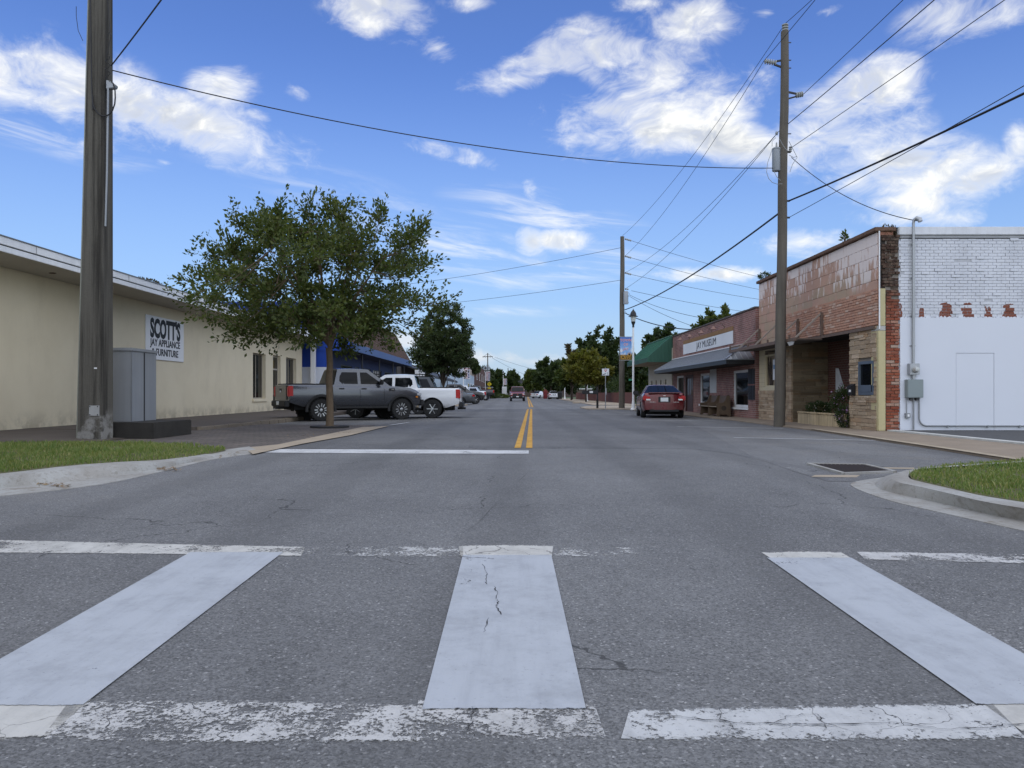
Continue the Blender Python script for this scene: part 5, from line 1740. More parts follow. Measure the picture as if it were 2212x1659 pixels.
yb = P(1308, 0, 48.4); ybx = yb.x
ys_s = sign_post('yield_sign', 'white square yield-to-pedestrians sign on a thin post at the far corner', (ybx, 48.4, .04), 2.62, .028)
MB().box(ybx - .235, ybx + .235, 48.36, 48.366, 2.14, 2.60).build('panel', plain('sign_panel', (.68, .70, .72), .5, var=.03), ys_s)
mb = MB(); mb.box(ybx - .235, ybx + .235, 48.355, 48.3595, 2.14, 2.155); mb.box(ybx - .235, ybx + .235, 48.355, 48.3595, 2.585, 2.60); mb.box(ybx - .235, ybx - .22, 48.355, 48.3595, 2.155, 2.585); mb.box(ybx + .22, ybx + .235, 48.355, 48.3595, 2.155, 2.585)
mb.build('border', INK, ys_s)
tri = lambda s_, y: [(ybx - .10 * s_, y, 2.47 + .055 * s_), (ybx + .10 * s_, y, 2.47 + .055 * s_), (ybx, y, 2.47 - .115 * s_)]
MB().prism(tri(1, 48.358), (0, -.003, 0)).build('yield_triangle', plain('sign_red', (.45, .03, .03), .5), ys_s)
MB().prism(tri(.5, 48.354), (0, -.003, 0)).build('triangle_centre', bpy.data.materials['sign_panel'], ys_s)
MB().prism([(ybx - .19, 48.358, 2.19), (ybx - .19, 48.358, 2.23), (ybx - .10, 48.358, 2.25), (ybx - .02, 48.358, 2.28), (ybx + .03, 48.358, 2.27), (ybx + .03, 48.358, 2.25), (ybx - .06, 48.358, 2.22)], (0, -.003, 0)).build('arrow_symbol', INK, ys_s)
mb = MB(); mb.lathe([(.022, -.003), (0, -.003)], (ybx + .13, 48.358, 2.32), 8, 'Y'); mb.bar((ybx + .13, 48.356, 2.30), (ybx + .13, 48.356, 2.23), .035, .004); mb.bar((ybx + .13, 48.356, 2.24), (ybx + .10, 48.356, 2.17), .02, .004); mb.bar((ybx + .13, 48.356, 2.24), (ybx + .165, 48.356, 2.18), .02, .004); mb.bar((ybx + .13, 48.356, 2.29), (ybx + .165, 48.356, 2.25), .016, .004)
o = mb.build('walker_symbol', INK, ys_s); o['kind'] = 'stuff'
MB().box(ybx - .03, ybx + .06, 48.36, 48.372, .95, 1.35).build('small_plate', GALV, ys_s)

mbx2 = empty('mailbox', (P(1290.5, 0, 50).x, 50.0, .05), 'black double mailbox on a dark post at the far right corner', 'mailbox')
bx = P(1290.5, 0, 50).x
MB().tube([(bx, 50, .05), (bx, 50, .62)], .075, 10).build('post_sleeve', RUBBER, mbx2)
MB().bar((bx, 50, .6), (bx, 50, 1.45), .09).build('post', BLACKM, mbx2)
MB().box(bx - 1.0, bx + .05, 49.9, 50.1, .98, 1.22).build('box', BLACKM, mbx2, bevel=.03)
MB().box(bx - .52, bx - .30, 49.89, 49.899, 1.06, 1.18).build('number_plate', WHITEP, mbx2)

nb = P(982, 0, 66).x
np_ = sign_post('street_sign', 'thin grey post with the dark back of a sign, left, before the parked cars', (nb, 66, .09), 2.95, .035)
MB().box(P(975, 0, 66).x, P(988, 0, 66).x, 66.04, 66.05, 2.75, 3.40).build('panel', plain('sign_back', (.07, .06, .05), .6, .3), np_)

yp = sign_post('crossing_sign', 'yellow diamond pedestrian crossing sign with arrow plaque, far left', (P(1057, 0, 150).x, 150, 0), 2.5, .04)
cxp = P(1057, 0, 150)
YEL = plain('sign_yellow', (.62, .47, .01), .5, var=.03)
MB().prism([(cxp.x - .48, 149.9, 2.85), (cxp.x, 149.9, 2.37), (cxp.x + .48, 149.9, 2.85), (cxp.x, 149.9, 3.33)], (0, .02, 0)).build('diamond', YEL, yp)
mb = MB(); mb.bar((cxp.x, 149.88, 2.62), (cxp.x, 149.88, 2.98), .14, .01); mb.box(cxp.x - .06, cxp.x + .06, 149.87, 149.88, 3.02, 3.14); mb.bar((cxp.x, 149.88, 2.66), (cxp.x + .16, 149.88, 2.5), .06, .01)
o = mb.build('walker_symbol', INK, yp); o['kind'] = 'stuff'
MB().box(cxp.x - .30, cxp.x + .30, 149.9, 149.92, 1.92, 2.24).build('plaque', YEL, yp)
MB().bar((cxp.x + .2, 149.89, 2.16), (cxp.x - .2, 149.89, 2.0), .06, .01).build('arrow_symbol', INK, yp)


# ------------------------------------------------------------------ vehicles
def car_paint(name, col, metal=.35, rough=.32, flake=.06):
    mt, n = new_mat(name)
    p = n.obj()
    z = n.sep(p)[2]
    a = n.noise(p, 2.5, 4, .6)
    dust = n.m('MULTIPLY', n.ss(z, .85, .35), n.ss(n.noise(p, 5, 4, .65), .3, .7))
    c = n.mix(n.m('MULTIPLY', dust, .45), col, (.10, .085, .065))
    k = n.m('ADD', 1 - flake, n.m('MULTIPLY', a, 2 * flake))
    c = n.scale(c, n.comb(k, k, k))
    finish(n, c, n.m('ADD', rough, n.m('MULTIPLY', dust, .3)), metal, None, spec=.5, coat=.7)
    return mt


CHROME = plain('chrome', (.55, .55, .56), .18, .9, var=.05)
ALLOY = plain('alloy', (.42, .43, .44), .3, .75, var=.08)
TRIM = plain('black_trim', (.015, .015, .016), .6, var=.1)
REDL, _n = new_mat('red_lens'); finish(_n, (.38, .006, .008), .2, 0, spec=.25, coat=.1)
CLEARL, _n = new_mat('clear_lens'); finish(_n, (.55, .56, .58), .12, .3, spec=.6, coat=.5)
AMBERL, _n = new_mat('amber_lens'); finish(_n, (.55, .19, .02), .2)
PLATE = plain('plate_white', (.66, .68, .68), .5, var=.1)
UNDER = plain('underbody', (.010, .010, .010), .9)


def wheel_mesh(tr, tw, rim_mat, style):
    """wheel lying on the y axis, outside at +y"""
    t = MB().lathe([(tr * .62, -tw / 2), (tr * .93, -tw / 2), (tr * .985, -tw * .38), (tr, -tw * .2), (tr, tw * .2), (tr * .985, tw * .38), (tr * .93, tw / 2), (tr * .64, tw / 2), (tr * .60, tw * .30)], (0, 0, 0), 28, 'Y')
    if style in ('off', 'lift'):
        for k in range(22):
            a = 2 * math.pi * k / 22
            c = Vector((math.cos(a), 0, math.sin(a)))
            s_ = Vector((-math.sin(a), 0, math.cos(a)))
            for q in (-1, 1):
                t.obox(c * tr * .995 + Vector((0, q * tw * .27, 0)), c * .012, s_ * tr * .07, Vector((0, tw * .19, 0)))
    r = MB()
    r0 = tr * .64
    r.lathe([(r0, tw * .42), (r0 * .96, tw * .44), (r0 * .90, tw * .40), (r0 * .88, tw * .12), (0, tw * .10)], (0, 0, 0), 28, 'Y')
    d_ = MB()
    n_ = {'off': 6, 'lift': 6, 'five': 5, 'hub': 9, 'six': 6}[style]
    for k in range(n_):
        a = 2 * math.pi * k / n_ + .2
        c = Vector((math.cos(a), 0, math.sin(a))); s_ = Vector((-math.sin(a), 0, math.cos(a)))
        if style in ('off', 'lift'):
            for q in (-.45, .45):
                e0 = c * r0 * .18 + s_ * q * r0 * .15; e1 = c * r0 * .93 + s_ * q * r0 * .46
                d_.bar(e0 + Vector((0, tw * .34, 0)), e1 + Vector((0, tw * .38, 0)), .035, .035)
        else:
            d_.bar(c * r0 * .1 + Vector((0, tw * .34, 0)), c * r0 * .93 + Vector((0, tw * .38, 0)), r0 * (.34 if style == 'five' else .22), .03)
    d_.lathe([(r0 * .22, tw * .30), (r0 * .22, tw * .42), (r0 * .12, tw * .46), (0, tw * .46)], (0, 0, 0), 14, 'Y')
    return t, r, d_


def vehicle(name, label, cat, loc, heading, S, group=None):
    root = empty(name, loc, label, cat, group, rotz=heading)
    L, W, zs = S['L'], S['W'], S['zs']
    xf, xr, tr, tw = S['xf'], S['xr'], S['tr'], S['tw']
    ra = S.get('ra', tr * 1.22)
    paint_ = S['paint']
    top, plan_ = S['top'], S['plan']
    zt_ = lambda x: float(np.interp(x, [a for a, b in top], [b for a, b in top]))
    hw_ = lambda x: float(np.interp(x, [a for a, b in plan_], [b for a, b in plan_]))
    bot = S.get('bot', [(-L / 2, zs + .18), (-L / 2 + .5, zs + .02), (-L / 2 + .9, zs), (L / 2 - .9, zs), (L / 2 - .4, zs + .02), (L / 2, zs + .10)])

    def zb_(x):
        z = float(np.interp(x, [a for a, b in bot], [b for a, b in bot]))
        for xa in (xf, xr):
            if abs(x - xa) < ra: z = max(z, tr + math.sqrt(max(ra * ra - (x - xa) ** 2, 0)) * S.get('arch', 1.0))
        return min(z, zt_(x) - .03)

    FS = S.get('section', ([0, .10, .30, .55, .80, .94, 1], [.90, .95, .985, 1.0, .985, .965, .925]))
    F = lambda s_: float(np.interp(s_, FS[0], FS[1]))

    def side(x, z): return hw_(x) * F((z - zs) / max(zt_(x) - zs, .1))

    xs = sorted({round(v, 4) for v in list(np.linspace(-L / 2, L / 2, 54)) + [xa + ra * math.cos(a) for xa in (xf, xr) for a in np.linspace(0, math.pi, 19)] + [-L / 2 + .03, -L / 2 + .08, L / 2 - .03, L / 2 - .08, L / 2 - .14]})
    ts = [0, .06, .16, .3, .45, .6, .75, .88, .95, 1]
    body = MB()
    cols = {1: [], -1: []}
    for x in xs:
        zb0, zt0 = zb_(x), zt_(x)
        for sgn in (1, -1):
            cols[sgn].append([Vector((x, sgn * side(x, zb0 + (zt0 - zb0) * t), zb0 + (zt0 - zb0) * t)) for t in ts])
    body.grid(cols[1]); body.grid(cols[-1])
    cr = S.get('crown', .035)
    fr_ = [1, .94, .8, .5, 0, -.5, -.8, -.94, -1]
    body.grid([[Vector((c[-1].x, c[-1].y * f, c[-1].z + cr * (1 - f * f))) for f in fr_] for c in cols[1]])
    for idx in (0, -1):
        a, b = cols[1][idx], cols[-1][idx]
        sg_ = -1 if idx == 0 else 1
        body.grid([[Vector((p.x + sg_ * S.get('endbulge', .03) * (1 - f * f), p.y * f, p.z + (cr * (1 - f * f) if k == len(a) - 1 else 0))) for f in fr_] for k, p in enumerate(a)])
    body.build('body', paint_, root, world_=False, smooth=38, fix='weld')
    MB().box(-L / 2 + .25, L / 2 - .25, -W / 2 + tw + .04, W / 2 - tw - .04, zs - .10, min(zt_(0), 1.0) - .1).build('underbody', UNDER, root, world_=False)
    for xa in (xf, xr):
        MB().box(xa - ra * .98, xa + ra * .98, -W / 2 + .09, W / 2 - .09, tr + ra * .2, tr + ra * .92).build('wheel_well', UNDER, root, world_=False)
    # cabin
    c = S['cabin']
    zb0 = c.get('zb', zt_(0)) - .03
    wb, wr_ = c['wb'], c['wr']
    zr = c['zr']
    cv = [(c['xb0'], s_ * wb, c.get('zb_rear', zb0)) for s_ in (-1, 1)] + [(c['xb1'], s_ * wb * .97, c.get('zb_front', zb0)) for s_ in (1, -1)] + [(c['xr0'], s_ * wr_ * .97, zr - .03) for s_ in (-1, 1)] + [(c['xr1'], s_ * wr_, zr - .02) for s_ in (1, -1)]
    cab = MB()
    # roof with a fore and aft crown
    nx = 7
    rowsR = []
    for k in range(nx):
        t = k / (nx - 1)
        x = c['xr0'] + (c['xr1'] - c['xr0']) * t
        zc = zr - .035 + .035 * math.sin(math.pi * (.12 + .76 * t))
        rowsR.append([Vector((x, wr_ * f, zc + .035 * (1 - abs(f) ** 2.5))) for f in (-1, -.96, -.8, -.4, 0, .4, .8, .96, 1)])
    cab.grid(rowsR)
    base = lambda x: Vector((x, wb, 0))
    rear = [[Vector((c['xb0'] - S.get('glassbow', .04) * (1 - f * f), wb * f, c.get('zb_rear', zb0))) for f in (-1, -.96, -.8, -.4, 0, .4, .8, .96, 1)], rowsR[0]]
    frontr = [[Vector((c['xb1'] + .10 * (1 - f * f), wb * .97 * f, c.get('zb_front', zb0))) for f in (-1, -.96, -.8, -.4, 0, .4, .8, .96, 1)], rowsR[-1]]
    cab.grid(rear); cab.grid(frontr)
    for s_, j in ((-1, 0), (1, -1)):
        up = [r_[j] for r_ in rowsR]
        lo = [Vector((rear[0][j].x + (frontr[0][j].x - rear[0][j].x) * k / (nx - 1), s_ * (wb + (wb * .97 - wb) * k / (nx - 1)), rear[0][j].z + (frontr[0][j].z - rear[0][j].z) * k / (nx - 1))) for k in range(nx)]
        cab.grid([up, lo])
    cab.build('cabin', S.get('roofpaint', paint_), root, world_=False, smooth=30, fix='weld')

    def cabin_y(x, z):
        t = (z - zb0) / (zr - .035 - zb0)
        return wb * .985 + (wr_ - wb * .985) * t

    for poly in c['windows']:
        for s_ in (-1, 1):
            pts = [Vector((x, s_ * (cabin_y(x, z) + .008), z)) for x, z in poly]
            MB().prism(pts, (0, s_ * -.02, 0)).build('side_window', S.get('glass', GLASSD), root, world_=False)

    def plate_between(lo, hi, name, a=.06, b=.93, ft=(.08, .92), offx=.012):
        m_ = MB()
        rws = []
        for t in (ft[0], ft[1]):
            rws.append([lo[i].lerp(hi[i], t) for i in range(len(lo))])
        sg_ = 1 if lo[4].x > hi[4].x else -1
        m_.grid([[p + Vector((sg_ * offx, 0, .010)) for p in r_[1:-1]] for r_ in rws])
        m_.build(name, S.get('glass', GLASSD), root, world_=False, smooth=True)

    plate_between(frontr[0], frontr[1], 'windshield')
    plate_between(rear[0], rear[1], 'rear_window', ft=c.get('rear_ft', (.10, .90)))
    # seams, handles
    for x in S.get('seams', ()):
        for s_ in (-1, 1):
            zz = np.linspace(zb_(x) + .05, zt_(x) - .01, 8)
            MB().grid([[Vector((x + q, s_ * (side(x, z) + .0035), z)) for q in (-.006, .006)] for z in zz]).build('door_seam', TRIM, root, world_=False)
    for x, z in S.get('handles', ()):
        for s_ in (-1, 1):
            MB().box(x - .10, x + .10, s_ * (side(x, z) + .016) - .016, s_ * (side(x, z) + .016) + .016, z - .022, z + .022).build('door_handle', S.get('handle_mat', TRIM), root, world_=False, bevel=.01)
    if 'mirror' in S:
        x, z = S['mirror']
        for s_ in (-1, 1):
            y = side(x, z - .1)
            m_ = MB().obox((x + .02, s_ * (y + .13), z), (.05, 0, 0), (0, .12, 0), (0, 0, .095)).build('mirror', S.get('mirror_mat', TRIM), root, world_=False, bevel=.03)
            MB().bar((x, s_ * (y - .02), z - .07), (x, s_ * (y + .06), z - .05), .04).build('mirror_stalk', TRIM, m_, world_=False)
    if S.get('flare'):
        for xa in (xf, xr):
            for s_ in (-1, 1):
                rws = []
                for a in np.linspace(-.12, math.pi + .12, 24):
                    row_ = []
                    for q, dy in ((ra - .02, -.10), (ra - .01, .025), (ra + .07, .022), (ra + .085, 0)):
                        x = xa + q * math.cos(a); z = tr + q * math.sin(a) * S.get('arch', 1.0)
                        row_.append(Vector((x, s_ * (max(side(x, min(max(z, zs + .02), zt_(x) - .05)), hw_(xa) * .96) + dy), z)))
                    rws.append(row_)
                MB().grid(rws).build('wheel_arch', TRIM, root, world_=False, smooth=True)
    # wheels
    t_, r_, d_ = wheel_mesh(tr, tw, None, S['wheel'])
    protoT = protoR = protoD = None
    for xa in (xf, xr):
        for s_ in (-1, 1):
            if protoT is None:
                o1 = t_.build('wheel', RUBBER, root, world_=False, smooth=30)
                o2 = r_.build('rim', S.get('rimback', TRIM), o1, world_=False, smooth=30)
                o3 = d_.build('spokes', S.get('rim', ALLOY), o1, world_=False)
                protoT, protoR, protoD = o1, o2, o3
            else:
                o1, o2, o3 = protoT.copy(), protoR.copy(), protoD.copy()
                for q in (o1, o2, o3): COL.objects.link(q)
                o1.parent = root; o2.parent = o1; o3.parent = o1
            o1.location = (xa, s_ * (W / 2 - tw / 2 - S.get('inset', .02)), tr)
            o1.rotation_euler = (0, random.uniform(0, 1), 0 if s_ > 0 else math.pi)
    for bx_ in S.get('boxes', ()):
        nm, mt, x0, x1, y0, y1, z0, z1, bv = bx_
        sides = (1, -1) if y0 >= 0.001 else (1,)
        for s_ in sides:
            ya, yb_ = sorted((s_ * y0, s_ * y1))
            MB().box(x0, x1, ya, yb_, z0, z1).build(nm, mt, root, world_=False, bevel=bv)
    root['side'] = 0
    del root['side']
    return root


def pickup(paint_, roof=1.95, zs=.52, tr=.41, wheel='off', L=5.35, W=1.86, xf=1.72, xr=-1.50, flare=True, rim=ALLOY, chrome=False, cover=True, glass=GLASSD, tail_paint=None, extra=()):
    b = zs + .80
    h = L / 2
    S = dict(L=L, W=W, zs=zs, xf=xf, xr=xr, tr=tr, tw=.27, ra=tr * 1.23, paint=paint_, flare=flare, wheel=wheel, rim=rim, glass=glass,
             top=[(-h, b), (-h + .05, b + .015), (-1.0, b + .02), (-.9, b), (.8, b - .02), (1.1, b - .01), (1.6, b - .03), (2.1, b - .08), (h - .28, b - .17), (h - .10, b - .28), (h, b - .42)],
             plan=[(-h, W / 2 * .955), (-h + .06, W / 2 * .985), (-h + .3, W / 2), (h - .9, W / 2), (h - .45, W / 2 * .965), (h - .15, W / 2 * .88), (h, W / 2 * .76)],
             cabin=dict(xb0=-1.02, xb1=1.28, xr0=-.82, xr1=.40, zr=roof, wb=W / 2 * .93, wr=W / 2 * .76, zb=b,
                        windows=[[(-.80, b + .06), (-.06, b + .06), (-.06, roof - .13), (-.66, roof - .13), (-.76, b + .34)], [(.06, b + .06), (.86, b + .06), (.80, b + .16), (.32, roof - .13), (.06, roof - .13)]]),
             seams=(-1.06, 0.0, .98), handles=((-.72, b - .12), (.16, b - .12)), mirror=(.82, b + .13), crown=.03,
             boxes=[('rear_bumper', CHROME if chrome else TRIM, -h - .16, -h + .02, -.001 * 0 - W / 2 * .92, W / 2 * .92, zs + .02, zs + .24, .03),
                    ('tailgate', tail_paint or paint_, -h - .055, -h - .02, -W / 2 * .72, W / 2 * .72, zs + .27, b - .01, .012),
                    ('tailgate_handle', TRIM, -h - .062, -h - .054, -.13, .13, b - .20, b - .12, .004),
                    ('tail_light', REDL, -h - .05, -h + .16, W / 2 * .80, W / 2 * .992, zs + .38, b - .03, .03),
                    ('head_light', CLEARL, h - .34, h - .06, W / 2 * .62, W / 2 * .90, b - .40, b - .27, .03),
                    ('front_bumper', CHROME if chrome else TRIM, h - .10, h + .10, -W / 2 * .86, W / 2 * .86, zs + .02, zs + .26, .04),
                    ('grille', TRIM, h - .02, h + .045, -W / 2 * .56, W / 2 * .56, zs + .28, b - .42, .02),
                    ('running_board', TRIM, xr + tr * 1.35, xf - tr * 1.35, W / 2 * .84, W / 2 * .965, zs - .06, zs + .02, .015),
                    ('hitch', TRIM, -h - .24, -h + .1, -.05, .05, zs - .07, zs + .02, .005),
                    ('mud_flap', TRIM, xr - tr * 1.30, xr - tr * 1.27, W / 2 * .70, W / 2 * .97, zs - .18, zs + .1, .003)] + list(extra))
    if cover:
        S['boxes'].append(('bed_cover', TRIM, -h + .06, -1.06, -W / 2 * .84, W / 2 * .84, b + .03, b + .065, .015))
    return S, b, h


GREYP = car_paint('dark_grey_paint', (.078, .084, .098), .7, .26)
S, b, h = pickup(GREYP, tail_paint=car_paint('dull_tailgate', (.060, .056, .050), .2, .5),  # tailgate coat darker, browner and rougher than the body paint
                 extra=[('side_vent', TRIM, 1.18, 1.42, .925, .938, 1.12, 1.22, .006), ('vent_badge', CHROME, 1.28, 1.38, .936, .942, 1.15, 1.19, .002),
                        ('emblem', WHITEP, -2.742, -2.731, -.05, .05, 1.06, 1.13, .004), ('licence_plate', PLATE, -2.845, -2.838, -.16, .16, .60, .74, .004),
                        ('side_marker', AMBERL, 2.33, 2.42, .84, .895, .86, .92, .004), ('brake_lamp', REDL, -.86, -.83, -.12, .12, 1.89, 1.92, .004)])
rg = vehicle('pickup_truck', 'dark grey lifted crew cab pickup behind the street tree', 'pickup', (-6.23, 29.79, 0), R(33), S)
me_ = text_mesh('SPORT', .11, 1.1, .0, .001); me_.transform(frame4((1, 0, 0), (0, 0, 1), (-2.20, -.925, 1.22))); me_.materials.append(plain('decal_grey', (.16, .16, .17), .5))
o = bpy.data.objects.new('lettering', me_); COL.objects.link(o); o.parent = rg

WHT = car_paint('white_paint_car', (.66, .67, .68), .0, .3, .02)
S, b, h = pickup(WHT, roof=1.80, zs=.42, tr=.385, wheel='six', L=5.4, W=1.9, xf=1.55, xr=-1.60, flare=False, rim=ALLOY, cover=True,
                 extra=[('dirt_guard', plain('tan_dirt', (.36, .30, .22), .8), -1.05, -.95, .945, .952, .45, .85, .002)])
vehicle('pickup_truck', 'white crew cab pickup parked nose in just beyond the grey pickup', 'pickup', (-4.9, 32.55, 0), R(181), S)


def suv(paint_, L=4.8, W=1.88, roof=1.78, zs=.34, tr=.36, wheel='five', rim=ALLOY):
    h = L / 2; b = zs + .70
    return dict(L=L, W=W, zs=zs, xf=1.42, xr=-1.40, tr=tr, tw=.23, paint=paint_, wheel=wheel, rim=rim,
                top=[(-h, b - .06), (-h + .1, b), (.9, b), (1.3, b - .01), (1.9, b - .07), (h - .2, b - .17), (h, b - .36)],
                plan=[(-h, W / 2 * .90), (-h + .2, W / 2 * .985), (-h + .6, W / 2), (h - .8, W / 2), (h - .3, W / 2 * .92), (h, W / 2 * .72)],
                cabin=dict(xb0=-h + .06, xb1=1.22, xr0=-h + .55, xr1=.35, zr=roof, wb=W / 2 * .94, wr=W / 2 * .78, zb=b,
                           windows=[[(-h + .34, b + .04), (-.98, b + .04), (-.98, roof - .12), (-h + .66, roof - .12)], [(-.90, b + .04), (-.08, b + .04), (-.08, roof - .12), (-.90, roof - .12)], [(0, b + .04), (.84, b + .04), (.30, roof - .12), (0, roof - .12)]]),
                seams=(-.96, -.04, .92), handles=((-.80, b - .10), (.12, b - .10)), mirror=(.80, b + .09),
                boxes=[('tail_light', REDL, -h - .01, -h + .14, W / 2 * .76, W / 2 * .96, b - .22, b + .12, .03), ('rear_bumper', TRIM, -h - .05, -h + .08, -W / 2 * .86, W / 2 * .86, zs + .06, zs + .30, .04),
                       ('head_light', CLEARL, h - .30, h - .05, W / 2 * .60, W / 2 * .90, b - .34, b - .20, .03), ('grille', TRIM, h - .03, h + .02, -.5, .5, zs + .14, b - .36, .02),
                       ('roof_rail', TRIM, -h + .7, .3, W / 2 * .66, W / 2 * .70, roof - .005, roof + .035, .01), ('licence_plate', PLATE, -h - .045, -h - .03, -.15, .15, b - .3, b - .16, .003)])


def sedan(paint_, L=4.58, W=1.74, roof=1.465, zs=.27, tr=.32, wheel='five', rim=ALLOY):
    h = L / 2; b = zs + .70
    return dict(L=L, W=W, zs=zs, xf=1.36, xr=-1.29, tr=tr, tw=.21, paint=paint_, wheel=wheel, rim=rim, endbulge=.07,
                bot=[(-h, zs + .10), (-h + .4, zs), (h - .7, zs), (h, zs - .02)],
                top=[(-h, b - .0), (-h + .06, b + .085), (-h + .5, b + .07), (-1.2, b + .02), (.9, b - .04), (1.3, b - .05), (1.8, b - .13), (h - .22, b - .22), (h, b - .40)],
                plan=[(-h, W / 2 * .87), (-h + .10, W / 2 * .935), (-h + .35, W / 2 * .985), (-h + .7, W / 2), (h - .9, W / 2), (h - .4, W / 2 * .93), (h - .1, W / 2 * .80), (h, W / 2 * .68)],
                cabin=dict(xb0=-1.72, xb1=1.12, xr0=-.78, xr1=.18, zr=roof, wb=W / 2 * .90, wr=W / 2 * .60, zb=b, zb_rear=b + .05,
                           windows=[[(-1.22, b + .07), (-.12, b + .05), (-.12, roof - .10), (-.86, roof - .10)], [(-.02, b + .05), (.80, b + .05), (.14, roof - .10), (-.02, roof - .10)]], rear_ft=(.06, .94)),
                seams=(-1.0, -.07, .88), handles=((-.86, b - .10), (.08, b - .10)), mirror=(.70, b + .10), handle_mat=paint_, mirror_mat=TRIM,
                boxes=[('tail_light', REDL, -h - .045, -h + .22, W / 2 * .60, W / 2 * .955, b - .22, b - .02, .035), ('reverse_lamp', CLEARL, -h - .055, -h - .04, W / 2 * .62, W / 2 * .82, b - .21, b - .15, .008),
                       ('licence_plate', PLATE, -h - .088, -h - .076, -.155, .155, b - .26, b - .10, .004), ('plate_recess', TRIM, -h - .0785, -h - .05, -.24, .24, b - .29, b - .065, .004),
                       ('trunk_spoiler', paint_, -h - .04, -h + .13, -W / 2 * .70, W / 2 * .70, b + .085, b + .115, .012),
                       ('bumper_line', TRIM, -h - .062, -h - .03, -W / 2 * .66, W / 2 * .66, zs + .02, zs + .12, .02),
                       ('emblem', CHROME, -h - .075, -h - .06, -.06, .06, b - .035, b - .005, .008), ('bumper_trim', CHROME, -h - .075, -h - .05, W / 2 * .40, W / 2 * .66, b - .285, b - .275, .002),
                       ('head_light', CLEARL, h - .34, h - .08, W / 2 * .56, W / 2 * .88, b - .36, b - .24, .03), ('grille', TRIM, h - .02, h + .03, -.45, .45, zs + .12, b - .40, .02)])


RED = car_paint('red_paint', (.115, .004, .010), .3, .25)
rs1 = sedan(RED, 4.58, 1.80, 1.37, .25, .315)
rcar = vehicle('sedan_car', 'dark red four-door sedan parked in front of the museum', 'car', (6.45, 33.75, 0), R(84.5), rs1)
me_ = text_mesh('QI7 9VB', .10, .9, .0, .001) if False else None
DKS = car_paint('slate_paint', (.06, .066, .075), .4, .35)
vehicle('suv_car', 'dark SUV with pale rear glass parked behind the white pickup', 'SUV', (-5.95, 38.2, 0), R(181), suv(car_paint('black_green_paint', (.02, .024, .024), .3, .3), 4.9, 1.9, 1.84))
vehicle('sedan_car', 'old slate grey sedan parked beyond the thin sign post', 'car', (-5.9, 71, 0), R(180), sedan(DKS, 4.9, 1.8, 1.42, .25, .32, 'hub', CHROME))
BLKP = car_paint('black_brown_paint', (.018, .015, .013), .3, .3)
S, b, h = pickup(BLKP, roof=1.93, zs=.48, tr=.41, wheel='five', L=5.6, W=2.0, xf=1.85, xr=-1.7, flare=True, rim=CHROME, chrome=True)
vehicle('pickup_truck', 'black pickup parked nose out beyond the slate grey sedan', 'pickup', (-5.45, 74.6, 0), R(8), S)
S, b, h = pickup(WHT, roof=1.88, zs=.44, tr=.39, wheel='five', L=5.6, W=1.98, xf=1.85, xr=-1.7, flare=False, rim=CHROME, cover=False)
vehicle('pickup_truck', 'far white pickup with red tail lamp, nose in beyond the black pickup', 'pickup', (-5.7, 84.5, 0), R(181), S)
vehicle('suv_car', 'silver SUV between the far white pickup and the lifted grey one', 'SUV', (-6.1, 94, 0), R(179), suv(car_paint('silver_paint', (.36, .38, .42), .5, .25)))
S, b, h = pickup(car_paint('charcoal_paint', (.03, .031, .034), .4, .35), roof=2.12, zs=.72, tr=.46, wheel='lift', L=5.7, W=2.0, xf=1.85, xr=-1.7, flare=True, rim=TRIM)
vehicle('pickup_truck', 'farthest parked pickup, charcoal, tall on big black wheels', 'pickup', (-5.5, 112, 0), R(181), S)
RAMP = car_paint('maroon_paint', (.17, .010, .016), .35, .3)
S, b, h = pickup(RAMP, roof=1.92, zs=.46, tr=.40, wheel='five', L=5.8, W=2.02, xf=1.95, xr=-1.7, flare=False, rim=ALLOY, cover=False,
                 extra=[('grille_bar', RAMP, 2.94, 2.99, -.05, .05, .72, .98, .01), ('front_plate', PLATE, 3.0, 3.02, -.16, .16, .55, .68, .003), ('fog_lamp', CLEARL, 2.98, 3.01, .66, .80, .54, .64, .01), ('grille_surround', TRIM, 2.88, 2.93, -.62, .62, .70, 1.02, .02)])
vehicle('pickup_truck', 'maroon pickup driving towards the camera left of the yellow line', 'pickup', (.72, 103, 0), R(-90), S)
vehicle('sedan_car', 'white sedan seen from behind beside the black trash can', 'car', (7.35, 137, 0), R(91), sedan(WHT, 4.7, 1.8, 1.45))
vehicle('sedan_car', 'farthest white car by the brown wooden fence', 'car', (5.9, 166, 0), R(60), sedan(WHT, 4.9, 1.85, 1.5))


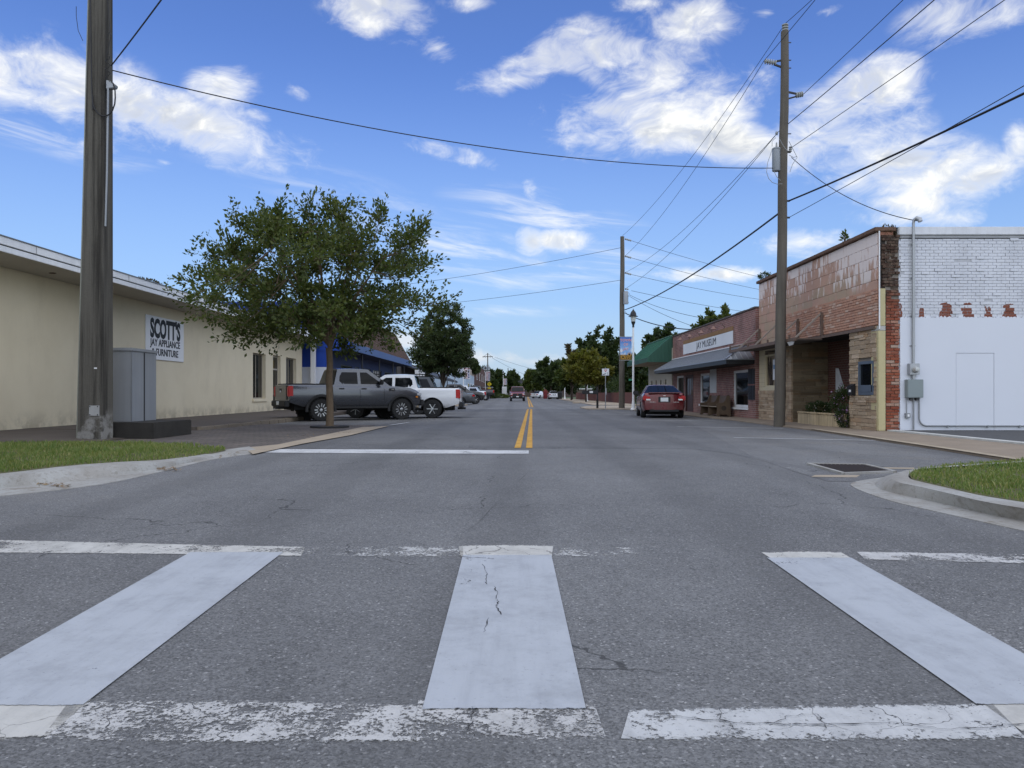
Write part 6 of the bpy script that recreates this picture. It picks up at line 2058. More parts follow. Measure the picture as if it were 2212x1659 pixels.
# ------------------------------------------------------------------ trees and plants
def leaf_cloud(name, mat, parent, P3, N3, size, seed, aspect=.5, off=None):
    """many leaf-sized diamonds at points P3, tips along N3"""
    rs = np.random.default_rng(seed)
    n = len(P3)
    P3 = np.asarray(P3, dtype=np.float64); N3 = np.asarray(N3, dtype=np.float64)
    t = N3 + rs.normal(0, .55, (n, 3))
    t /= np.linalg.norm(t, axis=1)[:, None] + 1e-9
    a = rs.normal(0, 1, (n, 3)); b = np.cross(t, a); b /= np.linalg.norm(b, axis=1)[:, None] + 1e-9
    s = size * rs.uniform(.65, 1.35, (n, 1))
    v = np.empty((n, 4, 3))
    v[:, 0] = P3; v[:, 1] = P3 + t * s * .5 + b * s * aspect * .5; v[:, 2] = P3 + t * s; v[:, 3] = P3 + t * s * .5 - b * s * aspect * .5
    me = bpy.data.meshes.new(name)
    o_ = WL[parent.name]
    v -= np.array(o_)[None, None, :]
    me.vertices.add(4 * n); me.vertices.foreach_set('co', v.reshape(-1))
    me.loops.add(4 * n); me.loops.foreach_set('vertex_index', np.arange(4 * n, dtype=np.int32))
    me.polygons.add(n); me.polygons.foreach_set('loop_start', np.arange(0, 4 * n, 4, dtype=np.int32)); me.polygons.foreach_set('loop_total', np.full(n, 4, dtype=np.int32))
    me.update(); me.validate()
    me.materials.append(mat)
    o = bpy.data.objects.new(name, me)
    COL.objects.link(o); o.parent = parent
    WL[o.name] = o_
    return o


def tree(name, label, base, height, width, bottom, trunk_r, fork, n_limbs, n_twigs, leaves, leaf, mat, seed, bark=BARK, vase=.5, trunks=1, group=None, cat='tree', top_shift=(0, 0), ragged=.22, spike=.5, shape='vase', cfac=.42):
    rs = random.Random(seed)
    base = Vector(base)
    root = empty(name, base, label, cat, group)
    wood = MB()
    fk = base + Vector((0, 0, fork))
    if trunks == 1:
        pts = [base + Vector((rs.uniform(-.02, .02), rs.uniform(-.02, .02), fork * k / 5)) for k in range(6)]
        pts[0] = base - Vector((0, 0, .05))
        wood.tube(pts, [trunk_r * (1.25, 1.05, 1.0, .97, .95, .98)[k] for k in range(6)], 10)
    C = base + Vector((top_shift[0], top_shift[1], bottom + (height - bottom) * cfac))
    rz_up = height - C.z + base.z; rz_dn = C.z - base.z - bottom
    phase = [rs.uniform(0, 6.28) for _ in range(6)]

    def radius(az, el):
        """uneven crown outline: how far the crown reaches in a direction"""
        e = math.sin(el)
        rz = rz_up if e > 0 else rz_dn
        ch, sh = math.cos(el), math.sin(el)
        r0 = 1 / math.sqrt((ch / (width / 2)) ** 2 + (sh / rz) ** 2)
        lob = 1 + ragged * (.5 * math.sin(3 * az + phase[0] + 2 * el) + .35 * math.sin(5 * az + phase[1] - 3 * el) + .3 * math.sin(4 * el + phase[2] + az) + .25 * math.sin(9 * az + 7 * el + phase[3]))
        return r0 * lob

    limbs = []
    for k in range(n_limbs):
        az = 2 * math.pi * k / n_limbs + rs.uniform(-.3, .3)
        el = rs.uniform(.25, 1.2) if shape == 'vase' else rs.uniform(.1, 1.4)
        rr = radius(az, el) * rs.uniform(.66, .86)
        tip = C + Vector((math.cos(az) * math.cos(el) * rr, math.sin(az) * math.cos(el) * rr, math.sin(el) * rr))
        st = fk + Vector((0, 0, rs.uniform(-.1, .25))) if trunks == 1 else base + Vector((math.cos(az) * .15, math.sin(az) * .15, 0))
        m1 = st.lerp(tip, .35) + Vector((0, 0, (tip - st).length * .07)) + Vector((rs.uniform(-.1, .1), rs.uniform(-.1, .1), 0))
        pts = []
        for j in range(9):
            t = j / 8
            p = st * (1 - t) ** 2 + m1 * 2 * t * (1 - t) + tip * t * t
            pts.append(p + Vector((rs.uniform(-1, 1), rs.uniform(-1, 1), rs.uniform(-1, 1))) * .03 * width / 7 * (1 if 0 < j else 0))
        r0 = trunk_r * (.58 if trunks == 1 else .6)
        wood.tube(pts, [r0 * (1 - .86 * j / 8) for j in range(9)], 6, caps=False)
        limbs.append(pts)
    allp = [(p, j) for pts in limbs for j, p in enumerate(pts) if j >= 3]
    LP, LN = [], []
    per_b = 15
    n_br = max(18, n_twigs // per_b)
    per = max(3, leaves // (n_br * per_b))
    rsn = np.random.default_rng(seed + 99)
    sc_w = width / 7.5
    for k in range(n_br):
        # branchlets spread evenly over the crown, most of them near its outline
        az = 2.39996 * k + rs.uniform(-.25, .25)
        el = math.asin(max(-.9, min(1, -.72 + 1.7 * ((k * .7548777 + .37) % 1.0) + rs.uniform(-.08, .08))))
        f = rs.choice((.4, .6, .78, .9, 1.0, 1.0))
        rr = radius(az, el) * f
        tip = C + Vector((math.cos(az) * math.cos(el) * rr, math.sin(az) * math.cos(el) * rr, math.sin(el) * rr))
        if tip.z < base.z + bottom: tip.z = base.z + bottom + rs.uniform(0, .3)
        q = min(allp, key=lambda a: (a[0] - tip).length + (0 if a[0].z < tip.z + .3 else .8))[0]
        d_ = tip - q
        if d_.length < .5 * sc_w: q = q - d_.normalized() * .5 * sc_w; d_ = tip - q
        mid = q + d_ * .5 + Vector((0, 0, -.06 * d_.length))
        wood.tube([q, mid, tip], [trunk_r * .16, trunk_r * .10, trunk_r * .03], 4, caps=False)
        dn_ = d_.normalized()
        spike_here = f > .85 and rs.random() < spike
        for j in range(per_b):
            t = rs.uniform(.25, 1.0)
            o_ = q * (1 - t) ** 2 + mid * 2 * t * (1 - t) + tip * t * t
            up = .55 if spike_here else .30
            dv = (dn_ * rs.uniform(.3, 1.0) + Vector((rs.gauss(0, .48), rs.gauss(0, .48), rs.gauss(up, .38)))).normalized()
            Lt = rs.uniform(.35, .8) * sc_w * (1.25 if spike_here and t > .7 else 1.0)
            e_ = o_ + dv * Lt
            if e_.z < base.z + bottom - .1: e_.z = base.z + bottom - .1 + rs.uniform(0, .2)
            wood.tube([o_, e_], [trunk_r * .045, trunk_r * .012], 3, caps=False)
            ts = rsn.uniform(.05, 1.05, per)
            P_ = np.array(o_)[None, :] + np.array(e_ - o_)[None, :] * ts[:, None]
            off_ = rsn.normal(0, 1, (per, 3)) * (.035 + .04 * (1 - ts))[:, None] * sc_w * 1.2
            LP.append(P_ + off_); LN.append(np.tile(np.array(dv) * .8 + np.array((0, 0, .1)), (per, 1)) + off_ * 6 / sc_w)
    wood.build('trunk', bark, root, smooth=60, fix=False)
    LP = np.concatenate(LP); LN = np.concatenate(LN)
    leaf_cloud('crown', mat, root, LP, LN, leaf, seed + 5)
    return root


tb = G(712, 925)
tree('street_tree', 'broad leafy street tree in a round bed in front of the grey pickup', (tb.x, tb.y, .02), 6.3, 7.2, 2.25, .098, 2.35, 18, 1800, 42000, .122, LEAF, 11, BARK, ragged=.27, spike=.85, top_shift=(-.35, 0), cfac=.38)
ringm = MB()
ringm.lathe([(.50, 0), (.56, 0), (.56, .055), (.50, .055)], (tb.x, tb.y, .015), 30)
tg = empty('tree_ring', (tb.x, tb.y, .015), 'black edging ring with bark mulch around the street tree trunk', 'tree ring')
ringm.build('edging', RUBBER, tg, smooth=35)
MB().lathe([(.0, .05), (.25, .06), (.50, .03), (.5, .0), (0, 0)], (tb.x, tb.y, .015), 24).build('mulch', plain('mulch', (.10, .07, .045), .95, var=.5, sc_=14, bump=.6), tg)
tree('street_tree', 'upright dense green tree beyond the white pickup on the left', (P(958, 0, 45).x, 45, .05), 6.35, 3.5, 1.6, .09, 1.3, 14, 3600, 54000, .12, LEAFD, 21, BARKD, ragged=.12, spike=.95, shape='round', cfac=.36)

# trees further along the street
def far_tree(label, u, y, vtop, wpx, bottom, mat, seed, leaves=9000, leaf=None, trunk=.14, bark=BARKD, trunks=1, ragged=.2, zb=0.0, spike=.5):
    hgt = CAM_Z + (HOR - vtop) / FX * y - zb
    wd = wpx / FX * y
    return tree('street_tree', label, (P(u, 0, y).x, y, zb), hgt, wd, bottom, trunk, max(bottom * .9, .4), 7, max(900, leaves // 9), int(leaves * 1.7), leaf or .0048 * y, mat, seed, bark, ragged=ragged, spike=spike, shape='round', trunks=trunks, group='trees down the street')


far_tree('yellow-green tree on the right by the second street lamp', 1266, 86, 765, 96, 2.1, LEAFY, 31, 12000, trunk=.10)
far_tree('thin-trunked dark green tree right of the road before the fence', 1234, 112, 782, 74, 2.2, LEAF, 32, 9000, trunk=.10)
far_tree('tall dark pointed tree behind the yellow-green one on the right', 1294, 103, 704, 92, .8, LEAFD, 33, 22000, ragged=.28, spike=.8)
far_tree('bronze-tipped tree left of the tall dark tree', 1236, 122, 748, 40, 1.5, LEAFR, 34, 6000, ragged=.3, spike=.9)
far_tree('spiky bronze-green tree over the white sedan', 1190, 142, 784, 62, 2.3, LEAFD, 35, 9000, ragged=.3, spike=.9)
far_tree('small round green tree farthest along on the right', 1152, 172, 796, 34, 1.2, LEAF, 36, 6000)
far_tree('dark spreading tree filling the row right of the road', 1212, 152, 800, 90, 1.4, LEAFD, 37, 9000)
far_tree('round dark tree behind the green awning shop', 1432, 78, 697, 88, 1.2, LEAFD, 38, 14000, ragged=.18)
far_tree('lower dark tree left of the round one behind the lamp with banner', 1380, 84, 744, 66, .5, LEAFD, 39, 11000, ragged=.25)
far_tree('dark shade tree behind the brown fence', 1330, 108, 775, 70, .5, LEAFD, 40, 10000)
far_tree('tree top showing over the museum roof', 1550, 62, 662, 100, 1.5, LEAF, 41, 24000, ragged=.16, spike=.8)
far_tree('dark trees behind the cross-armed pole, tallest crown', 1046, 205, 783, 36, 1.0, LEAFD, 42, 6000)
far_tree('dark tree right of the cross-armed pole', 1070, 212, 802, 44, .6, LEAFD, 43, 6000)
far_tree('pointed dark conifer before the far buildings on the left', 1078, 216, 798, 22, .6, LEAFD, 44, 4000, ragged=.1)
far_tree('dark tree nearest the far end of the road on the left', 1100, 222, 806, 44, .6, LEAFD, 45, 6000)
far_tree('bare green shrub-like tree between plank building and far lamp', 1060, 196, 822, 26, .4, LEAFD, 46, 3500)
far_tree('dark tree above the roof of the plank building', 1018, 128, 776, 26, 4.2, LEAFD, 47, 4000)


def bush(name, label, c, rx, ry, h, n, leaf, mat, seed, flowers=None, cat='plant', group=None):
    rs = np.random.default_rng(seed)
    root = empty(name, c, label, cat, group)
    k = rs.normal(0, 1, (n, 3)); k /= np.linalg.norm(k, axis=1)[:, None]
    r = rs.uniform(.35, 1, (n, 1)) ** .5
    lump = 1 + .25 * np.sin(k[:, :1] * 5 + seed) * np.sin(k[:, 1:2] * 7)
    q = k * r * lump * np.array((rx, ry, h * .55)) + np.array((0, 0, h * .5))
    q[:, 2] = np.maximum(q[:, 2], .01)
    leaf_cloud('foliage', mat, root, q + np.array(c), k + np.array((0, 0, .5)), leaf, seed)
    st = MB()
    for i in range(7):
        a = rs.uniform(0, 6.28)
        st.tube([Vector(c), Vector(c) + Vector((math.cos(a) * rx * .4, math.sin(a) * ry * .4, h * .4)), Vector(c) + Vector((math.cos(a) * rx * .7, math.sin(a) * ry * .7, h * .85))], [.012, .009, .004], 4)
    st.build('stems', BARKD, root, fix=False)
    if flowers:
        fm, cnt, fs_ = flowers
        j = rs.choice(n, cnt)
        leaf_cloud('blossoms', fm, root, (q[j] * 1.06 + np.array(c)).repeat(4, axis=0), rs.normal(0, 1, (cnt * 4, 3)), fs_, seed + 1, .9)
    return root


PURP = mat_leaf('purple_petal', (.36, .20, .40), (.45, .28, .48), (.60, .50, .62), .2)
PINKW = mat_leaf('pale_petal', (.55, .45, .45), (.62, .55, .50), (.66, .50, .30), .2)
bush('flower_bush', 'low dark green flowers along the left end of the planter', (9.5, 23.75, .38), .25, .75, .36, 2600, .05, LEAFD, 51, (PINKW, 34, .035))
bush('flower_bush', 'taller purple flowering bush at the right end of the planter', (9.42, 21.75, .36), .33, .5, .78, 3600, .05, LEAFD, 52, (PURP, 60, .04))
bush('flower_bush', 'purple flowers spilling over the planter beside the stone pier', (9.1, 21.15, .12), .16, .26, .55, 1200, .05, LEAFD, 53, (PURP, 26, .04))
bush('roof_weed', 'single leafy weed on top of the tiled parapet', (9.35, 21.6, 5.2), .05, .05, .34, 60, .11, LEAF, 54, cat='weed')
bush('roof_weed', 'dark clump of weeds at the far end of the tiled parapet', (9.3, 28.3, 5.2), .2, .3, .24, 500, .06, LEAFD, 55, cat='weed')
bush('roof_weed', 'bare dry weeds on the ruined top of the brick pier', (9.5, 19.45, 4.95), .26, .14, .30, 420, .05, mat_leaf('dry_weed', (.05, .04, .025), (.07, .055, .03), (.09, .07, .04)), 56, cat='weed')
bush('roof_weed', 'leafy weeds along the eave of the cream store left of the tree', (-11.9, 25.2, 4.5), .25, .9, .24, 500, .07, LEAFR, 57, cat='weed')
bush('roof_weed', 'leafy weeds along the store eave hidden partly by the tree', (-11.8, 29.5, 4.5), .25, .9, .22, 500, .07, LEAF, 58, cat='weed')
bush('hedge', 'low dark hedge on the left island near the end of the street', (-5.2, 158, 0), 2.6, 4, 1.0, 2600, .30, LEAFD, 59, cat='hedge')
bush('hedge', 'low grassy planting at the foot of the farthest flag lamp', (-2.5, 172, 0), 1.8, 5, .7, 2000, .30, LEAF, 60, cat='hedge')
bush('hedge', 'dark hedge behind the brown fence on the right', (14.5, 100, 0), 2.2, 22, 3.2, 9000, .30, LEAFD, 61, cat='hedge')


# ------------------------------------------------------------------ far end of the street
def far_building(name, label, x0, x1, y0, y1, h, mat, roof_mat=None, wins=(), cat='building'):
    root = empty(name, ((x0 + x1) / 2, y0, 0), label, cat)
    MB().box(x0, x1, y0, y1, 0, h).build('walls', mat, root)
    MB().box(x0 - .2, x1 + .2, y0 - .2, y1 + .2, h + .003, h + .25).build('roof', roof_mat or DARKM, root)
    for (a, b, z0, z1) in wins:
        f = MB().box(a, b, y0 - .06, y0 - .004, z0, z1).build('window', WHITEP, root)
        MB().box(a + .1, b - .1, y0 - .09, y0 - .062, z0 + .1, z1 - .1).build('pane', GLASSD, f)
    return root


def mat_planks():
    mt, n = new_mat('brown_planks')
    p = n.pos(); x, y, z = n.sep(p)[:3]
    s_ = n.m('ADD', x, y)
    wn = n.noise(n.comb(n.m('MULTIPLY', n.m('FLOOR', n.m('MULTIPLY', s_, 1.6)), 3.7), 0, n.m('FLOOR', n.m('MULTIPLY', z, .35))), 1.0, 2)
    fr = n.m('FRACT', n.m('MULTIPLY', s_, 1.6))
    c = n.mix(n.ss(wn, .3, .7), (.13, .055, .035), (.055, .028, .02))
    c = n.mix(n.ss(fr, .12, .04), c, (.02, .012, .01))
    c = n.mix(n.m('MULTIPLY', n.ss(n.noise(p, 1.2, 4, .7), .5, .7), .5), c, (.10, .06, .04))
    finish(n, c, .85)
    return mt


pk = empty('plank_building', (-8, 136, 0), 'tall brown vertical-plank building far down the left side', 'building')
PLK = mat_planks()
MB().box(-12, -6.7, 136, 194, 0, 6.6).build('walls', PLK, pk)
MB().box(-12.1, -6.6, 135.9, 194.1, 6.603, 6.75).build('roof_trim', GREYM, pk)
MB().box(-6.695, -6.62, 186, 194.2, 6.2, 7.0).build('white_trim', WHITEP, pk)
for y in (146, 158, 170, 182):
    f = MB().box(-6.69, -6.60, y, y + 1.2, 3.6, 5.2).build('window', WHITEP, pk); MB().box(-6.605, -6.58, y + .15, y + 1.05, 3.75, 5.05).build('pane', GLASSD, f)
for y in (142, 154, 166, 178):
    f = MB().box(-6.69, -6.60, y, y + 2.6, .5, 2.6).build('shop_window', plain('dark_frame', (.06, .035, .025), .7) if y == 142 else bpy.data.materials['dark_frame'], pk); MB().box(-6.605, -6.58, y + .15, y + 2.45, .65, 2.45).build('pane', GLASSD, f)
MB().box(-8.6, -6.75, 135.9, 135.99, 0, 1.6).build('stone_base', plain('tan_base', (.24, .15, .10), .85, var=.3), pk)
pb_ = empty('pale_blue_building', (-8, 110, 0), 'pale blue-grey block building with white upper wall before the plank one', 'building')
MB().box(-13, -6.6, 110, 134, 0, 3.95).build('walls', plain('pale_blue_block', (.36, .44, .52), .8, var=.12, sc_=.6), pb_)
MB().box(-13, -7.1, 110.6, 134, 3.953, 4.95).build('upper_wall', plain('lavender_white', (.52, .54, .62), .8), pb_)
MB().box(-7.05, -6.65, 110.5, 134, 3.953, 4.9).build('upper_pier', plain('pale_pier', (.38, .33, .28), .8), pb_)
for y in (114, 121, 128):
    f = MB().box(-6.59, -6.52, y, y + 3, .6, 2.6).build('shop_window', WHITEP, pb_); MB().box(-6.525, -6.5, y + .15, y + 2.85, .75, 2.45).build('pane', GLASSD, f)
da = empty('dark_awning_shop', (-10, 76, 0), 'shop with dark sloping awning beyond the blue store', 'building')
mb = MB(); wall_y(mb, -11.3, -11.0, 73.3, 108, 0, 4.2, [(76 + 6.2 * k, 79.5 + 6.2 * k, .5, 2.6) for k in range(5)]); mb.build('front_wall', plain('dark_front', (.07, .06, .055), .8), da)
MB().box(-24, -11.3, 73.3, 73.6, 0, 4.2).build('end_wall', BLOCKW, da)
for k in range(5):
    window_x(da, -11.05, 76 + 6.2 * k, 79.5 + 6.2 * k, .5, 2.6, .08, DARKM, GLASSD, face=1)
MB().prism([(-11.0, 76, 4.05), (-7.6, 76, 2.75), (-7.6, 76, 2.62), (-11.0, 76, 3.9)], (0, 31, 0)).build('awning', plain('dark_awning', (.035, .036, .040), .6, .3, var=.2, sc_=.8), da)
MB().box(-7.63, -7.57, 76, 107, 2.50, 2.66).build('valance', DARKM, da)
for y in (76.5, 84, 92, 100, 106.5):
    MB().tube([(-7.75, y, 0), (-7.75, y, 2.62)], .05, 8).build('post', DARKM, da)
hs = empty('hanging_sign', (-9.2, 75.5, 2.6), 'white and dark shop sign hanging under the dark awning', 'sign')
MB().box(-9.55, -8.55, 75.6, 75.65, 2.95, 3.35).build('upper_board', WHITEP, hs); MB().box(-9.6, -8.6, 75.6, 75.65, 2.72, 2.86).build('lower_board', WHITEP, hs)
MB().box(-9.3, -8.95, 75.55, 75.6, 2.25, 2.6).build('shield', plain('shield_white', (.6, .6, .55), .6), hs)
MB().bar((-9.1, 75.62, 2.25), (-9.1, 75.62, 3.6), .05).build('hanger', DARKM, hs)

# right-hand house with green roof, brown fence
gh = empty('green_roof_house', (17.5, 108, 0), 'low brown house with green metal roof and white windows, right', 'house')
MB().box(15.2, 24, 108, 118, 0, 2.25).build('walls', plain('brown_siding', (.085, .05, .038), .8, var=.15), gh)
MB().prism([(14.8, 107.3, 2.2), (24.5, 107.3, 2.2), (24.5, 112.8, 3.75), (14.8, 112.8, 3.75)], (0, 0, .12)).build('roof', plain('green_roof', (.075, .12, .095), .5, .3, var=.12, sc_=.6), gh)
MB().box(14.7, 24.5, 107.2, 107.28, 2.05, 2.24).build('fascia', WHITEP, gh)
for a in (15.9, 17.0, 18.9, 20.4):
    f = MB().box(a, a + .85, 107.93, 107.99, .75, 1.9).build('window', WHITEP, gh); MB().box(a + .1, a + .75, 107.9, 107.928, .85, 1.8).build('pane', GLASSD, f)
fn = empty('brown_fence', (11, 100, 0), 'long low red-brown board fence along the right walk', 'fence')
FNM = plain('red_brown_boards', (.115, .040, .030), .8, var=.3, sc_=1.5)
me0 = None
y = 70.0; k = 0
while y < 132:
    if me0 is None:
        o = MB().box(11.0, 11.05, 0, .40, .05, 1.12).build('board', FNM, fn); o.location.y = y - 100
        # local mesh was offset by the fence origin; keep it shared
        me0 = o.data
        o.data.transform(Matrix.Translation((0, 100, 0)))
    else:
        o = bpy.data.objects.new('board', me0); COL.objects.link(o); o.parent = fn
        o.location = (0, y - 100, random.uniform(-.015, .015))
    y += .415; k += 1
for y in (70, 80, 90, 100, 110, 120, 131):
    MB().box(11.06, 11.18, y, y + .12, 0, 1.2).build('post', FNM, fn)
MB().box(11.06, 11.10, 70, 132, .3, .4).build('rail', FNM, fn); MB().box(11.06, 11.10, 70, 132, .85, .95).build('rail', FNM, fn)
wf_ = empty('picket_fence', (11.8, 76, 0), 'short white picket fence piece behind the red sedan', 'fence')
for k in range(7):
    x = P(1353, 0, 76).x + k * .115
    MB().prism([(x, 76, .06), (x + .07, 76, .06), (x + .07, 76, .42), (x + .035, 76, .47), (x, 76, .42)], (0, .02, 0)).build('picket', WHITEP, wf_)
for z in (.16, .32): MB().box(P(1352, 0, 76).x, P(1352, 0, 76).x + .8, 76.021, 76.04, z, z + .05).build('rail', WHITEP, wf_)
tag(origin_to(MB().box(P(1358, 0, 60).x, P(1370, 0, 60).x, 60, 60.02, 2.02, 2.16).build('street_name_sign', plain('street_green', (.02, .16, .09), .5)), (P(1364, 0, 60).x, 60, 2.02)), 'small green street name sign beyond the lamp with banner', 'sign')

# trash can, red mailbox
def can(name, label, x, y, r, h, mat, cat):
    root = empty(name, (x, y, .08), label, cat)
    MB().lathe([(0, 0), (r * .85, 0), (r, h * .9), (r * 1.05, h * .9), (r * 1.05, h * .97), (0, h)], (x, y, .08), 14).build('barrel', mat, root, smooth=35)
    MB().lathe([(r * .9, h), (r * .6, h * 1.08), (0, h * 1.1)], (x, y, .085), 14).build('lid', mat, root, smooth=35)
    return root


can('trash_can', 'black trash can beside the white sedan on the right', P(1209.5, 0, 132).x, 132, .42, 1.15, BLACKM, 'trash can')
can('red_bin', 'dark red bin left of the white sedan at the far kerb', P(1163 + 15, 0, 140).x, 140, .42, 1.35, plain('dark_red', (.14, .012, .014), .6), 'bin')
eb = empty('white_utility_box', (P(1089.5, 0, 178).x, 178, 0), 'white utility box on the corner at the far end, left', 'box')
ex = P(1089.5, 0, 178).x
MB().box(ex - .55, ex + .55, 178, 178.8, 0, 2.6).build('body', WHITEP, eb, bevel=.03)
MB().box(ex - .5, ex + .5, 177.96, 178, .2, 2.4).build('door', plain('off_white', (.6, .6, .58), .6), eb)
bw = far_building('low_brick_shed', 'low brick shed past the yellow crossing sign', -7.0, -4.6, 176, 180, 2.3, BRK, GREYM)

far_building('cream_far_building', 'low cream building across the end of the street', 1.5, 6.0, 246, 256, 3.3, plain('cream_far', (.46, .44, .38), .8, var=.1), plain('pale_roof', (.5, .5, .5), .7), [(2.2, 3.4, 1.0, 2.2)])
far_building('dark_flat_building', 'dark flat-roofed building behind the cream one at the street end', 1.8, 9.0, 262, 280, 5.4, plain('dark_far', (.05, .047, .055), .8), DARKM)
far_building('white_roof_building', 'long white-roofed brown building across the far end right of the road', 4.6, 24, 232, 244, 2.3, plain('brown_far', (.075, .055, .045), .8, var=.2), plain('white_roof', (.56, .56, .54), .6), [(12, 13.6, .8, 1.9), (17, 18.6, .8, 1.9)])
far_building('brick_far_building', 'red brick building wing at the far end behind the white car', 9.2, 12.2, 226, 231, 2.5, plain('far_brick', (.17, .07, .05), .85, var=.2), GREYM)
far_building('pale_far_shed', 'pale grey shed behind the maroon pickup', -2.2, 1.2, 236, 242, 3.0, plain('pale_shed', (.40, .42, .42), .8), GREYM)
wfn = empty('wooden_fence', (3.5, 228, 0), 'brown wooden fence across the end of the road', 'fence')
for k in range(18):
    x = 1.9 + k * .22
    MB().box(x, x + .205, 228, 228.04, 0, 1.75 + random.uniform(-.05, .05)).build('board', plain('grey_brown_board', (.075, .055, .042), .9, var=.3) if k == 0 else bpy.data.materials['grey_brown_board'], wfn)
MB().box(1.9, 5.9, 228.045, 228.09, .4, .5).build('rail', bpy.data.materials['grey_brown_board'], wfn)
tl = MB()
rsx = np.random.default_rng(77)
# distant wood that closes the view
wd_ = empty('treeline', (0, 330, 0), 'hazy dark wood closing the view at the end of the street', 'wood')
pp = np.column_stack([rsx.uniform(-190, 190, 26000), rsx.uniform(320, 350, 26000), np.zeros(26000)])
hh_ = 5.5 + 2.0 * np.sin(pp[:, 0] * .11) + 1.4 * np.sin(pp[:, 0] * .37 + 1) + 1.0 * np.sin(pp[:, 0] * .9)
pp[:, 2] = hh_ * rsx.uniform(0, 1, 26000) ** .6
oo = leaf_cloud('foliage', LEAFD, wd_, pp, rsx.normal(0, 1, (26000, 3)), 1.5, 78)
oo['kind'] = 'stuff'; wd_['kind'] = 'stuff'

# far utility poles
fp = empty('cross_arm_pole', (P(1053.5, 0, 190).x, 190, 0), 'far utility pole with cross arm and grey transformers, left', 'pole')
fx = P(1053.5, 0, 190).x
MB().tube([(fx, 190, 0), (fx, 190, 11.0)], [.19, .12], 8).build('shaft', WOODP, fp)
MB().box(fx - 1.25, fx + 1.25, 189.86, 190.0, 10.05, 10.2).build('cross_arm', BARKD, fp)
MB().bar((fx - .9, 189.9, 10.2), (fx, 189.9, 10.9), .06).build('brace', BARKD, fp); MB().bar((fx + .9, 189.9, 10.2), (fx, 189.9, 10.9), .06).build('brace', BARKD, fp)
for dx_ in (-1.15, -.6, .6, 1.15):
    MB().lathe([(.06, -.25), (.07, -.1), (.04, 0), (0, 0)], (fx + dx_, 189.9, 10.05), 8).build('insulator', PORC, fp)
for dx_ in (-.55, .0, .55):
    MB().lathe([(0, -.5), (.26, -.5), (.26, .4), (.1, .5), (.06, .9), (0, .9)], (fx + dx_ - .25, 189.6 - abs(dx_) * .2, 7.2), 10).build('transformer', bpy.data.materials['transformer_grey'], fp)
MB().bar((fx - .9, 189.8, 7.2), (fx + .5, 189.8, 7.2), .12).build('transformer_rail', DARKM, fp)
wood_pole('utility_pole', 'thin bare utility pole farthest down the street', (P(1098, 0, 222).x, 222, 0), P(1097.5, 795, 222), .16, .11)

# ------------------------------------------------------------------ overhead wires
def wire(label, a, b, sag, r=.009, n=24, group='overhead wires'):
    a, b = Vector(a), Vector(b)
    pts = []
    for k in range(n + 1):
        t = k / n
        p = a.lerp(b, t); p.z -= sag * 4 * t * (1 - t)
        pts.append(p)
    o = MB().tube(pts, r, 5).build('overhead_wire', WIRE, fix=False)
    tag(o, label, 'wire', group)
    return o


def ext(a, u, v, y, over):
    """continue the line from a through the sighted point by a factor"""
    a = Vector(a); q = P(u, v, y)
    return a + (q - a) * over


t1 = R1t + Vector((0, 0, .24))
wire('wire from the near pole top up out of the frame, left of the pair', t1, ext(t1, 1745, 0, 22.0, 9), .25)
wire('wire from the left stand-off insulator up past the pole top', P(1650, 132, yR), ext(P(1650, 132, yR), 1752, 0, 19.7, 7), .25)
wire('upper wire from the right stand-off insulator towards the top edge', P(1736, 203, yR), ext(P(1736, 203, yR), 1938, 0, 17.9, 5), .2)
wire('middle wire leaving the right side of the near pole for the top edge', P(1702, 268, yR), ext(P(1702, 268, yR), 2000, 0, 16.1, 4), .2, .012)
wire('lowest of three wires from the transformer height to the top edge', P(1708, 320, yR), ext(P(1708, 320, yR), 2150, 0, 14.6, 3.5), .15)
wire('thick bundled cable from the near pole to the right edge', P(1704, 434, yR), ext(P(1704, 434, yR), 2212, 155, 14.1, 3), .45, .026)
wire('thin wire just under the thick cable at the right edge', P(1704, 470, yR), ext(P(1704, 470, yR), 2212, 172, 13.3, 3), .12)
wire('service drop from the near pole to the mast on the white wall', P(1710, 340, yR), (10.12, 19.2, 5.33), .32, .011)
wire('wire crossing the street from the concrete pole to the near wooden pole', P(243, 152, 15.95), P(1676, 363, yR), .55, .013, 40)
tw_a = P(240, 142, 15.95)
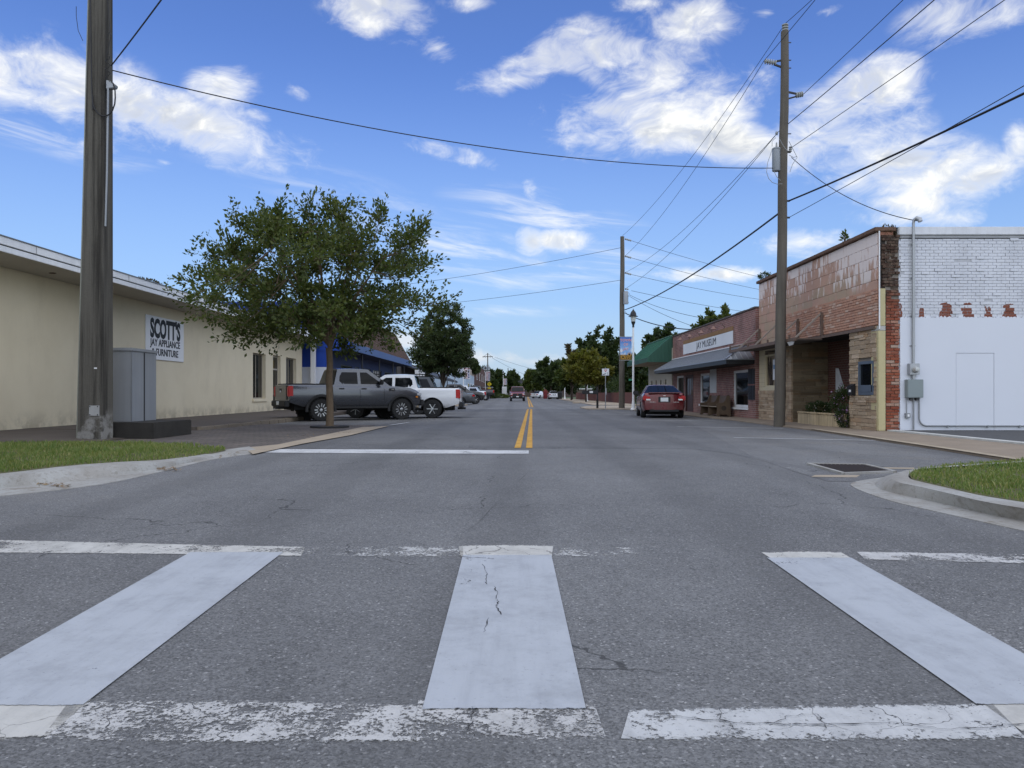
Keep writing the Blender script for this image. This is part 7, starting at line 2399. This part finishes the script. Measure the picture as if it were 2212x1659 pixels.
wire('twisted wire rising from the concrete pole to the top edge', tw_a, ext(tw_a, 336, 0, 13.4, 5), .2, .014)
wire('span between the tops of the two wooden poles', t1, R2t + Vector((0, 0, .05)), .55)
wire('span from the left stand-off insulator to the far pole, second from top', P(1650, 132, yR), P(1350, 553, 50.6), .55)
wire('span from the right stand-off insulator to the far pole, third from top', P(1702, 262, yR), P(1350, 589, 50.6), .55)
wire('fourth span between the wooden poles, at transformer height', P(1679, 288, yR), P(1350, 624, 50.6), .5)
wire('thick cable between the two wooden poles', P(1694, 452, yR), P(1350, 669, 50.6), .35, .03)
for i, (v0, v1, lab) in enumerate(((516, 590, 'topmost wire leaving the far pole to the right'), (553, 617, 'second wire leaving the far pole to the right'), (589, 638, 'third wire leaving the far pole to the right'), (624, 669, 'fourth wire leaving the far pole to the right'))):
    a = P(1364, v0 + 4, 50.7)
    wire(lab, a, ext(a, 1645, v1, 62, 1.8), .35, .013, group='side wires of the far pole')
wire('service cable from the far pole down to the museum roof, thicker one', P(1350, 676, 50.6), Vector((9.3, 38.9, 4.25)), .25, .028, group='side wires of the far pole')
wire('service wire from the far transformer to the museum roof', P(1360, 637, 50.3), Vector((10.5, 34.5, 4.2)), .35, .012, group='side wires of the far pole')
wire('second service wire from the far transformer to the museum roof', P(1360, 640, 50.3), Vector((12.0, 42.0, 4.1)), .3, .012, group='side wires of the far pole')
a = P(1341, 535, 50.6); wire('upper wire from the far pole to the left behind the trees', a, ext(a, 925, 600, 60, 1.6), .3, .013, group='side wires of the far pole')
a = P(1341, 605, 50.6); wire('lower wire from the far pole to the left behind the trees', a, ext(a, 1000, 645, 62, 1.9), .25, .013, group='side wires of the far pole')
a = Vector((fx + 1.15, 189.9, 9.8)); wire('far wire from the cross-armed pole to the trees on the right', a, P(1215, 838, 225), .8, .03, group='far wires')
a = Vector((fx - 1.15, 189.9, 9.8)); wire('far wire from the cross-armed pole to the right, upper', a + Vector((2.9, 0, .2)), P(1240, 812, 240), .8, .03, group='far wires')
MB_ = None
